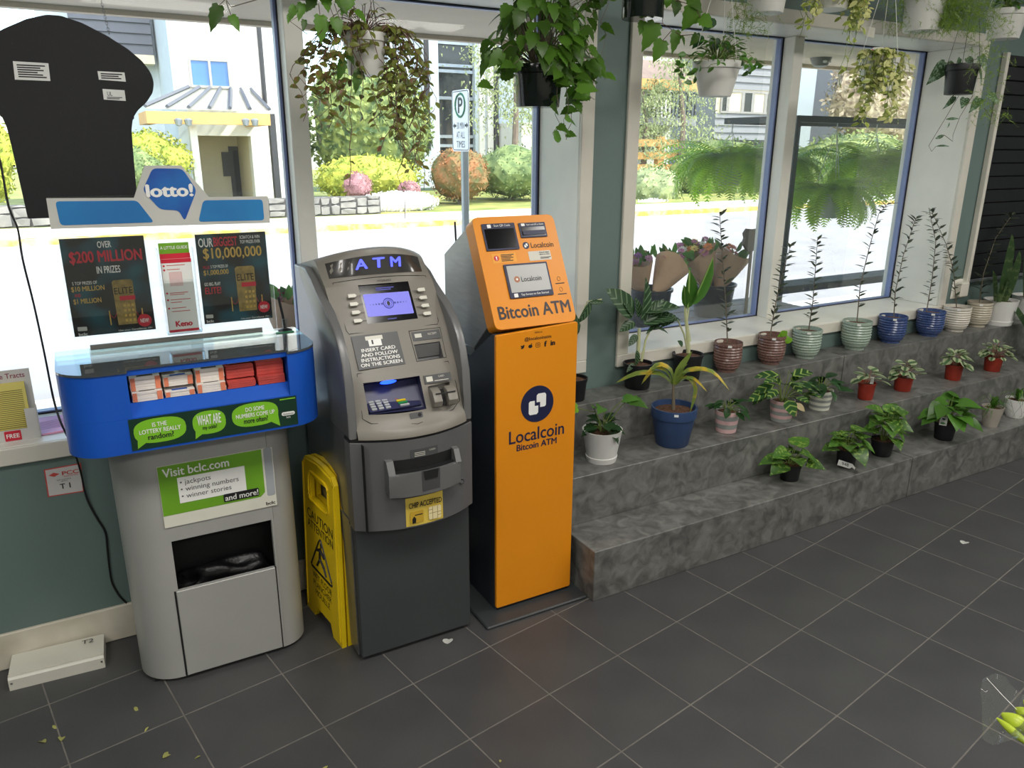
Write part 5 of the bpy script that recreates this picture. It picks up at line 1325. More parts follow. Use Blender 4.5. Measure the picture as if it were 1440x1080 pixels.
# ---- top step
t_, c, rr_, h_ = pot('potted_aglaonema', 'striped-leaf plant in a black pot, just right of the green pillar', 'potted plant', 895.5, 549, Z3 + 0.0003, 43, 512, m_potblack, 0.82, 'nursery')
a = lambda x, y, dy=0.0: ony(x, y, c.y - 0.01) + V((0, dy, 0))
m_cane = M('pale_green_cane', (186, 190, 146), 0.5)
obj('cane', MB().tube([a(896, 508), a(898, 485), a(899, 462)], 0.010, 8, 0.007).tube([a(902, 508), a(908, 478), a(916, 460)], 0.006, 8, 0.004), m_cane, t_, True)
me = leaf_mesh('broad', g_agl, 0.25, 0.2)
for (b0, b1, ws, up) in (((888, 444), (856, 404), 0.85, (0.2, -1, 0.3)), ((899, 450), (912, 391), 0.55, (0.3, -1, 0.1)), ((903, 440), (955, 421), 0.6, (0, -0.5, 1)), ((903, 455), (938, 434), 0.7, (0, -0.7, 0.8)), ((912, 452), (948, 437), 0.7, (0.1, -0.6, 0.8)), ((890, 452), (868, 462), 0.8, (0, -0.7, 0.8)), ((893, 470), (880, 484), 0.8, (0, -0.7, 0.8)), ((893, 492), (892, 513), 0.6, (0, -1, 0.2)), ((906, 452), (930, 418), 0.6, (-0.3, -0.8, 0.4)), ((890, 510), (877, 520), 0.6, (0, -0.6, 0.8)), ((888, 444), (876, 424), 0.7, (0, -0.7, 0.6)), ((914, 460), (938, 463), 0.5, (0, -0.4, 1)), ((896, 445), (892, 418), 0.6, (0, -1, 0.2))):
    leaf(t_, me, a(*b0, -0.01), a(*b1, -0.025) - a(*b0, -0.01), up, (a(*b1, -0.025) - a(*b0, -0.01)).length, ws)
t_, c, rr_, h_ = pot('potted_dieffenbachia', 'tall dieffenbachia with two upright leaves in a black pot', 'potted plant', 965, 535, Z3 + 0.0003, 44, 499, m_potblack, 0.82, 'nursery')
a = lambda x, y, dy=0.0: ony(x, y, c.y - 0.01) + V((0, dy, 0))
mb = MB().tube([a(968, 496), a(967, 470), a(964, 440), a(964, 428)], 0.010, 8, 0.006).tube([a(966, 490), a(962, 470), a(952, 448), a(940, 446)], 0.005, 6, 0.003).tube([a(970, 480), a(966, 450), a(970, 425)], 0.006, 6, 0.003)
obj('cane', mb, m_cane, t_, True)
me = leaf_mesh('broad', g_dief, 0.3, 0.05)
for (b0, b1, ws, up) in (((965, 433), (967, 379), 0.72, (0.1, -1, 0.1)), ((971, 428), (1001, 361), 0.5, (0.3, -1, 0.1)), ((962, 430), (958, 400), 0.6, (-0.3, -1, 0)), ((955, 450), (912, 448), 0.4, (0, -0.5, 1)), ((950, 446), (926, 456), 0.5, (0, -0.6, 0.8)), ((958, 486), (951, 478), 0.9, (0, -0.8, 0.4)), ((940, 446), (905, 462), 0.4, (0, -0.4, 1))):
    leaf(t_, me if b0[0] > 960 else leaf_mesh('broad', g_agl, 0.25, 0.2), a(*b0, -0.008), a(*b1, -0.02) - a(*b0, -0.008), up, (a(*b1, -0.02) - a(*b0, -0.008)).length, ws)
# plant half hidden behind the orange machine
t_, c, rr_, h_ = pot('potted_aglaonema', 'striped-leaf plant in a black pot, half hidden by the orange machine', 'potted plant', 806, 566, Z3 + 0.0003, 40, 533, m_potblack, 0.82, 'nursery')
a = lambda x, y, dy=0.0: ony(x, y, c.y - 0.01) + V((0, dy, 0))
obj('cane', MB().tube([a(806, 530), a(808, 480), a(812, 455)], 0.008, 8, 0.005).tube([a(812, 455), a(826, 424), a(846, 421)], 0.003, 5), m_cane, t_, True)
for b0, b1, ws in (((828, 424), (812, 455), 0.6), ((826, 425), (848, 423), 0.4), ((812, 460), (795, 440), 0.6), ((810, 470), (800, 430), 0.6)):
    leaf(t_, leaf_mesh('broad', g_agl, 0.25, 0.2), a(*b0, -0.01), a(*b1, -0.02) - a(*b0, -0.01), (0.3, -0.9, 0.3), (a(*b1, -0.02) - a(*b0, -0.01)).length, ws)
# olive saplings in ribbed pots
OL = [((1021.4, 522), 41, 484, m_potbrown, 'olive sapling in a brown ribbed pot, nearest the black pots', [(1023, 482), (1021, 430), (1015, 350), (1012, 298)]),
      ((1083, 509), 40, 473.5, m_potbrown, 'olive sapling in a brown ribbed pot with bright green sprouts', [(1083, 472), (1090, 430), (1100, 385), (1113, 342)]),
      ((1132, 501.5), 41, 465.5, m_potsage, 'olive sapling in a sage ribbed pot, left one of the two', [(1137, 465), (1143, 425), (1147, 375), (1150, 333)]),
      ((1201.7, 488.7), 41, 454, m_potsage, 'olive sapling in a sage ribbed pot, right one of the two', [(1205, 453), (1210, 400), (1222, 350), (1236, 300), (1249, 286)]),
      ((1252, 480), 39, 447, m_potblue, 'olive sapling in a cobalt ribbed pot, left one of the two', [(1257, 446), (1259, 410), (1270, 360), (1284, 318), (1289, 306)]),
      ((1305.5, 472), 38.5, 440, m_potblue, 'olive sapling in a cobalt ribbed pot, right one of the two', [(1303, 438), (1311, 390), (1316, 340), (1306, 292)]),
      ((1341.6, 465), 37.5, 434, m_potcream, 'olive sapling in an ivory ribbed pot near the outlet', [(1345, 432), (1341, 380), (1331, 345), (1309, 294)]),
      ((1373, 459), 34, 427.5, m_potbeige, 'olive sapling in a beige ribbed pot before the slat board', [(1377, 426), (1383, 385), (1400, 335), (1426, 298)])]
for k_, ((bx, by), rw, ry, mt, lab, st_) in enumerate(OL):
    t_, c, rr_, h_ = pot('potted_olive', lab, 'potted plant', bx, by, Z3 + 0.0003, rw, ry, mt, 0.7, 'ribbed', 'olive saplings in ribbed pots on the top step', tagged=True)
    P = [ony(x, y, c.y - 0.025 * i / 3) for i, (x, y) in enumerate(st_)]
    sp = []
    for i in range(len(P) - 1):
        for f in (0, 0.25, 0.5, 0.75): sp.append(P[i].lerp(P[i + 1], f))
    sp.append(P[-1])
    obj('stem', MB().tube(sp, 0.003, 5, 0.0012), m_woody, t_, True)
    rn = random.Random(70 + k_)
    n = 50
    me = leaf_mesh('lance', g_olive, 0.3, 0.1)
    for i in range(n):
        f = 0.1 + 0.9 * i / n
        q = f * (len(sp) - 1); j = min(int(q), len(sp) - 2)
        b = sp[j].lerp(sp[j + 1], q - j)
        d0 = (sp[j + 1] - sp[j]).normalized()
        az = i * 1.5708 + (i % 2) * 3.1416 + rn.uniform(-0.5, 0.5)
        s_ = V((math.cos(az), math.sin(az) * 0.7, 0)).normalized()
        leaf(t_, me, b, s_ + d0 * rn.uniform(0.1, 0.8), V((0, -0.3, 1)), rn.uniform(0.036, 0.058), 1.3)
    if k_ == 1:
        for pb, pe in (((1092, 470), (1106, 458)), ((1094, 476), (1104, 470)), ((1088, 476), (1090, 464)), ((1098, 478), (1106, 474))):
            b = atd(*pb, c) + V((0, -0.03, 0)); e_ = atd(*pe, c) + V((0, -0.04, 0))
            leaf(t_, leaf_mesh('round', g_fresh, 0.1, 0.1), b, e_ - b, V((0, -0.8, 0.6)), 0.034)
# snake plants at the far right
for k_, (bx, by, rw, ry, lab, lv) in enumerate(((1403, 452, 44, 423, 'snake plant in a white saucer pot on the top step', (((1402, 425), (1423, 328), 22), ((1412, 424), (1434, 352), 20), ((1398, 424), (1396, 380), 12), ((1408, 425), (1418, 390), 14))), (1442, 445, 42, 417, 'snake plant in a white pot at the far end of the top step', (((1440, 418), (1441, 350), 20), ((1446, 418), (1452, 340), 20))))):
    t_, c, rr_, h_ = pot('potted_snake_plant', lab, 'potted plant', bx, by, Z3 + 0.0003, rw, ry, m_potwhite, 0.82, 'saucer', 'snake plants in white pots')
    for pb, pe, w_ in lv:
        b, e_ = ony(*pb, c.y - 0.03), ony(*pe, c.y - 0.07)
        L = (e_ - b).length
        leaf(t_, leaf_mesh('sword', g_snake, 0.5, 0.0), b, e_ - b, V((-0.25, -1, 0.1)), L, 0.75 * w_ * mpp(c) / (0.2 * L))
t_, c, rr_, h_ = pot('potted_snake_plant', 'broad dark sword leaf leaning in from the right edge, middle step', 'potted plant', 1462, 512, Z2 + 0.0003, 44, 480, m_potwhite, 0.8, 'saucer')
for pb, pe, w_ in (((1455, 482), (1411, 421), 22), ((1462, 482), (1470, 400), 22), ((1468, 482), (1490, 420), 20)):
    b, e_ = atd(*pb, c), atd(*pe, c); e_.y -= 0.03; L = (e_ - b).length
    leaf(t_, leaf_mesh('sword', g_snake, 0.5, 0.0), b, e_ - b, V((0.2, -1, 0.3)), L, w_ * mpp(c) / (0.2 * L))

# ------------------------------------------------------------------ hanging baskets
m_hang = M('hanging_wire', (60, 62, 60), 0.5)
m_hangw = M('white_hanger_plastic', (214, 214, 206), 0.4)
m_hpotw = M('white_hanging_pot', (210, 209, 203), 0.4)
m_clearblack = M('glossy_dark_pot', (24, 30, 28), 0.15)
def hang(name, label, px, rim_y, rim_w, bot_y, bot_w, yy, mat, wire=m_hang, group='hanging baskets in front of the windows'):
    p = ony(px, rim_y, yy)
    c = V((p.x, p.y, atd(px, bot_y, p).z))
    r0 = rim_w / 2 * mpp(p); r1 = bot_w / 2 * mpp(p); h_ = p.z - c.z
    t_ = thing(name, label, 'hanging plant', c, group)
    prof = [(0, 0), (r1, 0), (r1 * 1.02, 0.004), (r0 * 0.9, h_ * 0.78), (r0 * 0.97, h_ * 0.8), (r0, h_ * 0.98), (r0 * 0.99, h_), (r0 * 0.93, h_), (r0 * 0.88, h_ * 0.8)]
    obj('pot', MB().lathe(prof, c, 32), mat, t_, True)
    obj('soil', MB().lathe([(0, h_ * 0.9), (r0 * 0.9, h_ * 0.86)], c, 18), m_soil, t_)
    top = V((c.x, c.y, 2.78)); mb = MB()
    knot = V((c.x, c.y, min(2.7, c.z + h_ + 0.42)))
    for k_ in range(3):
        a = 0.6 + k_ * 2.0944
        mb.tube([c + V((math.cos(a) * r0, math.sin(a) * r0, h_ * 0.97)), knot], 0.0013, 4)
    mb.tube([knot, top], 0.0016, 5)
    obj('hanger', mb, wire, t_)
    return t_, c, r0, h_, p
def vines(t_, starts, me, n_leaf, L, stem, seed, wob=0.02, sr=0.0011, sway=0.03, fine=False):
    """trailing stems: starts are (start point, outward vector, drop length)"""
    rn = random.Random(seed); sm = MB(); fm = MB()
    for (s0, out_v, drop) in starts:
        pts = [s0]
        n = 9
        out_v = V(out_v)
        ph = rn.uniform(0, 6.28)
        for i in range(1, n + 1):
            f = i / n
            p = s0 + out_v * min(1, f * 2.2) + V((math.sin(ph + f * 5) * wob + sway * f * rn.uniform(-1, 1), math.cos(ph + f * 4) * wob * 0.5, 0.03 * math.sin(min(1, f * 2.5) * 3.14) - drop * max(0, f - 0.12)))
            p.y = min(p.y, W - 0.03)
            pts.append(p)
        sm.tube(pts, sr, 4)
        k_n = max(2, int(n_leaf * rn.uniform(0.8, 1.2)))
        for k_ in range(k_n):
            f = 0.08 + 0.92 * (k_ + rn.uniform(0.2, 0.8)) / k_n
            q = min(f, 0.999) * n; j = int(q); b = pts[j].lerp(pts[j + 1], q - j)
            az = rn.uniform(0, 6.28)
            d = V((math.cos(az), math.sin(az) * 0.8, rn.uniform(-0.9, 0.2)))
            up_ = V((rn.uniform(-0.5, 0.5), -0.8, rn.uniform(0.2, 1))); l_ = L * rn.uniform(0.7, 1.25)
            if not fine: leaf(t_, me, b, d, up_, l_)
            else:
                d.normalize(); y_ = up_.cross(d).normalized(); z_ = d.cross(y_)
                vs_ = [fm.bm.verts.new(b + (d * v.co.x + y_ * v.co.y + z_ * v.co.z) * l_) for v in me.vertices]
                for f_ in me.polygons: fm.bm.faces.new([vs_[q_] for q_ in f_.vertices])
    obj('stems', sm, stem, t_)
    if fine: o_ = obj('fine_leaves', fm, me.materials[0], t_, 'all'); o_['kind'] = 'stuff'
m_purp = M('purple_stem', (96, 62, 56), 0.6)
# wandering vine in a white basket, first window
t_, c, r0, h_, p = hang('hanging_vine', 'white hanging basket of bronze trailing vines in front of the second window', 512, 47, 66, 106, 48, 2.42, m_hpotw)
rn = random.Random(3); ss = []
top = c + V((0, 0, h_))
for i in range(27):
    a = rn.choice((rn.uniform(-3.6, -2.2), rn.uniform(-1.2, 0.6), rn.uniform(-1.2, 0.6)))
    k_ = rn.uniform(0.02, 0.09)
    ss.append((top + V((math.cos(a) * r0 * 0.9, math.sin(a) * r0 * 0.9, -0.005)), V((math.cos(a) * k_ * 1.5, math.sin(a) * k_, 0)), rn.uniform(0.12, 0.44)))
vines(t_, ss, leaf_mesh('ellip', g_bronze, 0.3, 0.2), 8, 0.032, m_purp, 4, 0.022)
ss = []
for i in range(38):
    a = rn.uniform(-1.2, 0.7) if i % 3 else (rn.uniform(-3.7, -2.5) if i % 2 else rn.uniform(-2.4, -1.2)); k_ = rn.uniform(0.0, 0.10)
    ss.append((top + V((math.cos(a) * r0 * 0.9, math.sin(a) * r0 * 0.9, -0.005)), V((math.cos(a) * k_ * 1.4, math.sin(a) * k_, 0)), rn.uniform(0.08, 0.4) * (1.15 if math.cos(a) > 0 else 0.8)))
vines(t_, ss, leaf_mesh('ellip', g_bronze, 0.3, 0.2), 10, 0.028, m_purp, 6, 0.03, fine=True)
bush(t_, top, 34, 0.16, 0.09, 0.03, 'ellip', g_bronze, stem=m_purp, sr=0.0011, seed=12)
# one long runner of the same basket
vines(t_, [(top + V((0.02, -0.06, 0)), V((0.06, -0.02, 0)), 0.62), (top + V((-0.05, -0.06, 0)), V((-0.03, -0.02, 0)), 0.5), (top + V((0.07, -0.04, 0)), V((0.08, 0, 0)), 0.52)], leaf_mesh('ellip', g_bronze, 0.3, 0.2), 9, 0.028, m_purp, 8, 0.012)
# grape ivy hanging above the mullion, its pot above the frame
def pxleaves(t_, c, lst, shape, mat, fold=0.2, droop=0.15, sm=None):
    for (b0, b1, w_) in lst:
        a0, a1 = atd(*b0, c), atd(*b1, c)
        a1 = a1 + V((0, -0.012, 0)); L = (a1 - a0).length
        leaf(t_, leaf_mesh(shape, mat, fold, droop), a0, a1 - a0, V((random.uniform(-0.4, 0.4), -1, 0.35)), L, max(0.5, min(1.6, w_ * mpp(c) / (0.8 * L))))
t_, c, r0, h_, p = hang('hanging_ivy', 'grape ivy leaves trailing from a dark basket above the first window post', 440, -52, 66, -2, 50, 2.36, m_clearblack)
pxleaves(t_, c, (((308, 8), (294, 46), 20), ((325, 22), (336, 45), 15), ((425, 5), (418, 30), 15), ((415, 8), (405, 30), 14), ((450, 22), (452, 62), 25), ((470, 25), (478, 52), 20), ((440, -4), (430, 18), 18), ((492, -6), (478, 22), 22), ((487, 72), (498, 92), 14), ((482, 84), (474, 116), 16), ((505, 100), (497, 132), 17), ((500, 100), (513, 112), 16), ((455, -5), (462, 18), 22), ((475, -6), (488, 22), 20), ((500, 15), (515, 32), 15), ((428, 28), (425, 45), 9), ((408, 20), (403, 34), 8)), 'ivy', g_grape)
mb = MB()
for pts in (((440, 2), (380, -6), (325, 10), (318, 0)), ((318, 2), (325, 22)), ((318, -2), (308, 8)), ((440, 5), (425, 20), (408, 30), (432, 48)), ((470, 5), (485, 50), (492, 80), (502, 100)), ((448, 5), (450, 22)), ((462, 5), (470, 25)), ((490, -3), (500, 15))):
    mb.tube([atd(x, y, c) for x, y in pts], 0.0014, 4)
obj('stems', mb, m_woody, t_)
# grape ivy in the big black basket
t_, c, r0, h_, p = hang('hanging_ivy', 'black hanging basket of lush grape ivy between the second window and the pillar', 757, 92, 76, 151, 60, 2.40, m_clearblack)
top = c + V((0, 0, h_ * 0.92))
bush(t_, top, 120, 0.30, 0.26, 0.066, 'ivy', g_grape, 0.15, 0.25, m_woody, 0.0014, 0.10, seed=14, dz=(-1.9, -0.3))
rn = random.Random(9); ss = []
for i in range(15):
    a = rn.uniform(-3.3, 0.3); k_ = rn.uniform(0.03, 0.12)
    ss.append((top + V((math.cos(a) * r0, math.sin(a) * r0, 0.03)), V((math.cos(a) * k_ * 1.6, math.sin(a) * k_ * 0.6, 0.02)), rn.uniform(0.06, 0.2)))
vines(t_, ss, leaf_mesh('ivy', g_grape, 0.15, 0.2), 5, 0.058, m_woody, 15, 0.02)
vines(t_, [(top + V((0.02, -0.08, 0)), V((0.01, -0.01, 0)), 0.27), (top + V((0.06, -0.06, 0)), V((0.02, -0.01, 0)), 0.25), (top + V((0.1, 0, 0)), V((0.05, 0, 0)), 0.26)], leaf_mesh('ivy', g_grape, 0.15, 0.2), 7, 0.05, m_woody, 16, 0.01)
# second grape ivy by the pillar
t_, c, r0, h_, p = hang('hanging_ivy', 'grape ivy in a glossy dark basket at the top of the green pillar', 906, -24, 66, 27, 58, 2.38, m_clearblack)
pxleaves(t_, c, (((977, 8), (958, 45), 34), ((950, 0), (948, 24), 26), ((921, 32), (901, 74), 28), ((932, 57), (916, 89), 23), ((950, 43), (944, 77), 19), ((958, 50), (961, 65), 10), ((980, 48), (968, 66), 15), ((985, 25), (1000, 38), 24), ((940, -8), (935, 12), 20), ((968, -6), (985, 15), 24), ((905, 30), (897, 50), 16)), 'ivy', g_grape)
top = c + V((0, 0, h_ * 0.92)); ss = []
rn = random.Random(21)
for i in range(11):
    x_ = rn.uniform(806, 872); q = atd(x_, -10, c)
    ss.append((atd(rn.uniform(872, 885), -12, c), V(((q - c).x * 0.9, (q - c).y, 0.02)), rn.uniform(0.16, 0.38)))
vines(t_, ss, leaf_mesh('ivy', g_grape, 0.15, 0.2), 8, 0.052, m_woody, 22, 0.02)
mb = MB()
for pts in (((930, 5), (932, 33), (945, 42), (958, 50)), ((932, 33), (921, 32)), ((945, 42), (932, 57)), ((958, 50), (980, 48)), ((930, -5), (977, 8)), ((977, 8), (985, 25))): mb.tube([atd(x, y, c) for x, y in pts], 0.0013, 4)
obj('runners', mb, m_purp, t_)
# white basket in front of window three
t_, c, r0, h_, p = hang('hanging_peperomia', 'white hanging basket of small-leaved greenery in front of the third window', 1009, 87, 69, 136, 44, 2.42, m_hpotw, m_hangw)
top = c + V((0, 0, h_ * 0.95))
bush(t_, top, 60, 0.17, 0.10, 0.036, 'ellip', g_mid, 0.3, 0.2, seed=17)
vines(t_, [(top + V((math.cos(a) * r0, math.sin(a) * r0, 0)), V((math.cos(a) * 0.09, math.sin(a) * 0.04, 0.02)), d) for a, d in ((3.3, 0.09), (3.6, 0.12), (2.9, 0.07), (-0.2, 0.04), (0.2, 0.05), (-0.6, 0.03), (-1.6, 0.04), (-2.2, 0.06))], leaf_mesh('ellip', g_mid, 0.3, 0.2), 8, 0.032, m_stem, 18)
pxleaves(t_, c, (((985, 50), (972, 70), 18), ((1005, 55), (1000, 78), 18), ((1018, 60), (1028, 75), 15), ((1000, 25), (985, 45), 22)), 'heart', g_dark)
# white baskets along the top edge
def sprigs(t_, c, region, n, seed, mat):
    """asparagus fern: a cloud of fine needles nobody could count"""
    rn = random.Random(seed); mb = MB(); st_ = MB()
    for i in range(n):
        x, y = region(rn)
        b = atd(x, y, c) + V((rn.uniform(-0.04, 0.04), rn.uniform(-0.08, 0.04), 0))
        b.y = min(b.y, W - 0.04)
        d = V((rn.uniform(-1, 1), rn.uniform(-0.6, 0.6), rn.uniform(-1, 0.4))).normalized()
        for k_ in range(9):
            q = b + d * (k_ * 0.006)
            s_ = d.cross(V((rn.uniform(-1, 1), rn.uniform(-1, 1), rn.uniform(-1, 1))))
            if s_.length < 0.1: continue
            s_.normalize(); e_ = q + (s_ * 0.7 + d * 0.6) * 0.015
            n_ = s_.cross(d) * 0.0011
            mb.poly([q - n_, q + n_, e_])
        n_ = d.cross(V((0.3, 0.9, 0.2))).normalized() * 0.0006
        mb.poly([b - n_, b + n_, b + d * 0.06])
    o_ = obj('needles', mb, mat, t_); o_['kind'] = 'stuff'
g_asp = leaf_mat('asparagus_needles', (128, 156, 62), var=0.2, transl=0.3)
t_, c, r0, h_, p = hang('hanging_asparagus_fern', 'white hanging basket with thin fern sprigs, cut off at the top above the third window', 1081, -34, 64, 19, 48, 2.40, m_hpotw, m_hangw)
sprigs(t_, c, lambda r_: (1036 + r_.gauss(14, 9), r_.uniform(-20, 46)), 170, 31, g_asp)
t_, c, r0, h_, p = hang('hanging_hoya', 'white hanging basket of yellow-green trailing hoya, cut off at the top above the second post', 1172, -44, 62, 14, 48, 2.40, m_hpotw, m_hangw)
rn = random.Random(41); top = c + V((0, 0, h_)); ss = []
for i in range(24):
    a = rn.uniform(-3.3, 0.3); k_ = rn.uniform(0.0, 0.07)
    ss.append((top + V((math.cos(a) * r0, math.sin(a) * r0, 0)), V((math.cos(a) * k_, math.sin(a) * k_ * 0.6, 0)), rn.uniform(0.14, 0.33)))
vines(t_, ss, leaf_mesh('ellip', g_hoya, 0.2, 0.15), 9, 0.03, m_stem, 42, 0.015)
vines(t_, [(a_ + V((0.01, -0.01, 0)), b_ * 1.2, c_ * 0.9) for a_, b_, c_ in ss], leaf_mesh('ellip', g_hoya, 0.2, 0.15), 12, 0.032, m_stem, 45, 0.025, fine=True)
vines(t_, [(top + V((0.0, -0.09, 0)), V((0.0, -0.02, 0)), 0.52), (top + V((0.03, -0.09, 0)), V((0.02, -0.02, 0)), 0.46)], leaf_mesh('ellip', g_hoya, 0.2, 0.15), 10, 0.034, m_stem, 43, 0.01)
t_, c, r0, h_, p = hang('hanging_hoya', 'white hanging basket of yellow-green hoya in front of the fourth window', 1237, 80, 54, 128, 42, 2.42, m_hpotw, m_hangw)
top = c + V((0, 0, h_)); ss = []
for i in range(24):
    a = rn.uniform(-3.6, -1.9) if i < 15 else rn.uniform(-0.6, 0.5); k_ = rn.uniform(0.0, 0.06)
    ss.append((top + V((math.cos(a) * r0, math.sin(a) * r0, 0)), V((math.cos(a) * k_, math.sin(a) * k_ * 0.6, 0)), rn.uniform(0.1, 0.34)))
vines(t_, ss, leaf_mesh('ellip', g_hoya, 0.2, 0.15), 10, 0.034, m_stem, 44, 0.015)
vines(t_, [(a_ + V((0.01, -0.01, 0)), b_ * 1.3, c_) for a_, b_, c_ in ss], leaf_mesh('ellip', g_hoya, 0.2, 0.15), 12, 0.034, m_stem, 46, 0.03, fine=True)
d = -V((c.x, c.y, 0)).normalized(); s_ = V((-d.y, d.x, 0))
q = Plane2(top + d * (r0 * 0.4) - s_ * 0.01, s_, (0, 0, 1))
o_ = q.plate('plant_tag', rrect(0, 0.012, 0.05, 0.05, 0.01), 0, 0.001, m_tag, t_); q.plate('tag_print', rrect(0, 0.01, 0.042, 0.03, 0.004), 0.001, 0.0015, g_dark if False else m_green_dk, o_); q.plate('tag_print', q.rect(-0.025, -0.021, -0.01, 0.03), 0.001, 0.0016, m_red, o_)
q = Plane2(atd(1224, 46, c) + d * 0.02, s_ + V((0, 0, -0.25)), V((0, 0, 1)))
q.plate('price_card', q.rect(-0.018, 0.018, -0.02, 0.02), 0, 0.001, m_cream, t_)
t_, c, r0, h_, p = hang('hanging_asparagus_fern', 'white hanging basket of feathery asparagus fern at the end of the windows', 1303, -14, 60, 44, 46, 2.40, m_hpotw, m_hangw)
sprigs(t_, c, lambda r_: (min(1395, 1250 + abs(r_.gauss(70, 36))), r_.uniform(-25, 42)), 1500, 32, g_asp)
sprigs(t_, c, lambda r_: (r_.gauss(1382, 8), r_.uniform(20, 170)), 170, 33, g_asp)
t_, c, r0, h_, p = hang('hanging_scindapsus', 'small black hanging pot of silvery heart leaves by the right casing', 1354, 91, 46, 133, 36, 2.40, m_potblack)
g_sc = g_silver
pxleaves(t_, c, (((1329, 89), (1301, 121), 22), ((1347, 92), (1371, 107), 24), ((1332, 89), (1338, 117), 18), ((1341, 136), (1324, 155), 12), ((1357, 138), (1350, 153), 16), ((1376, 138), (1361, 160), 18), ((1390, 133), (1403, 145), 14), ((1378, 80), (1385, 100), 18), ((1375, 95), (1380, 120), 16), ((1350, 82), (1342, 92), 18), ((1360, 82), (1366, 92), 16), ((1335, 112), (1329, 133), 10)), 'heart', g_sc, 0.2, 0.15)
pxleaves(t_, c, (((1330, 168), (1345, 166), 6), ((1328, 190), (1312, 195), 8), ((1316, 206), (1332, 204), 4), ((1335, 172), (1330, 180), 5)), 'ellip', g_sc)
mb = MB()
for pts in (((1348, 135), (1329, 167), (1306, 205), (1310, 213), (1316, 206)), ((1368, 134), (1350, 164), (1340, 190), (1340, 199), (1328, 190)), ((1392, 150), (1397, 160), (1394, 166), (1384, 152)), ((1345, 90), (1335, 88), (1329, 89)), ((1352, 90), (1376, 82))): mb.tube([atd(x, y, c) for x, y in pts], 0.0013, 4)
obj('stems', mb, m_purp, t_)
t_, c, r0, h_, p = hang('hanging_peperomia', 'white hanging basket of glossy leaves in the top right corner', 1417, 14, 56, 55, 40, 2.34, m_hpotw, m_hangw)
top = c + V((0, 0, h_ * 0.95))
bush(t_, top, 30, 0.13, 0.07, 0.045, 'ellip', g_mid, 0.3, 0.2, seed=19)
pxleaves(t_, c, (((1418, 18), (1408, 28), 10), ((1432, 16), (1430, 26), 8), ((1420, 35), (1438, 30), 5)), 'ellip', g_fresh)

# wrapped bouquet poking in at the lower right corner
t_ = thing('bouquet', 'cellophane-wrapped bouquet of green buds at the lower right corner', 'bouquet', (1.62, 0.72, 0.55))
bc = onz(1440, 1010, 0.62)
WLOC[t_] = bc.copy(); t_.location = bc
a = lambda x, y, dz=0.0: onz(x, y, 0.64 + dz)
m_cello = glass_mat('cellophane', (246, 248, 244), 1.0, 0.05, haze=0.06)
obj('wrap', MB().grid(lambda u, v: a(1376 + u * 90 + 14 * abs(v - 0.4), 955 + v * 75 + u * 40 - 25 * u * (1 - v)) + V((0, 0, 0.02 * math.sin(u * 7 + v * 4))), [i / 6 for i in range(7)], [i / 5 for i in range(6)]), m_cello, t_, 'all')
obj('wrap_seam', MB().tube([a(1388, 954, 0.02), a(1410, 978, 0.02), a(1430, 998, 0.02)], 0.0006, 4), m_pw, t_)
g_bud = leaf_mat('lime_bud', (186, 206, 60), var=0.12, transl=0.2)
for b0, b1, w_ in (((1452, 1030), (1409, 1004), 24), ((1455, 1012), (1428, 996), 18), ((1450, 1050), (1402, 1010), 12), ((1460, 1000), (1440, 985), 16)):
    p0, p1 = a(*b0), a(*b1)
    mb = MB(); L = (p1 - p0).length; d = (p1 - p0).normalized(); s_ = d.cross(V((0, 0, 1))).normalized(); u_ = s_.cross(d)
    n = 8; rings = []
    for i in range(n + 1):
        f = i / n; rr_ = w_ / 2 * mpp(p0) * math.sin(max(0.06, min(0.97, f)) * 3.1416) ** 0.6
        rings.append([mb.bm.verts.new(p0 + d * (L * f) + (s_ * math.cos(6.2832 * k_ / 8) + u_ * math.sin(6.2832 * k_ / 8)) * rr_) for k_ in range(8)])
    for q, w2 in zip(rings, rings[1:]):
        for k_ in range(8): mb.bm.faces.new((q[k_], q[(k_ + 1) % 8], w2[(k_ + 1) % 8], w2[k_]))
    obj('bud', mb, g_bud, t_, 'all')
mb = MB()
for k_ in range(4): mb.tube([a(1452, 1030), a(1490 + 6 * k_, 1060 + 5 * k_, -0.06)], 0.003, 5)
obj('stems', mb, m_stem, t_)
# fallen leaf bits on the floor
rn = random.Random(77)
me = leaf_mesh('lance', leaf_mat('dry_leaf_bit', (186, 186, 110), var=0.3), 0.5, 0.3)
for k_, (x, y, L, lab) in enumerate(((189, 994, 0.018, 'curled yellow leaf bit on the floor nearest the lottery stand'), (64, 1044, 0.03, 'pale leaf bit on the floor, leftmost of the lower three'), (86, 1042, 0.032, 'leaf bit on the grout line near the lower left corner'), (74, 1020, 0.015, 'tiny leaf bit on the floor below the bait box'), (229, 1066, 0.03, 'leaf bit on the floor directly below the lottery stand'), (282, 1063, 0.014, 'thin twig bit on the floor beside the grout line'), (461, 1077, 0.022, 'leaf bit at the bottom edge left of the cash machine'), (209, 1022, 0.014, 'small grey bit on the floor below the lottery stand'), (703, 1072, 0.012, 'round crumb on the floor at the bottom edge'), (631, 899, 0.016, 'white paper scrap on the floor before the cash machine'), (1358, 762, 0.016, 'white paper scrap on the floor at the right'))):
    p = onz(x, y, 0.0045)
    o_ = bpy.data.objects.new('leaf_bit' if 'scrap' not in lab else 'paper_scrap', me); COL.objects.link(o_)
    o_.location = p; o_.scale = (L * 1.3, L * 2.4, L * 1.3); o_.rotation_euler = (0.2, 0.05, rn.uniform(0, 6.28))
    if 'white' in lab: o_.data = leaf_mesh('round', leaf_mat('white_paper_scrap', (222, 222, 216), var=0.05), 0.4, 0.2)
    tag(o_, lab, 'debris', 'litter on the floor')
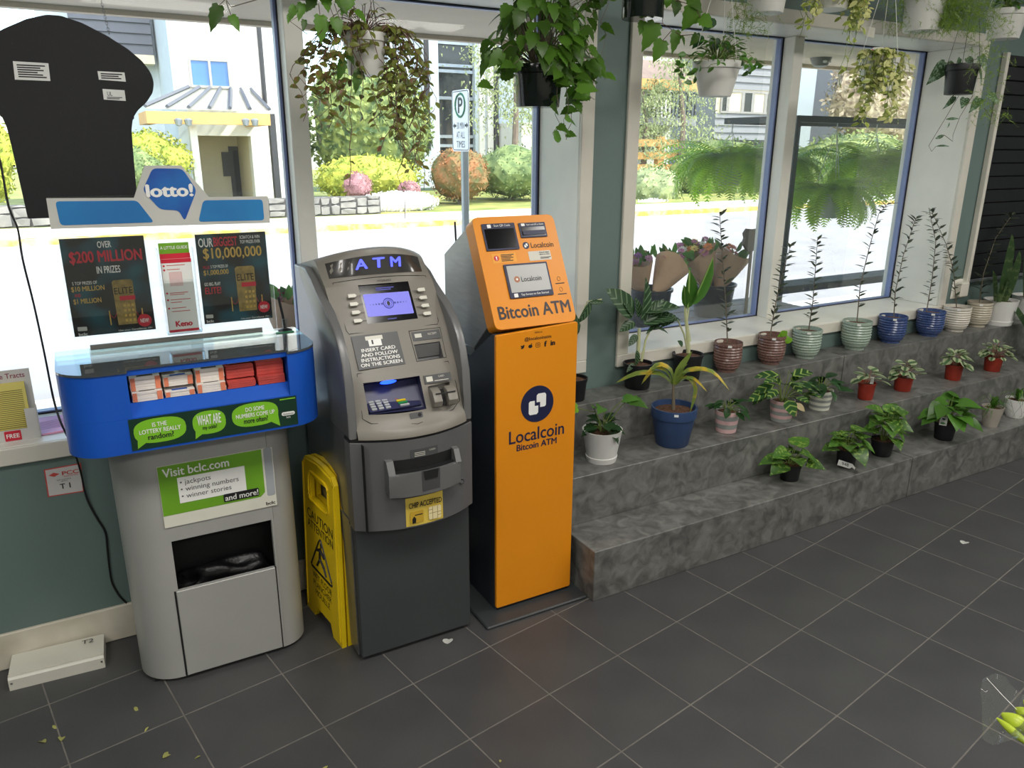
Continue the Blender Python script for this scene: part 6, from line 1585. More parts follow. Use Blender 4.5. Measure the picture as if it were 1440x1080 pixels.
# ================================================================== OUTSIDE
ZG = -0.12
m_conc = M('pale_concrete', (196, 192, 184), 0.8, var=0.06, scale=2)  # one even pale concrete tone
m_asph = M('worn_grey_asphalt', (150, 148, 146), 0.85, var=0.1, scale=1.5, bump=0.1, bscale=40)
m_yelc = M('yellow_curb_paint', (206, 170, 70), 0.8, col2=(190, 182, 164), scale=4, lo=0.4, hi=0.7)
m_lawn = M('lawn_green', (100, 116, 48), 0.9, col2=(160, 154, 84), scale=1.2, lo=0.35, hi=0.7)
m_soff = M('beige_soffit', (216, 200, 178), 0.8, var=0.06, scale=3)
m_stuc = M('white_stucco', (214, 212, 206), 0.85, var=0.03, bump=0.1, bscale=30)
m_stucg = M('blue_grey_and_shaded_stucco', (176, 188, 196), 0.85, var=0.04, bump=0.1, bscale=30)  # two buildings' own tone; also paints shade on the apartment block's side walls
m_tan = M('tan_stucco', (206, 196, 172), 0.85, var=0.03)
m_timber = M('honey_timber', (196, 154, 92), 0.6, var=0.1, scale=3)
m_dksid = M('slate_grey_siding', (84, 88, 96), 0.6, var=0.06)
m_gsid = M('grey_lap_siding', (128, 130, 132), 0.6, var=0.05)
m_dkmet = M('dark_metal_paint', (48, 48, 50), 0.45)
m_wing = M('blue_window_glass', (64, 112, 170), 0.08, var=0.25, scale=0.8)
m_dkg = M('dark_window_glass', (40, 44, 48), 0.1, var=0.2, scale=0.7)
m_galv = M('galvanised_post', (150, 158, 166), 0.35, metal=0.7, var=0.1)
m_shing = M('brown_roof_shingle', (120, 104, 96), 0.85, var=0.15, scale=3)
struct('ground_sidewalk', MB().box(-12, 30, 3.0, 6.2, -0.4, ZG), m_conc)
struct('ground_road', MB().box(-30, 60, 6.2, 17.35, -0.5, ZG - 0.1), m_asph)
struct('ground_curb', MB().box(-30, 60, 17.35, 17.6, -0.5, ZG + 0.02), m_yelc)
struct('ground_far_sidewalk', MB().box(-30, 60, 17.6, 20.0, -0.5, ZG + 0.0), m_conc)
def hill(x, y): return ZG
mb = MB().grid(lambda u, v: (u, v, hill(u, v)), [-30 + 6 * i for i in range(16)], [20.0, 21, 22, 24, 28, 34, 60])
struct('ground_lawn', mb, m_lawn)
tag(obj('roof_overhang', MB().box(-3.3, 7.6, 3.0, 4.6, 2.26, 2.42).box(-3.3, 7.6, 4.56, 4.62, 2.235, 2.45), m_soff), kind='structure')
struct('roof_slab', MB().box(-3.3, 7.6, -3.7, 4.6, 2.95, 3.1), m_soff)

# ---- stone retaining wall, stones one by one
m_stone = M('pale_field_stone', (112, 110, 104), 0.9, col2=(152, 148, 140), scale=1.7)
m_mort = M('grey_mortar', (98, 96, 92), 0.95)
y0 = 20.15
zt = ony(450, 277, y0).z
sw = thing('stone_wall', 'low pale stone retaining wall across the street', 'stone wall', (2.5, y0, ZG))
obj('mortar_core', MB().box(-4, 7.35, y0 + 0.06, y0 + 0.4, ZG, zt - 0.02), m_mort, sw)
rn = random.Random(5)
x = -3.9
while x < 7.2:
    w_ = rn.uniform(0.25, 0.5); z = ZG + 0.02
    while z < zt - 0.05:
        h_ = min(rn.uniform(0.14, 0.3), zt - z)
        q = [(x + rn.uniform(0.01, 0.05), z + rn.uniform(0.01, 0.03)), (x + w_ * rn.uniform(0.4, 0.6), z + rn.uniform(0, 0.02)), (x + w_ - rn.uniform(0.01, 0.05), z + rn.uniform(0.01, 0.05)), (x + w_ - rn.uniform(0, 0.03), z + h_ - rn.uniform(0.01, 0.05)), (x + w_ * rn.uniform(0.4, 0.6), z + h_ - 0.01), (x + rn.uniform(0.01, 0.04), z + h_ - rn.uniform(0.02, 0.05))]
        obj('stone', MB().prism([(a, y0 + rn.uniform(-0.02, 0.02), b) for a, b in q], (0, 0.1, 0)), m_stone, sw)
        z += h_
    x += w_

# ---- hedges, shrubs and trees
def foliage(t_, parts, n, size, mat, seed, name='foliage'):
    """leafy surface: parts are (centre, radii); leaves too many to count"""
    rn = random.Random(seed); mb = MB()
    for c, rad in parts:
        mb.blob(c, [r_ * 0.93 for r_ in rad], 3, 0.10, seed)
        for i in range(n):
            d = V((rn.gauss(0, 1), rn.gauss(0, 1), rn.gauss(0, 1))).normalized()
            if d.y > 0.5: continue
            p = V(c) + V((d.x * rad[0], d.y * rad[1], d.z * rad[2])) * rn.uniform(0.9, 1.06)
            a = V((rn.gauss(0, 1), rn.gauss(0, 1), rn.gauss(0, 1))).normalized(); b = a.cross(d)
            if b.length < 0.05: continue
            b.normalize(); s_ = size * rn.uniform(0.6, 1.3)
            mb.poly([p - a * s_, p + b * s_ * 0.5 + d * s_ * 0.3, p + a * s_, p - b * s_ * 0.5])
    o_ = obj(name, mb, mat, t_); o_['kind'] = 'stuff'
    return o_
def fol_mat(name, c1, c2): return M(name, c1, 0.8, col2=c2, scale=3.5, lo=0.35, hi=0.65, bump=0.4, bscale=12)
def shrub(name, label, px, y, mat, n=900, size=0.07, seed=1, depth=None, group='hedges and shrubs across the street', cat='shrub'):
    """px = (x0, x1, top, bottom) in the picture, y = its distance beyond the street"""
    x0, x1, tp, bt = px
    a, b = ony(x0, (tp + bt) / 2, y), ony(x1, (tp + bt) / 2, y)
    top, bot = ony((x0 + x1) / 2, tp, y).z, ony((x0 + x1) / 2, bt, y).z
    c = V(((a.x + b.x) / 2, y, (top + bot) / 2))
    rad = ((b.x - a.x) / 2 * 0.97, depth or min((b.x - a.x) / 2, 1.6), (top - bot) / 2)
    g_ = hill(c.x, y)
    t_ = thing(name, label, cat, (c.x, y, g_), group)
    foliage(t_, [(c, rad)], n, size, mat, seed)
    if bot > g_ - 0.05:
        obj('trunk', MB().tube([V((c.x, y, g_ - 0.02)), V((c.x, y, c.z))], 0.06, 6), m_woody, t_)
    return t_
f_lime = fol_mat('lime_hedge', (118, 134, 40), (184, 186, 72))
f_green = fol_mat('green_hedge', (70, 92, 48), (128, 144, 86))
f_rust = fol_mat('rusty_shrub', (84, 90, 48), (150, 100, 58))
f_dark = fol_mat('dark_laurel', (62, 88, 50), (140, 152, 80))
f_pink = fol_mat('pink_heather', (130, 90, 88), (178, 130, 132))
f_white = fol_mat('white_blossom', (214, 214, 208), (246, 246, 240))
f_con = fol_mat('grey_green_conifer', (96, 110, 74), (160, 170, 118))
f_brown = fol_mat('brown_tree_leaves', (120, 104, 84), (196, 182, 150))
shrub('clipped_shrub', 'bright lime dome shrub below the white entrance canopy', (150, 271, 183, 272), 23.0, f_lime, 1500, 0.06, 1)
shrub('clipped_shrub', 'green hedge in front of the lime dome shrub', (120, 243, 204, 290), 22.2, f_green, 1200, 0.05, 2)
shrub('clipped_shrub', 'lime shrub at the far left edge behind the black sign', (-60, 22, 150, 285), 22.6, f_lime, 1000, 0.06, 3)
shrub('clipped_hedge', 'wide lime hedge behind the pink heather mounds', (440, 594, 218, 284), 23.4, f_lime, 1800, 0.06, 4, 1.2)
shrub('heather_mound', 'round pink heather mound beside the stone wall', (483, 523, 241, 281), 21.6, f_pink, 500, 0.04, 5)
shrub('heather_mound', 'smaller pink heather mound beside the white blossoms', (560, 590, 254, 280), 21.7, f_pink, 400, 0.04, 6)
shrub('blossom_patch', 'white blossom patch at the end of the stone wall', (502, 616, 269, 303), 21.0, f_white, 1100, 0.05, 7, 0.5)
shrub('clipped_hedge', 'rusty orange clipped shrub behind the parking sign', (606, 684, 206, 284), 22.6, f_rust, 1400, 0.05, 8)
shrub('clipped_hedge', 'rounded green hedge right of the parking sign', (664, 775, 205, 280), 23.6, f_green, 1600, 0.05, 9)
shrub('laurel_tree', 'large green laurel behind the trailing vine basket', (425, 606, 88, 262), 26.5, f_dark, 2600, 0.12, 10, 1.5, cat='tree')
shrub('clipped_shrub', 'pale green round shrub left in the third window', (878, 948, 232, 306), 22.5, f_con, 1300, 0.06, 11)
shrub('blossom_patch', 'white blossoms below the round shrub in the third window', (880, 950, 280, 306), 20.8, f_white, 700, 0.05, 12, 0.4)
shrub('clipped_shrub', 'dark shrub behind the upper ferns in the third window', (940, 1100, 195, 300), 24.5, f_dark, 1300, 0.09, 13)
shrub('garden_tree', 'dark green tree behind the rack in the fourth window', (1105, 1290, 185, 300), 24.0, f_dark, 2200, 0.12, 14, 1.5, cat='tree')
shrub('garden_tree', 'brown-leaved tree top in the fourth window', (1165, 1330, 70, 210), 27.0, f_brown, 1800, 0.16, 15, 1.5, cat='tree')
def conifer(name, label, px, y, seed, n=34):
    x0, x1, tp, bt = px
    cx = (x0 + x1) / 2
    b, t2 = ony(cx, bt, y), ony(cx, tp, y)
    hw = (ony(x1, tp, y) - ony(x0, tp, y)).length / 2
    g_ = hill(b.x, y)
    t_ = thing(name, label, 'tree', (b.x, y, g_), 'conifers across the street')
    obj('trunk', MB().tube([V((b.x, y, g_ - 0.02)), V((b.x + 0.1, y, b.z * 0.5 + t2.z * 0.5)), V((t2.x, y, t2.z))], 0.16, 7, 0.04), M('grey_bark', (120, 106, 94), 0.9, var=0.2), t_)
    rn = random.Random(seed)
    pr = []
    for i in range(n):
        f = rn.uniform(0.25, 1)
        a = rn.uniform(0, 6.28); r_ = hw * rn.uniform(0.3, 1.0) * (1.15 - f * 0.5)
        pr.append((V((b.x + math.cos(a) * r_, y + math.sin(a) * r_ * 0.6, b.z + (t2.z - b.z) * f)), (hw * 0.34, hw * 0.3, hw * 0.13)))
    mb = MB()
    for c, rad in pr:
        for i in range(70):
            d = V((rn.gauss(0, 0.6), rn.gauss(0, 0.6), rn.gauss(0, 0.6)))
            p = c + V((d.x * rad[0] * 1.3, d.y * rad[1], d.z * rad[2] * 1.6)); s_ = 0.13 * rn.uniform(0.5, 1.2)
            a = V((rn.uniform(-1, 1), rn.uniform(-0.4, 0.4), rn.uniform(-1.2, -0.1))).normalized() * s_
            q = a.cross(V((0, 1, 0.2))).normalized() * s_ * 0.28
            mb.poly([p - q, p + q, p + a])
    o_ = obj('foliage', mb, f_con, t_); o_['kind'] = 'stuff'
conifer('conifer', 'drooping conifer right of the parking sign', (655, 790, 75, 215), 27.0, 21, 40)
conifer('conifer', 'tall conifer in the left of the third window', (905, 1000, 70, 270), 25.0, 22, 46)
conifer('conifer', 'conifer at the left edge of the third window', (872, 935, 120, 235), 26.0, 23, 30)

# ---- white building with the entrance
YB = 25.0
bx = lambda x, y, yy=YB: ony(x, y, yy)
wb = thing('apartment_building', 'white stucco apartment block with glazed entrance canopy across the street', 'building', (bx(330, 250).x, YB, hill(0, YB)))
xa, xb = bx(256, 90).x, bx(426, 90).x
zb0 = ZG - 0.02
# front wall with an entrance recess: pieces around the opening
ox0, ox1, oz = bx(281, 230).x, bx(356, 230).x, bx(320, 191).z
mb = MB().box(xa, ox0, YB, YB + 0.4, zb0, oz).box(ox1, xb, YB, YB + 0.4, zb0, oz).box(xa, xb, YB, YB + 0.4, oz, 14)
obj('front_wall', mb, m_stuc, wb)
obj('recess_back', MB().box(ox0 - 0.3, ox1 + 0.3, YB + 2.2, YB + 2.4, zb0, oz + 0.4), m_tan, wb)
obj('recess_side', MB().box(ox1, ox1 + 0.2, YB + 0.4, YB + 2.2, zb0, oz + 0.4), m_tan, wb)
obj('recess_side', MB().box(ox0 - 0.2, ox0, YB + 0.4, YB + 2.2, zb0, oz + 0.4), m_tan, wb)
obj('recess_ceiling', MB().box(ox0, ox1, YB + 0.4, YB + 2.2, oz, oz + 0.2), m_tan, wb)
obj('left_return', MB().box(xa - 0.3, xa, YB, YB + 4.0, zb0, 14), m_stucg, wb)  # shaded side of the white block, its shade put into the colour
yw = YB + 3.2
obj('wing_wall', MB().box(bx(60, 90, yw).x, bx(235, 90, yw).x, yw, yw + 0.4, zb0, 14), m_stucg, wb)  # same side's shade put into the stucco colour
# slate siding on the wing, board by board
zs0, zs1 = bx(160, 75, yw - 0.6).z, bx(160, 8, yw - 0.6).z
xs0, xs1 = bx(100, 50, yw - 0.6).x, bx(213, 50, yw - 0.6).x
z = zs0
while z < zs1:
    obj('siding_board', MB().prism([(xs0, yw - 0.6, z), (xs0, yw - 0.05, z), (xs0, yw - 0.05, z + 0.29), (xs0, yw - 0.54, z + 0.3)], (xs1 - xs0, 0, 0)), m_dksid, wb); z += 0.3
obj('wing_fascia', MB().box(xs0, xs1, yw - 0.65, yw, zs0 - 0.25, zs0), m_tan, wb)
def win(parent, q, yy, mat, fr=0.07, panes=2, name='window'):
    x0, x1, z0, z1 = q
    mb = MB().box(x0, x1, yy - 0.06, yy, z0, z0 + fr).box(x0, x1, yy - 0.06, yy, z1 - fr, z1)
    for i in range(panes + 1):
        xx = x0 + (x1 - x0 - fr) * i / panes; mb.box(xx, xx + fr, yy - 0.06, yy, z0 + fr, z1 - fr)
    o_ = obj(name, mb, M('window_trim_grey', (150, 148, 142), 0.6), parent)
    for i in range(panes):
        a = x0 + (x1 - x0 - fr) * i / panes + fr; b = x0 + (x1 - x0 - fr) * (i + 1) / panes
        obj('pane', MB().box(a, b, yy - 0.03, yy - 0.01, z0 + fr, z1 - fr), mat, o_)
    return o_
p0, p1 = bx(268, 123), bx(322, 84)
win(wb, (p0.x, p1.x, p0.z, p1.z), YB, m_wing)
# door in the recess
yd = YB + 2.2
d0, d1 = bx(328, 282, yd), bx(358, 206, yd)
dr_ = win(wb, (d0.x, d1.x, zb0 + 0.05, d1.z), yd, m_dkg, 0.12, 2, 'entrance_door')
dr_.data.materials[0] = m_dkmet
i0 = bx(320, 232, yd); obj('intercom', MB().box(i0.x - 0.16, i0.x + 0.16, yd - 0.1, yd, i0.z - 0.35, i0.z + 0.4), m_dkmet, wb)
obj('light_column', MB().box(bx(271, 230, YB - 1.6).x, bx(281, 230, YB - 1.6).x, YB - 1.75, YB - 1.4, zb0, bx(275, 176, YB - 1.7).z), m_stuc, wb)
# canopy: timber beam, rafters, glazing
yc = YB - 2.2
zc0, zc1 = bx(300, 175, yc).z, bx(300, 158, yc).z
xc0, xc1 = bx(206, 165, yc).x, bx(380, 165, yc).x
zr = bx(300, 127).z
obj('canopy_beam', MB().box(xc0, xc1, yc, yc + 0.25, zc0, zc1), m_timber, wb)
obj('canopy_side_beam', MB().box(xc1 - 0.25, xc1, yc + 0.25, YB, zc0, zc1).box(xc0, xc0 + 0.25, yc + 0.25, YB, zc0, zc1), m_timber, wb)
obj('canopy_glazing', MB().prism([(xc0 + 1.4, YB - 0.02, zr), (xc1, YB - 0.02, zr), (xc1, yc, zc1 + 0.05), (xc0, yc, zc1 + 0.05)], (0, 0, 0.03)), glass_mat('canopy_polycarbonate', (230, 232, 226), 0.6, haze=0.35), wb)
for i in range(7):
    f = i / 6
    a = V((xc0 + 1.4 + (xc1 - xc0 - 1.4) * f, YB - 0.04, zr + 0.07)); b = V((xc0 + (xc1 - xc0) * f, yc, zc1 + 0.12))
    obj('rafter', MB().tube([a, b], 0.055, 4), m_dksid, wb)
obj('canopy_post', MB().box(bx(384, 220, yc).x, bx(392, 220, yc).x, yc + 0.05, yc + 0.3, hill(0, yc) - 0.3, zc1), m_dkmet, wb)
for x in (258, 352):
    c = bx(x, 172, yc - 0.2); obj('flood_lamp', MB().lathe([(0, 0), (0.07, 0.02), (0.11, 0.16), (0.05, 0.2), (0, 0.2)], c - V((0.12, 0, 0.1)), 10).lathe([(0, 0), (0.07, 0.02), (0.11, 0.16), (0.05, 0.2), (0, 0.2)], c + V((0.12, 0, -0.1)), 10), m_galv, wb)
a, b = bx(361, 45), bx(372, 146); obj('downpipe', MB().tube([V((b.x, YB - 0.08, 14)), V((b.x, YB - 0.08, b.z))], 0.07, 6), m_dkmet, wb)

# ---- pale building with the tall dark window
YC = 30.0
pb = thing('office_building', 'pale blue-grey building with a tall dark window behind the parking sign', 'building', (bx(650, 200, YC).x, YC, hill(0, YC)))
wx0, wx1 = bx(617, 120, YC).x, bx(668, 120, YC).x
x0, x1 = bx(540, 120, YC).x, bx(800, 120, YC).x
obj('wall', MB().box(x0, wx0, YC, YC + 0.5, 0, 14).box(wx1, x1, YC, YC + 0.5, 0, 14), m_stucg, pb)
zz = [0.5] + [bx(640, v, YC).z for v in (205, 192, 138, 100, 92, 60)] + [14]
obj('window_glass', MB().box(wx0, wx1, YC + 0.25, YC + 0.3, 0, 14), m_dkg, pb)
for v in zz[1:-1]: obj('glazing_bar', MB().box(wx0, wx1, YC + 0.12, YC + 0.25, v - 0.06, v + 0.06), m_galv, pb)
for v in (603, 698): obj('downpipe', MB().tube([bx(v, 212, YC - 0.15), V((bx(v, 212, YC - 0.15).x, YC - 0.15, 12))], 0.1, 6), m_dkmet, pb)
for v in (672, 684): obj('pilaster', MB().box(bx(v, 120, YC).x, bx(v + 8, 120, YC).x, YC - 0.12, YC, 0, 14), m_stuc, pb)
obj('low_extension', MB().box(bx(700, 180, YC).x, bx(860, 180, YC - 2).x, YC - 2, YC, 0, bx(730, 172, YC - 2).z), m_stuc, pb)

# ---- grey siding building on the right
YD = 28.0
gb = thing('condominium', 'grey lap-siding condominium with a window band seen through the third window', 'building', (bx(1060, 200, YD).x, YD, hill(0, YD)))
sx0, sx1 = bx(1006, 150, YD).x, bx(1112, 150, YD).x
def boards(zlo, zhi, xs0, xs1, yy, mat, parent, h_=0.32):
    z = zlo
    while z < zhi - 0.02:
        obj('siding_board', MB().prism([(xs0, yy - 0.07, z), (xs0, yy, z), (xs0, yy, z + h_), (xs0, yy - 0.01, z + h_)], (xs1 - xs0, 0, 0)), mat, parent); z += h_
zA, zB, zC_, zD = bx(1060, 197, YD).z, bx(1060, 162, YD).z, bx(1060, 127, YD).z, bx(1060, 70, YD).z
obj('core', MB().box(sx0, sx1, YD + 0.01, YD + 6, 0, zD + 1), m_gsid, gb)
boards(zA, zB, sx0, sx1, YD, m_gsid, gb); boards(zC_, zD + 1, sx0, sx1, YD, m_gsid, gb)
obj('window_band', MB().box(sx0, sx1, YD - 0.03, YD, zB, zC_), m_tan, gb)
for q0, q1 in ((1012, 1022), (1022, 1043), (1043, 1057), (1057, 1075), (1075, 1100)):
    win(gb, (bx(q0, 145, YD).x, bx(q1, 145, YD).x, zB + 0.05, zC_ - 0.05), YD - 0.03, [m_dkg, m_tan][q0 in (1022, 1057)], 0.09, 1)
obj('undercroft', MB().box(sx0, sx1, YD - 0.05, YD, 0, zA), m_dkmet, gb)
bp = thing('balcony_block', 'shingle-roofed balcony block with timber rails at the left of the third window', 'building', (bx(920, 200, 27).x, 27, hill(0, 27)))
ax0, ax1 = bx(870, 150, 27).x, bx(958, 150, 27).x
obj('wall', MB().box(ax0, ax1, 27.6, 28, 0, 12), m_stuc, bp)
zr0, zr1 = bx(920, 111, 26).z, bx(920, 80, 26).z
n = 6
for i in range(n):
    f = i / n; z = zr0 + (zr1 - zr0) * f
    obj('shingle_course', MB().prism([(ax0, 26 + f * 1.2, z), (ax0, 26.1 + f * 1.2, z - 0.02), (ax0, 26.0 + (f + 1 / n) * 1.2 + 0.1, z + (zr1 - zr0) / n), (ax0, 26.0 + (f + 1 / n) * 1.2, z + (zr1 - zr0) / n + 0.03)], (ax1 - ax0, 0, 0)), m_shing, bp)
obj('roof_fascia', MB().box(ax0, ax1, 25.95, 26.05, zr0 - 0.4, zr0), m_timber, bp)
zq0, zq1 = bx(920, 165, 26).z, bx(920, 128, 26).z
obj('rail_bars', MB().box(ax0, ax1, 26, 26.06, zq1 - 0.07, zq1), m_dkmet, bp)
for i in range(16):
    x = ax0 + (ax1 - ax0) * (i + 0.5) / 16; obj('baluster', MB().box(x - 0.03, x + 0.03, 26, 26.05, zq0, zq1 - 0.07), m_dkmet, bp)
obj('balcony_floor', MB().box(ax0, ax1, 26, 27.6, zq0 - 0.3, zq0), m_gsid, bp)
for z_ in (236, 219, 201): zz_ = bx(920, z_, 25.6).z; obj('timber_rail', MB().box(bx(880, 210, 25.6).x, bx(955, 210, 25.6).x, 25.6, 25.75, zz_ - 0.14, zz_ + 0.14), m_timber, bp)
for x_ in (888, 931): obj('timber_post', MB().box(bx(x_, 210, 25.6).x - 0.15, bx(x_, 210, 25.6).x + 0.15, 25.62, 25.9, 0, bx(x_, 192, 25.6).z), m_timber, bp)
rb_ = thing('corner_building', 'pale blue wall with a slate gable in the fourth window', 'building', (bx(1135, 200, 32).x, 32, hill(0, 32)))
obj('wall', MB().box(bx(1095, 120, 32).x, bx(1147, 120, 32).x, 32, 33, 0, 16), m_stucg, rb_)
obj('slate_wall', MB().box(bx(1147, 120, 32).x, bx(1340, 120, 32).x, 32.2, 33, 0, 16), m_dksid, rb_)

# ---- parking sign at the near kerb
YP = 5.75
pc_ = ony(648, 170, YP)
t_ = thing('parking_sign', 'white parking sign with green ringed P on a galvanised post outside', 'sign', (pc_.x, YP, ZG))
obj('post', MB().box(pc_.x + 0.005, pc_.x + 0.055, YP - 0.025, YP + 0.025, ZG, pc_.z + 0.2, 0.006), m_galv, t_)
ps = Plane2((pc_.x, YP, pc_.z), (0, -1, 0), (0, 0, 1))
m_sgreen = M('sign_green', (30, 110, 66), 0.4)
pl_ = ps.plate('plate', rrect(0, 0, 0.305, 0.457, 0.03), 0, 0.003, m_pw, t_)
obj('ring', MB().tube([ps.p(x, y, 0.004) for x, y in circ(0, 0.115, 0.085, 28)], 0.009, 4, closed=True), m_sgreen, pl_)
obj('border', MB().tube([ps.p(x, y, 0.003) for x, y in rrect(0, 0, 0.285, 0.437, 0.025)], 0.003, 4, closed=True), m_pk, pl_)
ps.text(pl_, 'P', 0, 0.115, 0.075, 0.11, m_pk, 0.003, bold=0.03)
ps.text(pl_, '30 MIN', 0, -0.035, 0.13, 0.05, m_pk, 0.003)
for s_ in (-1, 1): ps.plate('arrow', [(s_ * 0.135, -0.035), (s_ * 0.105, -0.012), (s_ * 0.105, -0.026), (s_ * 0.075, -0.026), (s_ * 0.075, -0.044), (s_ * 0.105, -0.044), (s_ * 0.105, -0.058)][::s_], 0.003, 0.0036, m_pk, pl_)
ps.text(pl_, 'AT ALL', 0, -0.105, 0.15, 0.05, m_pk, 0.003); ps.text(pl_, 'TIMES', 0, -0.175, 0.15, 0.05, m_pk, 0.003)
obj('bracket', MB().box(pc_.x - 0.002, pc_.x + 0.06, YP - 0.035, YP + 0.035, pc_.z - 0.19, pc_.z - 0.17), m_galv, t_)

# ---- rack with hanging ferns just outside the right-hand windows
YR = 3.6
tp_ = ony(1121, 167, YR)
m_rack = M('black_steel_tube', (42, 42, 44), 0.45)
e_ = V((tp_.x, YR + 0.62, tp_.z))
xr2 = ony(1400, 172, YR).x
t_ = thing('plant_rack', 'black steel rack carrying hanging ferns outside the fourth window', 'rack', (tp_.x, YR, ZG))
for x in (tp_.x, xr2):
    obj('post', MB().box(x - 0.02, x + 0.02, YR - 0.02, YR + 0.02, ZG, tp_.z + 0.02), m_rack, t_)
obj('top_bar', MB().box(tp_.x + 0.02, xr2 - 0.02, YR - 0.02, YR + 0.02, tp_.z - 0.02, tp_.z + 0.02), m_rack, t_)
obj('rear_bar', MB().box(tp_.x - 0.0, xr2, e_.y - 0.02, e_.y + 0.02, tp_.z - 0.02, tp_.z + 0.02), m_rack, t_)
obj('side_arm', MB().box(tp_.x - 0.02, tp_.x + 0.02, YR + 0.02, e_.y - 0.02, tp_.z - 0.02, tp_.z + 0.02).box(xr2 - 0.02, xr2 + 0.02, YR + 0.02, e_.y - 0.02, tp_.z - 0.02, tp_.z + 0.02), m_rack, t_)
zl = ony(1150, 397, YR).z
obj('lower_shelf', MB().box(tp_.x + 0.02, xr2 - 0.02, YR - 0.02, YR + 0.02, zl - 0.05, zl), M('weathered_shelf', (92, 88, 86), 0.7, var=0.2, scale=20), t_)
obj('shelf_plank', MB().box(tp_.x + 0.02, xr2 - 0.02, YR + 0.02, YR + 0.16, zl - 0.02, zl), MATS['weathered_shelf'], t_)
g_fern = leaf_mat('fern_green', (172, 208, 66), var=0.3, transl=0.5)
FM = []
for v in range(4):
    mb = MB(); rn = random.Random(v)
    n = 22; pts = []
    dp = [1.0, 1.5, 0.75, 1.85][v]
    for i in range(n + 1):
        f = i / n; a = 0.75 - dp * 1.5 * f
        pts.append((pts[-1] + V((math.cos(a), 0, math.sin(a))) / n) if pts else V((0, 0, 0)))
    for i in range(1, n):
        f = i / n; w_ = 0.14 * math.sin(min(1, f * 2.2 + 0.12) * 1.5708) * (1 - max(0, (f - 0.55) / 0.45) ** 1.5) + 0.012
        d = (pts[i + 1] - pts[i - 1]).normalized()
        for s_ in (-1, 1):
            tip = pts[i] + V((0, s_ * w_, 0)) + d * 0.02 - V((0, 0, w_ * 0.25)); q = d * 0.016
            mb.poly([pts[i] - q, pts[i] + q, tip + q * 0.3, tip - q * 0.5])
    mb.tube(pts, 0.003, 4)
    me = mb.mesh('frond'); me.materials.append(g_fern); FM.append(me)
def fern(label, px, hang_z, yy, n, L, seed):
    c = ony(px[0], px[1], yy)
    t_ = thing('hanging_fern', label, 'hanging fern', c - V((0, 0, 0.16)), 'ferns hanging outside the windows')
    obj('pot', MB().lathe([(0, -0.16), (0.075, -0.16), (0.11, 0), (0.105, 0), (0.08, -0.03), (0, -0.03)], c, 24), m_hpotw, t_, True)
    mb = MB(); kn = V((c.x, c.y, hang_z - 0.06))
    for k_ in range(3): mb.tube([c + V((math.cos(k_ * 2.1) * 0.108, math.sin(k_ * 2.1) * 0.108, -0.005)), kn], 0.0025, 4)
    mb.tube([kn, kn + V((0, 0, 0.085))], 0.004, 5)
    obj('hanger', mb, m_hangw, t_)
    rn = random.Random(seed)
    for i in range(n):
        a = i * 2.39996 + rn.uniform(-0.3, 0.3)
        o_ = bpy.data.objects.new('frond', FM[rn.choice((0, 1, 1, 2, 3, 3))]); COL.objects.link(o_)
        o_.parent = t_; o_.location = c + V((math.cos(a) * 0.04, math.sin(a) * 0.04, 0)) - WLOC[t_]
        l_ = L * rn.uniform(0.7, 1.15)
        if math.sin(a) < -0.3: l_ = min(l_, 0.42)
        o_.scale = (l_, l_, l_)
        o_.rotation_euler = (rn.uniform(-0.2, 0.2), rn.uniform(-0.25, 0.35), a)
fern('bushy green fern hanging outside the third window', (1026, 228), tp_.z, 4.2, 110, 0.5, 1)
fern('fern in a white pot hanging behind the rack post', (1166, 272), tp_.z, 3.62, 100, 0.40, 2)
fern('fern hanging in the right half of the fourth window', (1226, 232), tp_.z, 3.85, 100, 0.5, 3)
fern('fern hanging at the right end of the rack', (1284, 230), tp_.z, 3.85, 90, 0.5, 4)
fern('fern hanging behind the second window post', (1098, 232), tp_.z, 4.2, 90, 0.46, 5)
# green banner
q = ony(1256, 380, 3.85)
t_ = thing('green_banner', 'green banner with white scrawl at the right end of the fourth window', 'banner', (q.x + 0.1, 3.85, ZG))
bz0, bz1 = 0.0, ony(1256, 322, 3.85).z
pg = Plane2((q.x - 0.05, 3.85, 0), (1, 0, 0), (0, 0, 1))
obj('panel', MB().box(q.x - 0.05, q.x + 0.5, 3.85, 3.87, ZG, bz1), M('banner_green', (60, 150, 100), 0.6), t_)
obj('white_scrawl', MB().tube([pg.p(0.06 + 0.05 * math.sin(i * 1.1), bz1 - 0.08 - i * 0.03, 0.002) for i in range(20)], 0.006, 5), m_pw, t_)
# brown plaque by the second post
q0, q1 = ony(1048, 322, 3.15), ony(1071, 352, 3.15)
t_ = thing('brown_plaque', 'brown scalloped wooden plaque on a stake beside the second window post', 'plaque', (0.5 * (q0.x + q1.x), 3.15, 0.6))
xm, zm, hw, hh_ = (q0.x + q1.x) / 2, (q0.z + q1.z) / 2, (q1.x - q0.x) / 2, (q0.z - q1.z) / 2
pts = [(xm + a * hw, 3.15, zm + b * hh_) for a, b in ((-0.75, -0.6), (-0.45, -1), (0.45, -1), (0.75, -0.6), (1, -0.3), (0.85, 0.2), (1, 0.6), (0.7, 1), (0, 0.9), (-0.7, 1), (-1, 0.6), (-0.85, 0.2), (-1, -0.3))]
obj('board', MB().prism(pts, (0, 0.02, 0)), M('brown_wood', (92, 76, 66), 0.6, var=0.15, scale=20), t_)
obj('stake', MB().box(xm - 0.008, xm + 0.008, 3.155, 3.165, 0.66, zm), m_woody, t_)
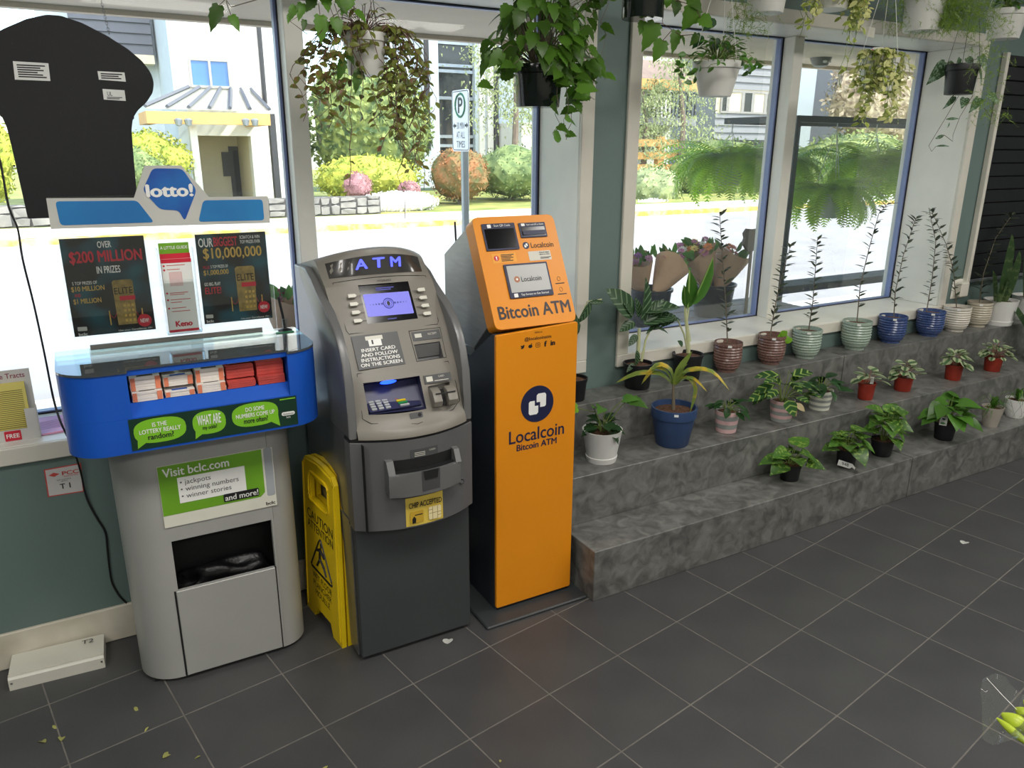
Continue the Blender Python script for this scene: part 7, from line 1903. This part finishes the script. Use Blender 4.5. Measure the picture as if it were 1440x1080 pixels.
# bench with buckets of wrapped bouquets
t_ = thing('flower_bench', 'grey outdoor bench under the third window holding flower buckets', 'bench', (2.9, 3.4, ZG))
m_bench = M('weathered_bench', (112, 112, 116), 0.7, var=0.12, scale=6)
for i in range(4): obj('plank', MB().box(0.2, 4.0, 3.06 + i * 0.16, 3.21 + i * 0.16, 0.63, 0.66, 0.004), m_bench, t_)
for x in (0.4, 2.1, 3.8):
    for y in (3.1, 3.62): obj('leg', MB().box(x - 0.03, x + 0.03, y - 0.03, y + 0.03, ZG, 0.63), m_bench, t_)
m_buck = M('black_flower_bucket', (34, 36, 44), 0.35)
m_kraft = M('brown_kraft_paper', (186, 152, 124), 0.75, var=0.1, scale=9, bump=0.5, bscale=25)
PET = {}
def flower(parent, c, r_, col, d):
    key = col
    if key not in PET:
        mt = leaf_mat('petal_%d_%d_%d' % col, col, var=0.15, transl=0.3); mb = MB()
        for ring, (rr_, zz_) in enumerate(((1.0, 0.1), (0.62, 0.35))):
            for i in range(8):
                a = i * 0.785 + ring * 0.39; u = V((math.cos(a), math.sin(a), 0)); s_ = V((-u.y, u.x, 0))
                mb.poly([u * 0.1, u * rr_ * 0.6 + s_ * 0.26 * rr_ + V((0, 0, zz_)), u * rr_ + V((0, 0, zz_ * 1.3)), u * rr_ * 0.6 - s_ * 0.26 * rr_ + V((0, 0, zz_))])
        me = mb.mesh('flower'); me.materials.append(mt); PET[key] = me
    o_ = bpy.data.objects.new('flower', PET[key]); COL.objects.link(o_); o_.parent = parent
    o_.location = V(c) - WLOC[parent]; o_.scale = (r_, r_, r_); o_.rotation_mode = 'QUATERNION'; o_.rotation_quaternion = V(d).to_track_quat('Z', 'Y')
COLS = [(236, 196, 72), (226, 150, 176), (240, 240, 234), (232, 150, 92), (196, 130, 170), (244, 226, 150)]
def bucket(px, y_top, wpx, yy, label):
    p = ony(px, y_top, yy); r_ = wpx / 2 * mpp(p)
    t_ = thing('flower_bucket', label, 'bucket', (p.x, yy, 0.6605), 'flower buckets on the bench')
    h_ = p.z - 0.6605
    obj('body', MB().lathe([(0, 0.004), (r_ * 0.8, 0), (r_ * 0.98, h_ * 0.92), (r_ * 1.05, h_ * 0.93), (r_ * 1.05, h_), (r_ * 0.96, h_), (r_ * 0.78, 0.01)], (p.x, yy, 0.6605), 26), m_buck, t_, True)
    return p, r_
def bouquet(label, apex, mouth, mw, seed, n=9, cols=COLS, tint=m_kraft):
    """apex, mouth: world points; mw: mouth radius"""
    t_ = thing('wrapped_bouquet', label, 'bouquet', apex, 'paper-wrapped bouquets outside')
    rn = random.Random(seed)
    ax = (mouth - apex); L = ax.length; ax.normalize()
    s_ = ax.cross(V((0, 1, 0.1))).normalized(); u_ = s_.cross(ax)
    def f(a, v):
        r_ = mw * (0.22 + 0.78 * v ** 0.8) * (1 + 0.1 * math.sin(a * 3 + seed)); ll = L * v * (1 + 0.10 * math.sin(a * 2 + seed * 1.7) * v)
        return apex + ax * ll + (s_ * math.cos(a) + u_ * math.sin(a)) * r_
    obj('paper_wrap', MB().grid(f, [6.2832 * i / 18 for i in range(19)], [0, 0.25, 0.5, 0.75, 0.9, 1.0]), tint, t_, 'all')
    mb = MB()
    for i in range(n):
        a = rn.uniform(0, 6.28); q = mw * rn.uniform(0.1, 0.95)
        c = apex + ax * (L * rn.uniform(0.98, 1.22) - q * 0.25) + (s_ * math.cos(a) + u_ * math.sin(a)) * q
        mb.tube([apex + ax * L * 0.3, c], 0.0015, 4)
        flower(t_, c, rn.uniform(0.018, 0.034), cols[rn.randrange(len(cols))], ax + (c - mouth) * 3 + V((0, -0.5, 0)))
    obj('flower_stems', mb, m_stem, t_)
    for i in range(n + 4):
        a = rn.uniform(0, 6.28); q = mw * rn.uniform(0.2, 1.0)
        c = apex + ax * (L * rn.uniform(0.85, 1.05)) + (s_ * math.cos(a) + u_ * math.sin(a)) * q
        leaf(t_, leaf_mesh('ellip', g_mid, 0.3, 0.2), c, ax + (s_ * math.cos(a) + u_ * math.sin(a)) * 0.8, V((0, -1, 0.3)), rn.uniform(0.05, 0.08))
yb_ = 3.36
p, r_ = bucket(914, 405, 62, yb_, 'black flower bucket on the bench nearest the pillar')
P = lambda x, y, yy=yb_: ony(x, y, yy)
bouquet('kraft-wrapped bouquet of purple blooms at the left edge of the third window', P(903, 412), P(892, 366), 0.10, 1, 9, [(140, 96, 150), (196, 150, 180), (226, 180, 90)])
bouquet('kraft-wrapped bouquet of yellow and white blooms, second in the third window', P(922, 412, 3.28), P(945, 368, 3.3), 0.10, 2, 16)
p, r_ = bucket(1004, 398, 60, yb_ + 0.02, 'black flower bucket on the bench in the middle of the third window')
bouquet('kraft-wrapped bouquet of pink and yellow blooms in the middle bucket', P(994, 405), P(978, 350), 0.11, 3, 14)
bouquet('kraft-wrapped bouquet of orange and white blooms leaning right in the middle bucket', P(1010, 405, 3.3), P(1030, 358, 3.3), 0.11, 4, 13, [(236, 150, 84), (242, 242, 236), (236, 170, 170)])
p, r_ = bucket(402, 470, 58, 3.4, 'black flower bucket outside behind the cash machine')
bouquet('kraft-wrapped bouquet with a maroon fringe outside behind the cash machine', P(402, 478, 3.4), P(404, 418, 3.4), 0.12, 5, 8, [(150, 50, 70), (120, 40, 60)])
# camera dome under the overhang
q = onx(1153, 97, ony(1153, 90, 4.2).x); q.y = 4.2
q = ony(1153, 96, 4.2)
t_ = thing('security_camera', 'small dome security camera under the overhang in the fourth window', 'camera', (q.x, q.y, q.z))
obj('housing', MB().lathe([(0, 0.0), (0.05, 0.015), (0.075, 0.06), (0.08, 0.10), (0.08, 2.2595 - q.z), (0, 2.2595 - q.z)], q, 20), M('camera_grey', (140, 138, 134), 0.5), t_, True)
obj('lens', MB().lathe([(0, 0), (0.014, 0.004), (0.016, 0.015), (0, 0.02)], q + V((-0.025, -0.06, 0.03)), 12).lathe([(0, 0), (0.014, 0.004), (0.016, 0.015), (0, 0.02)], q + V((0.02, -0.06, 0.03)), 12), m_pw, t_, True)
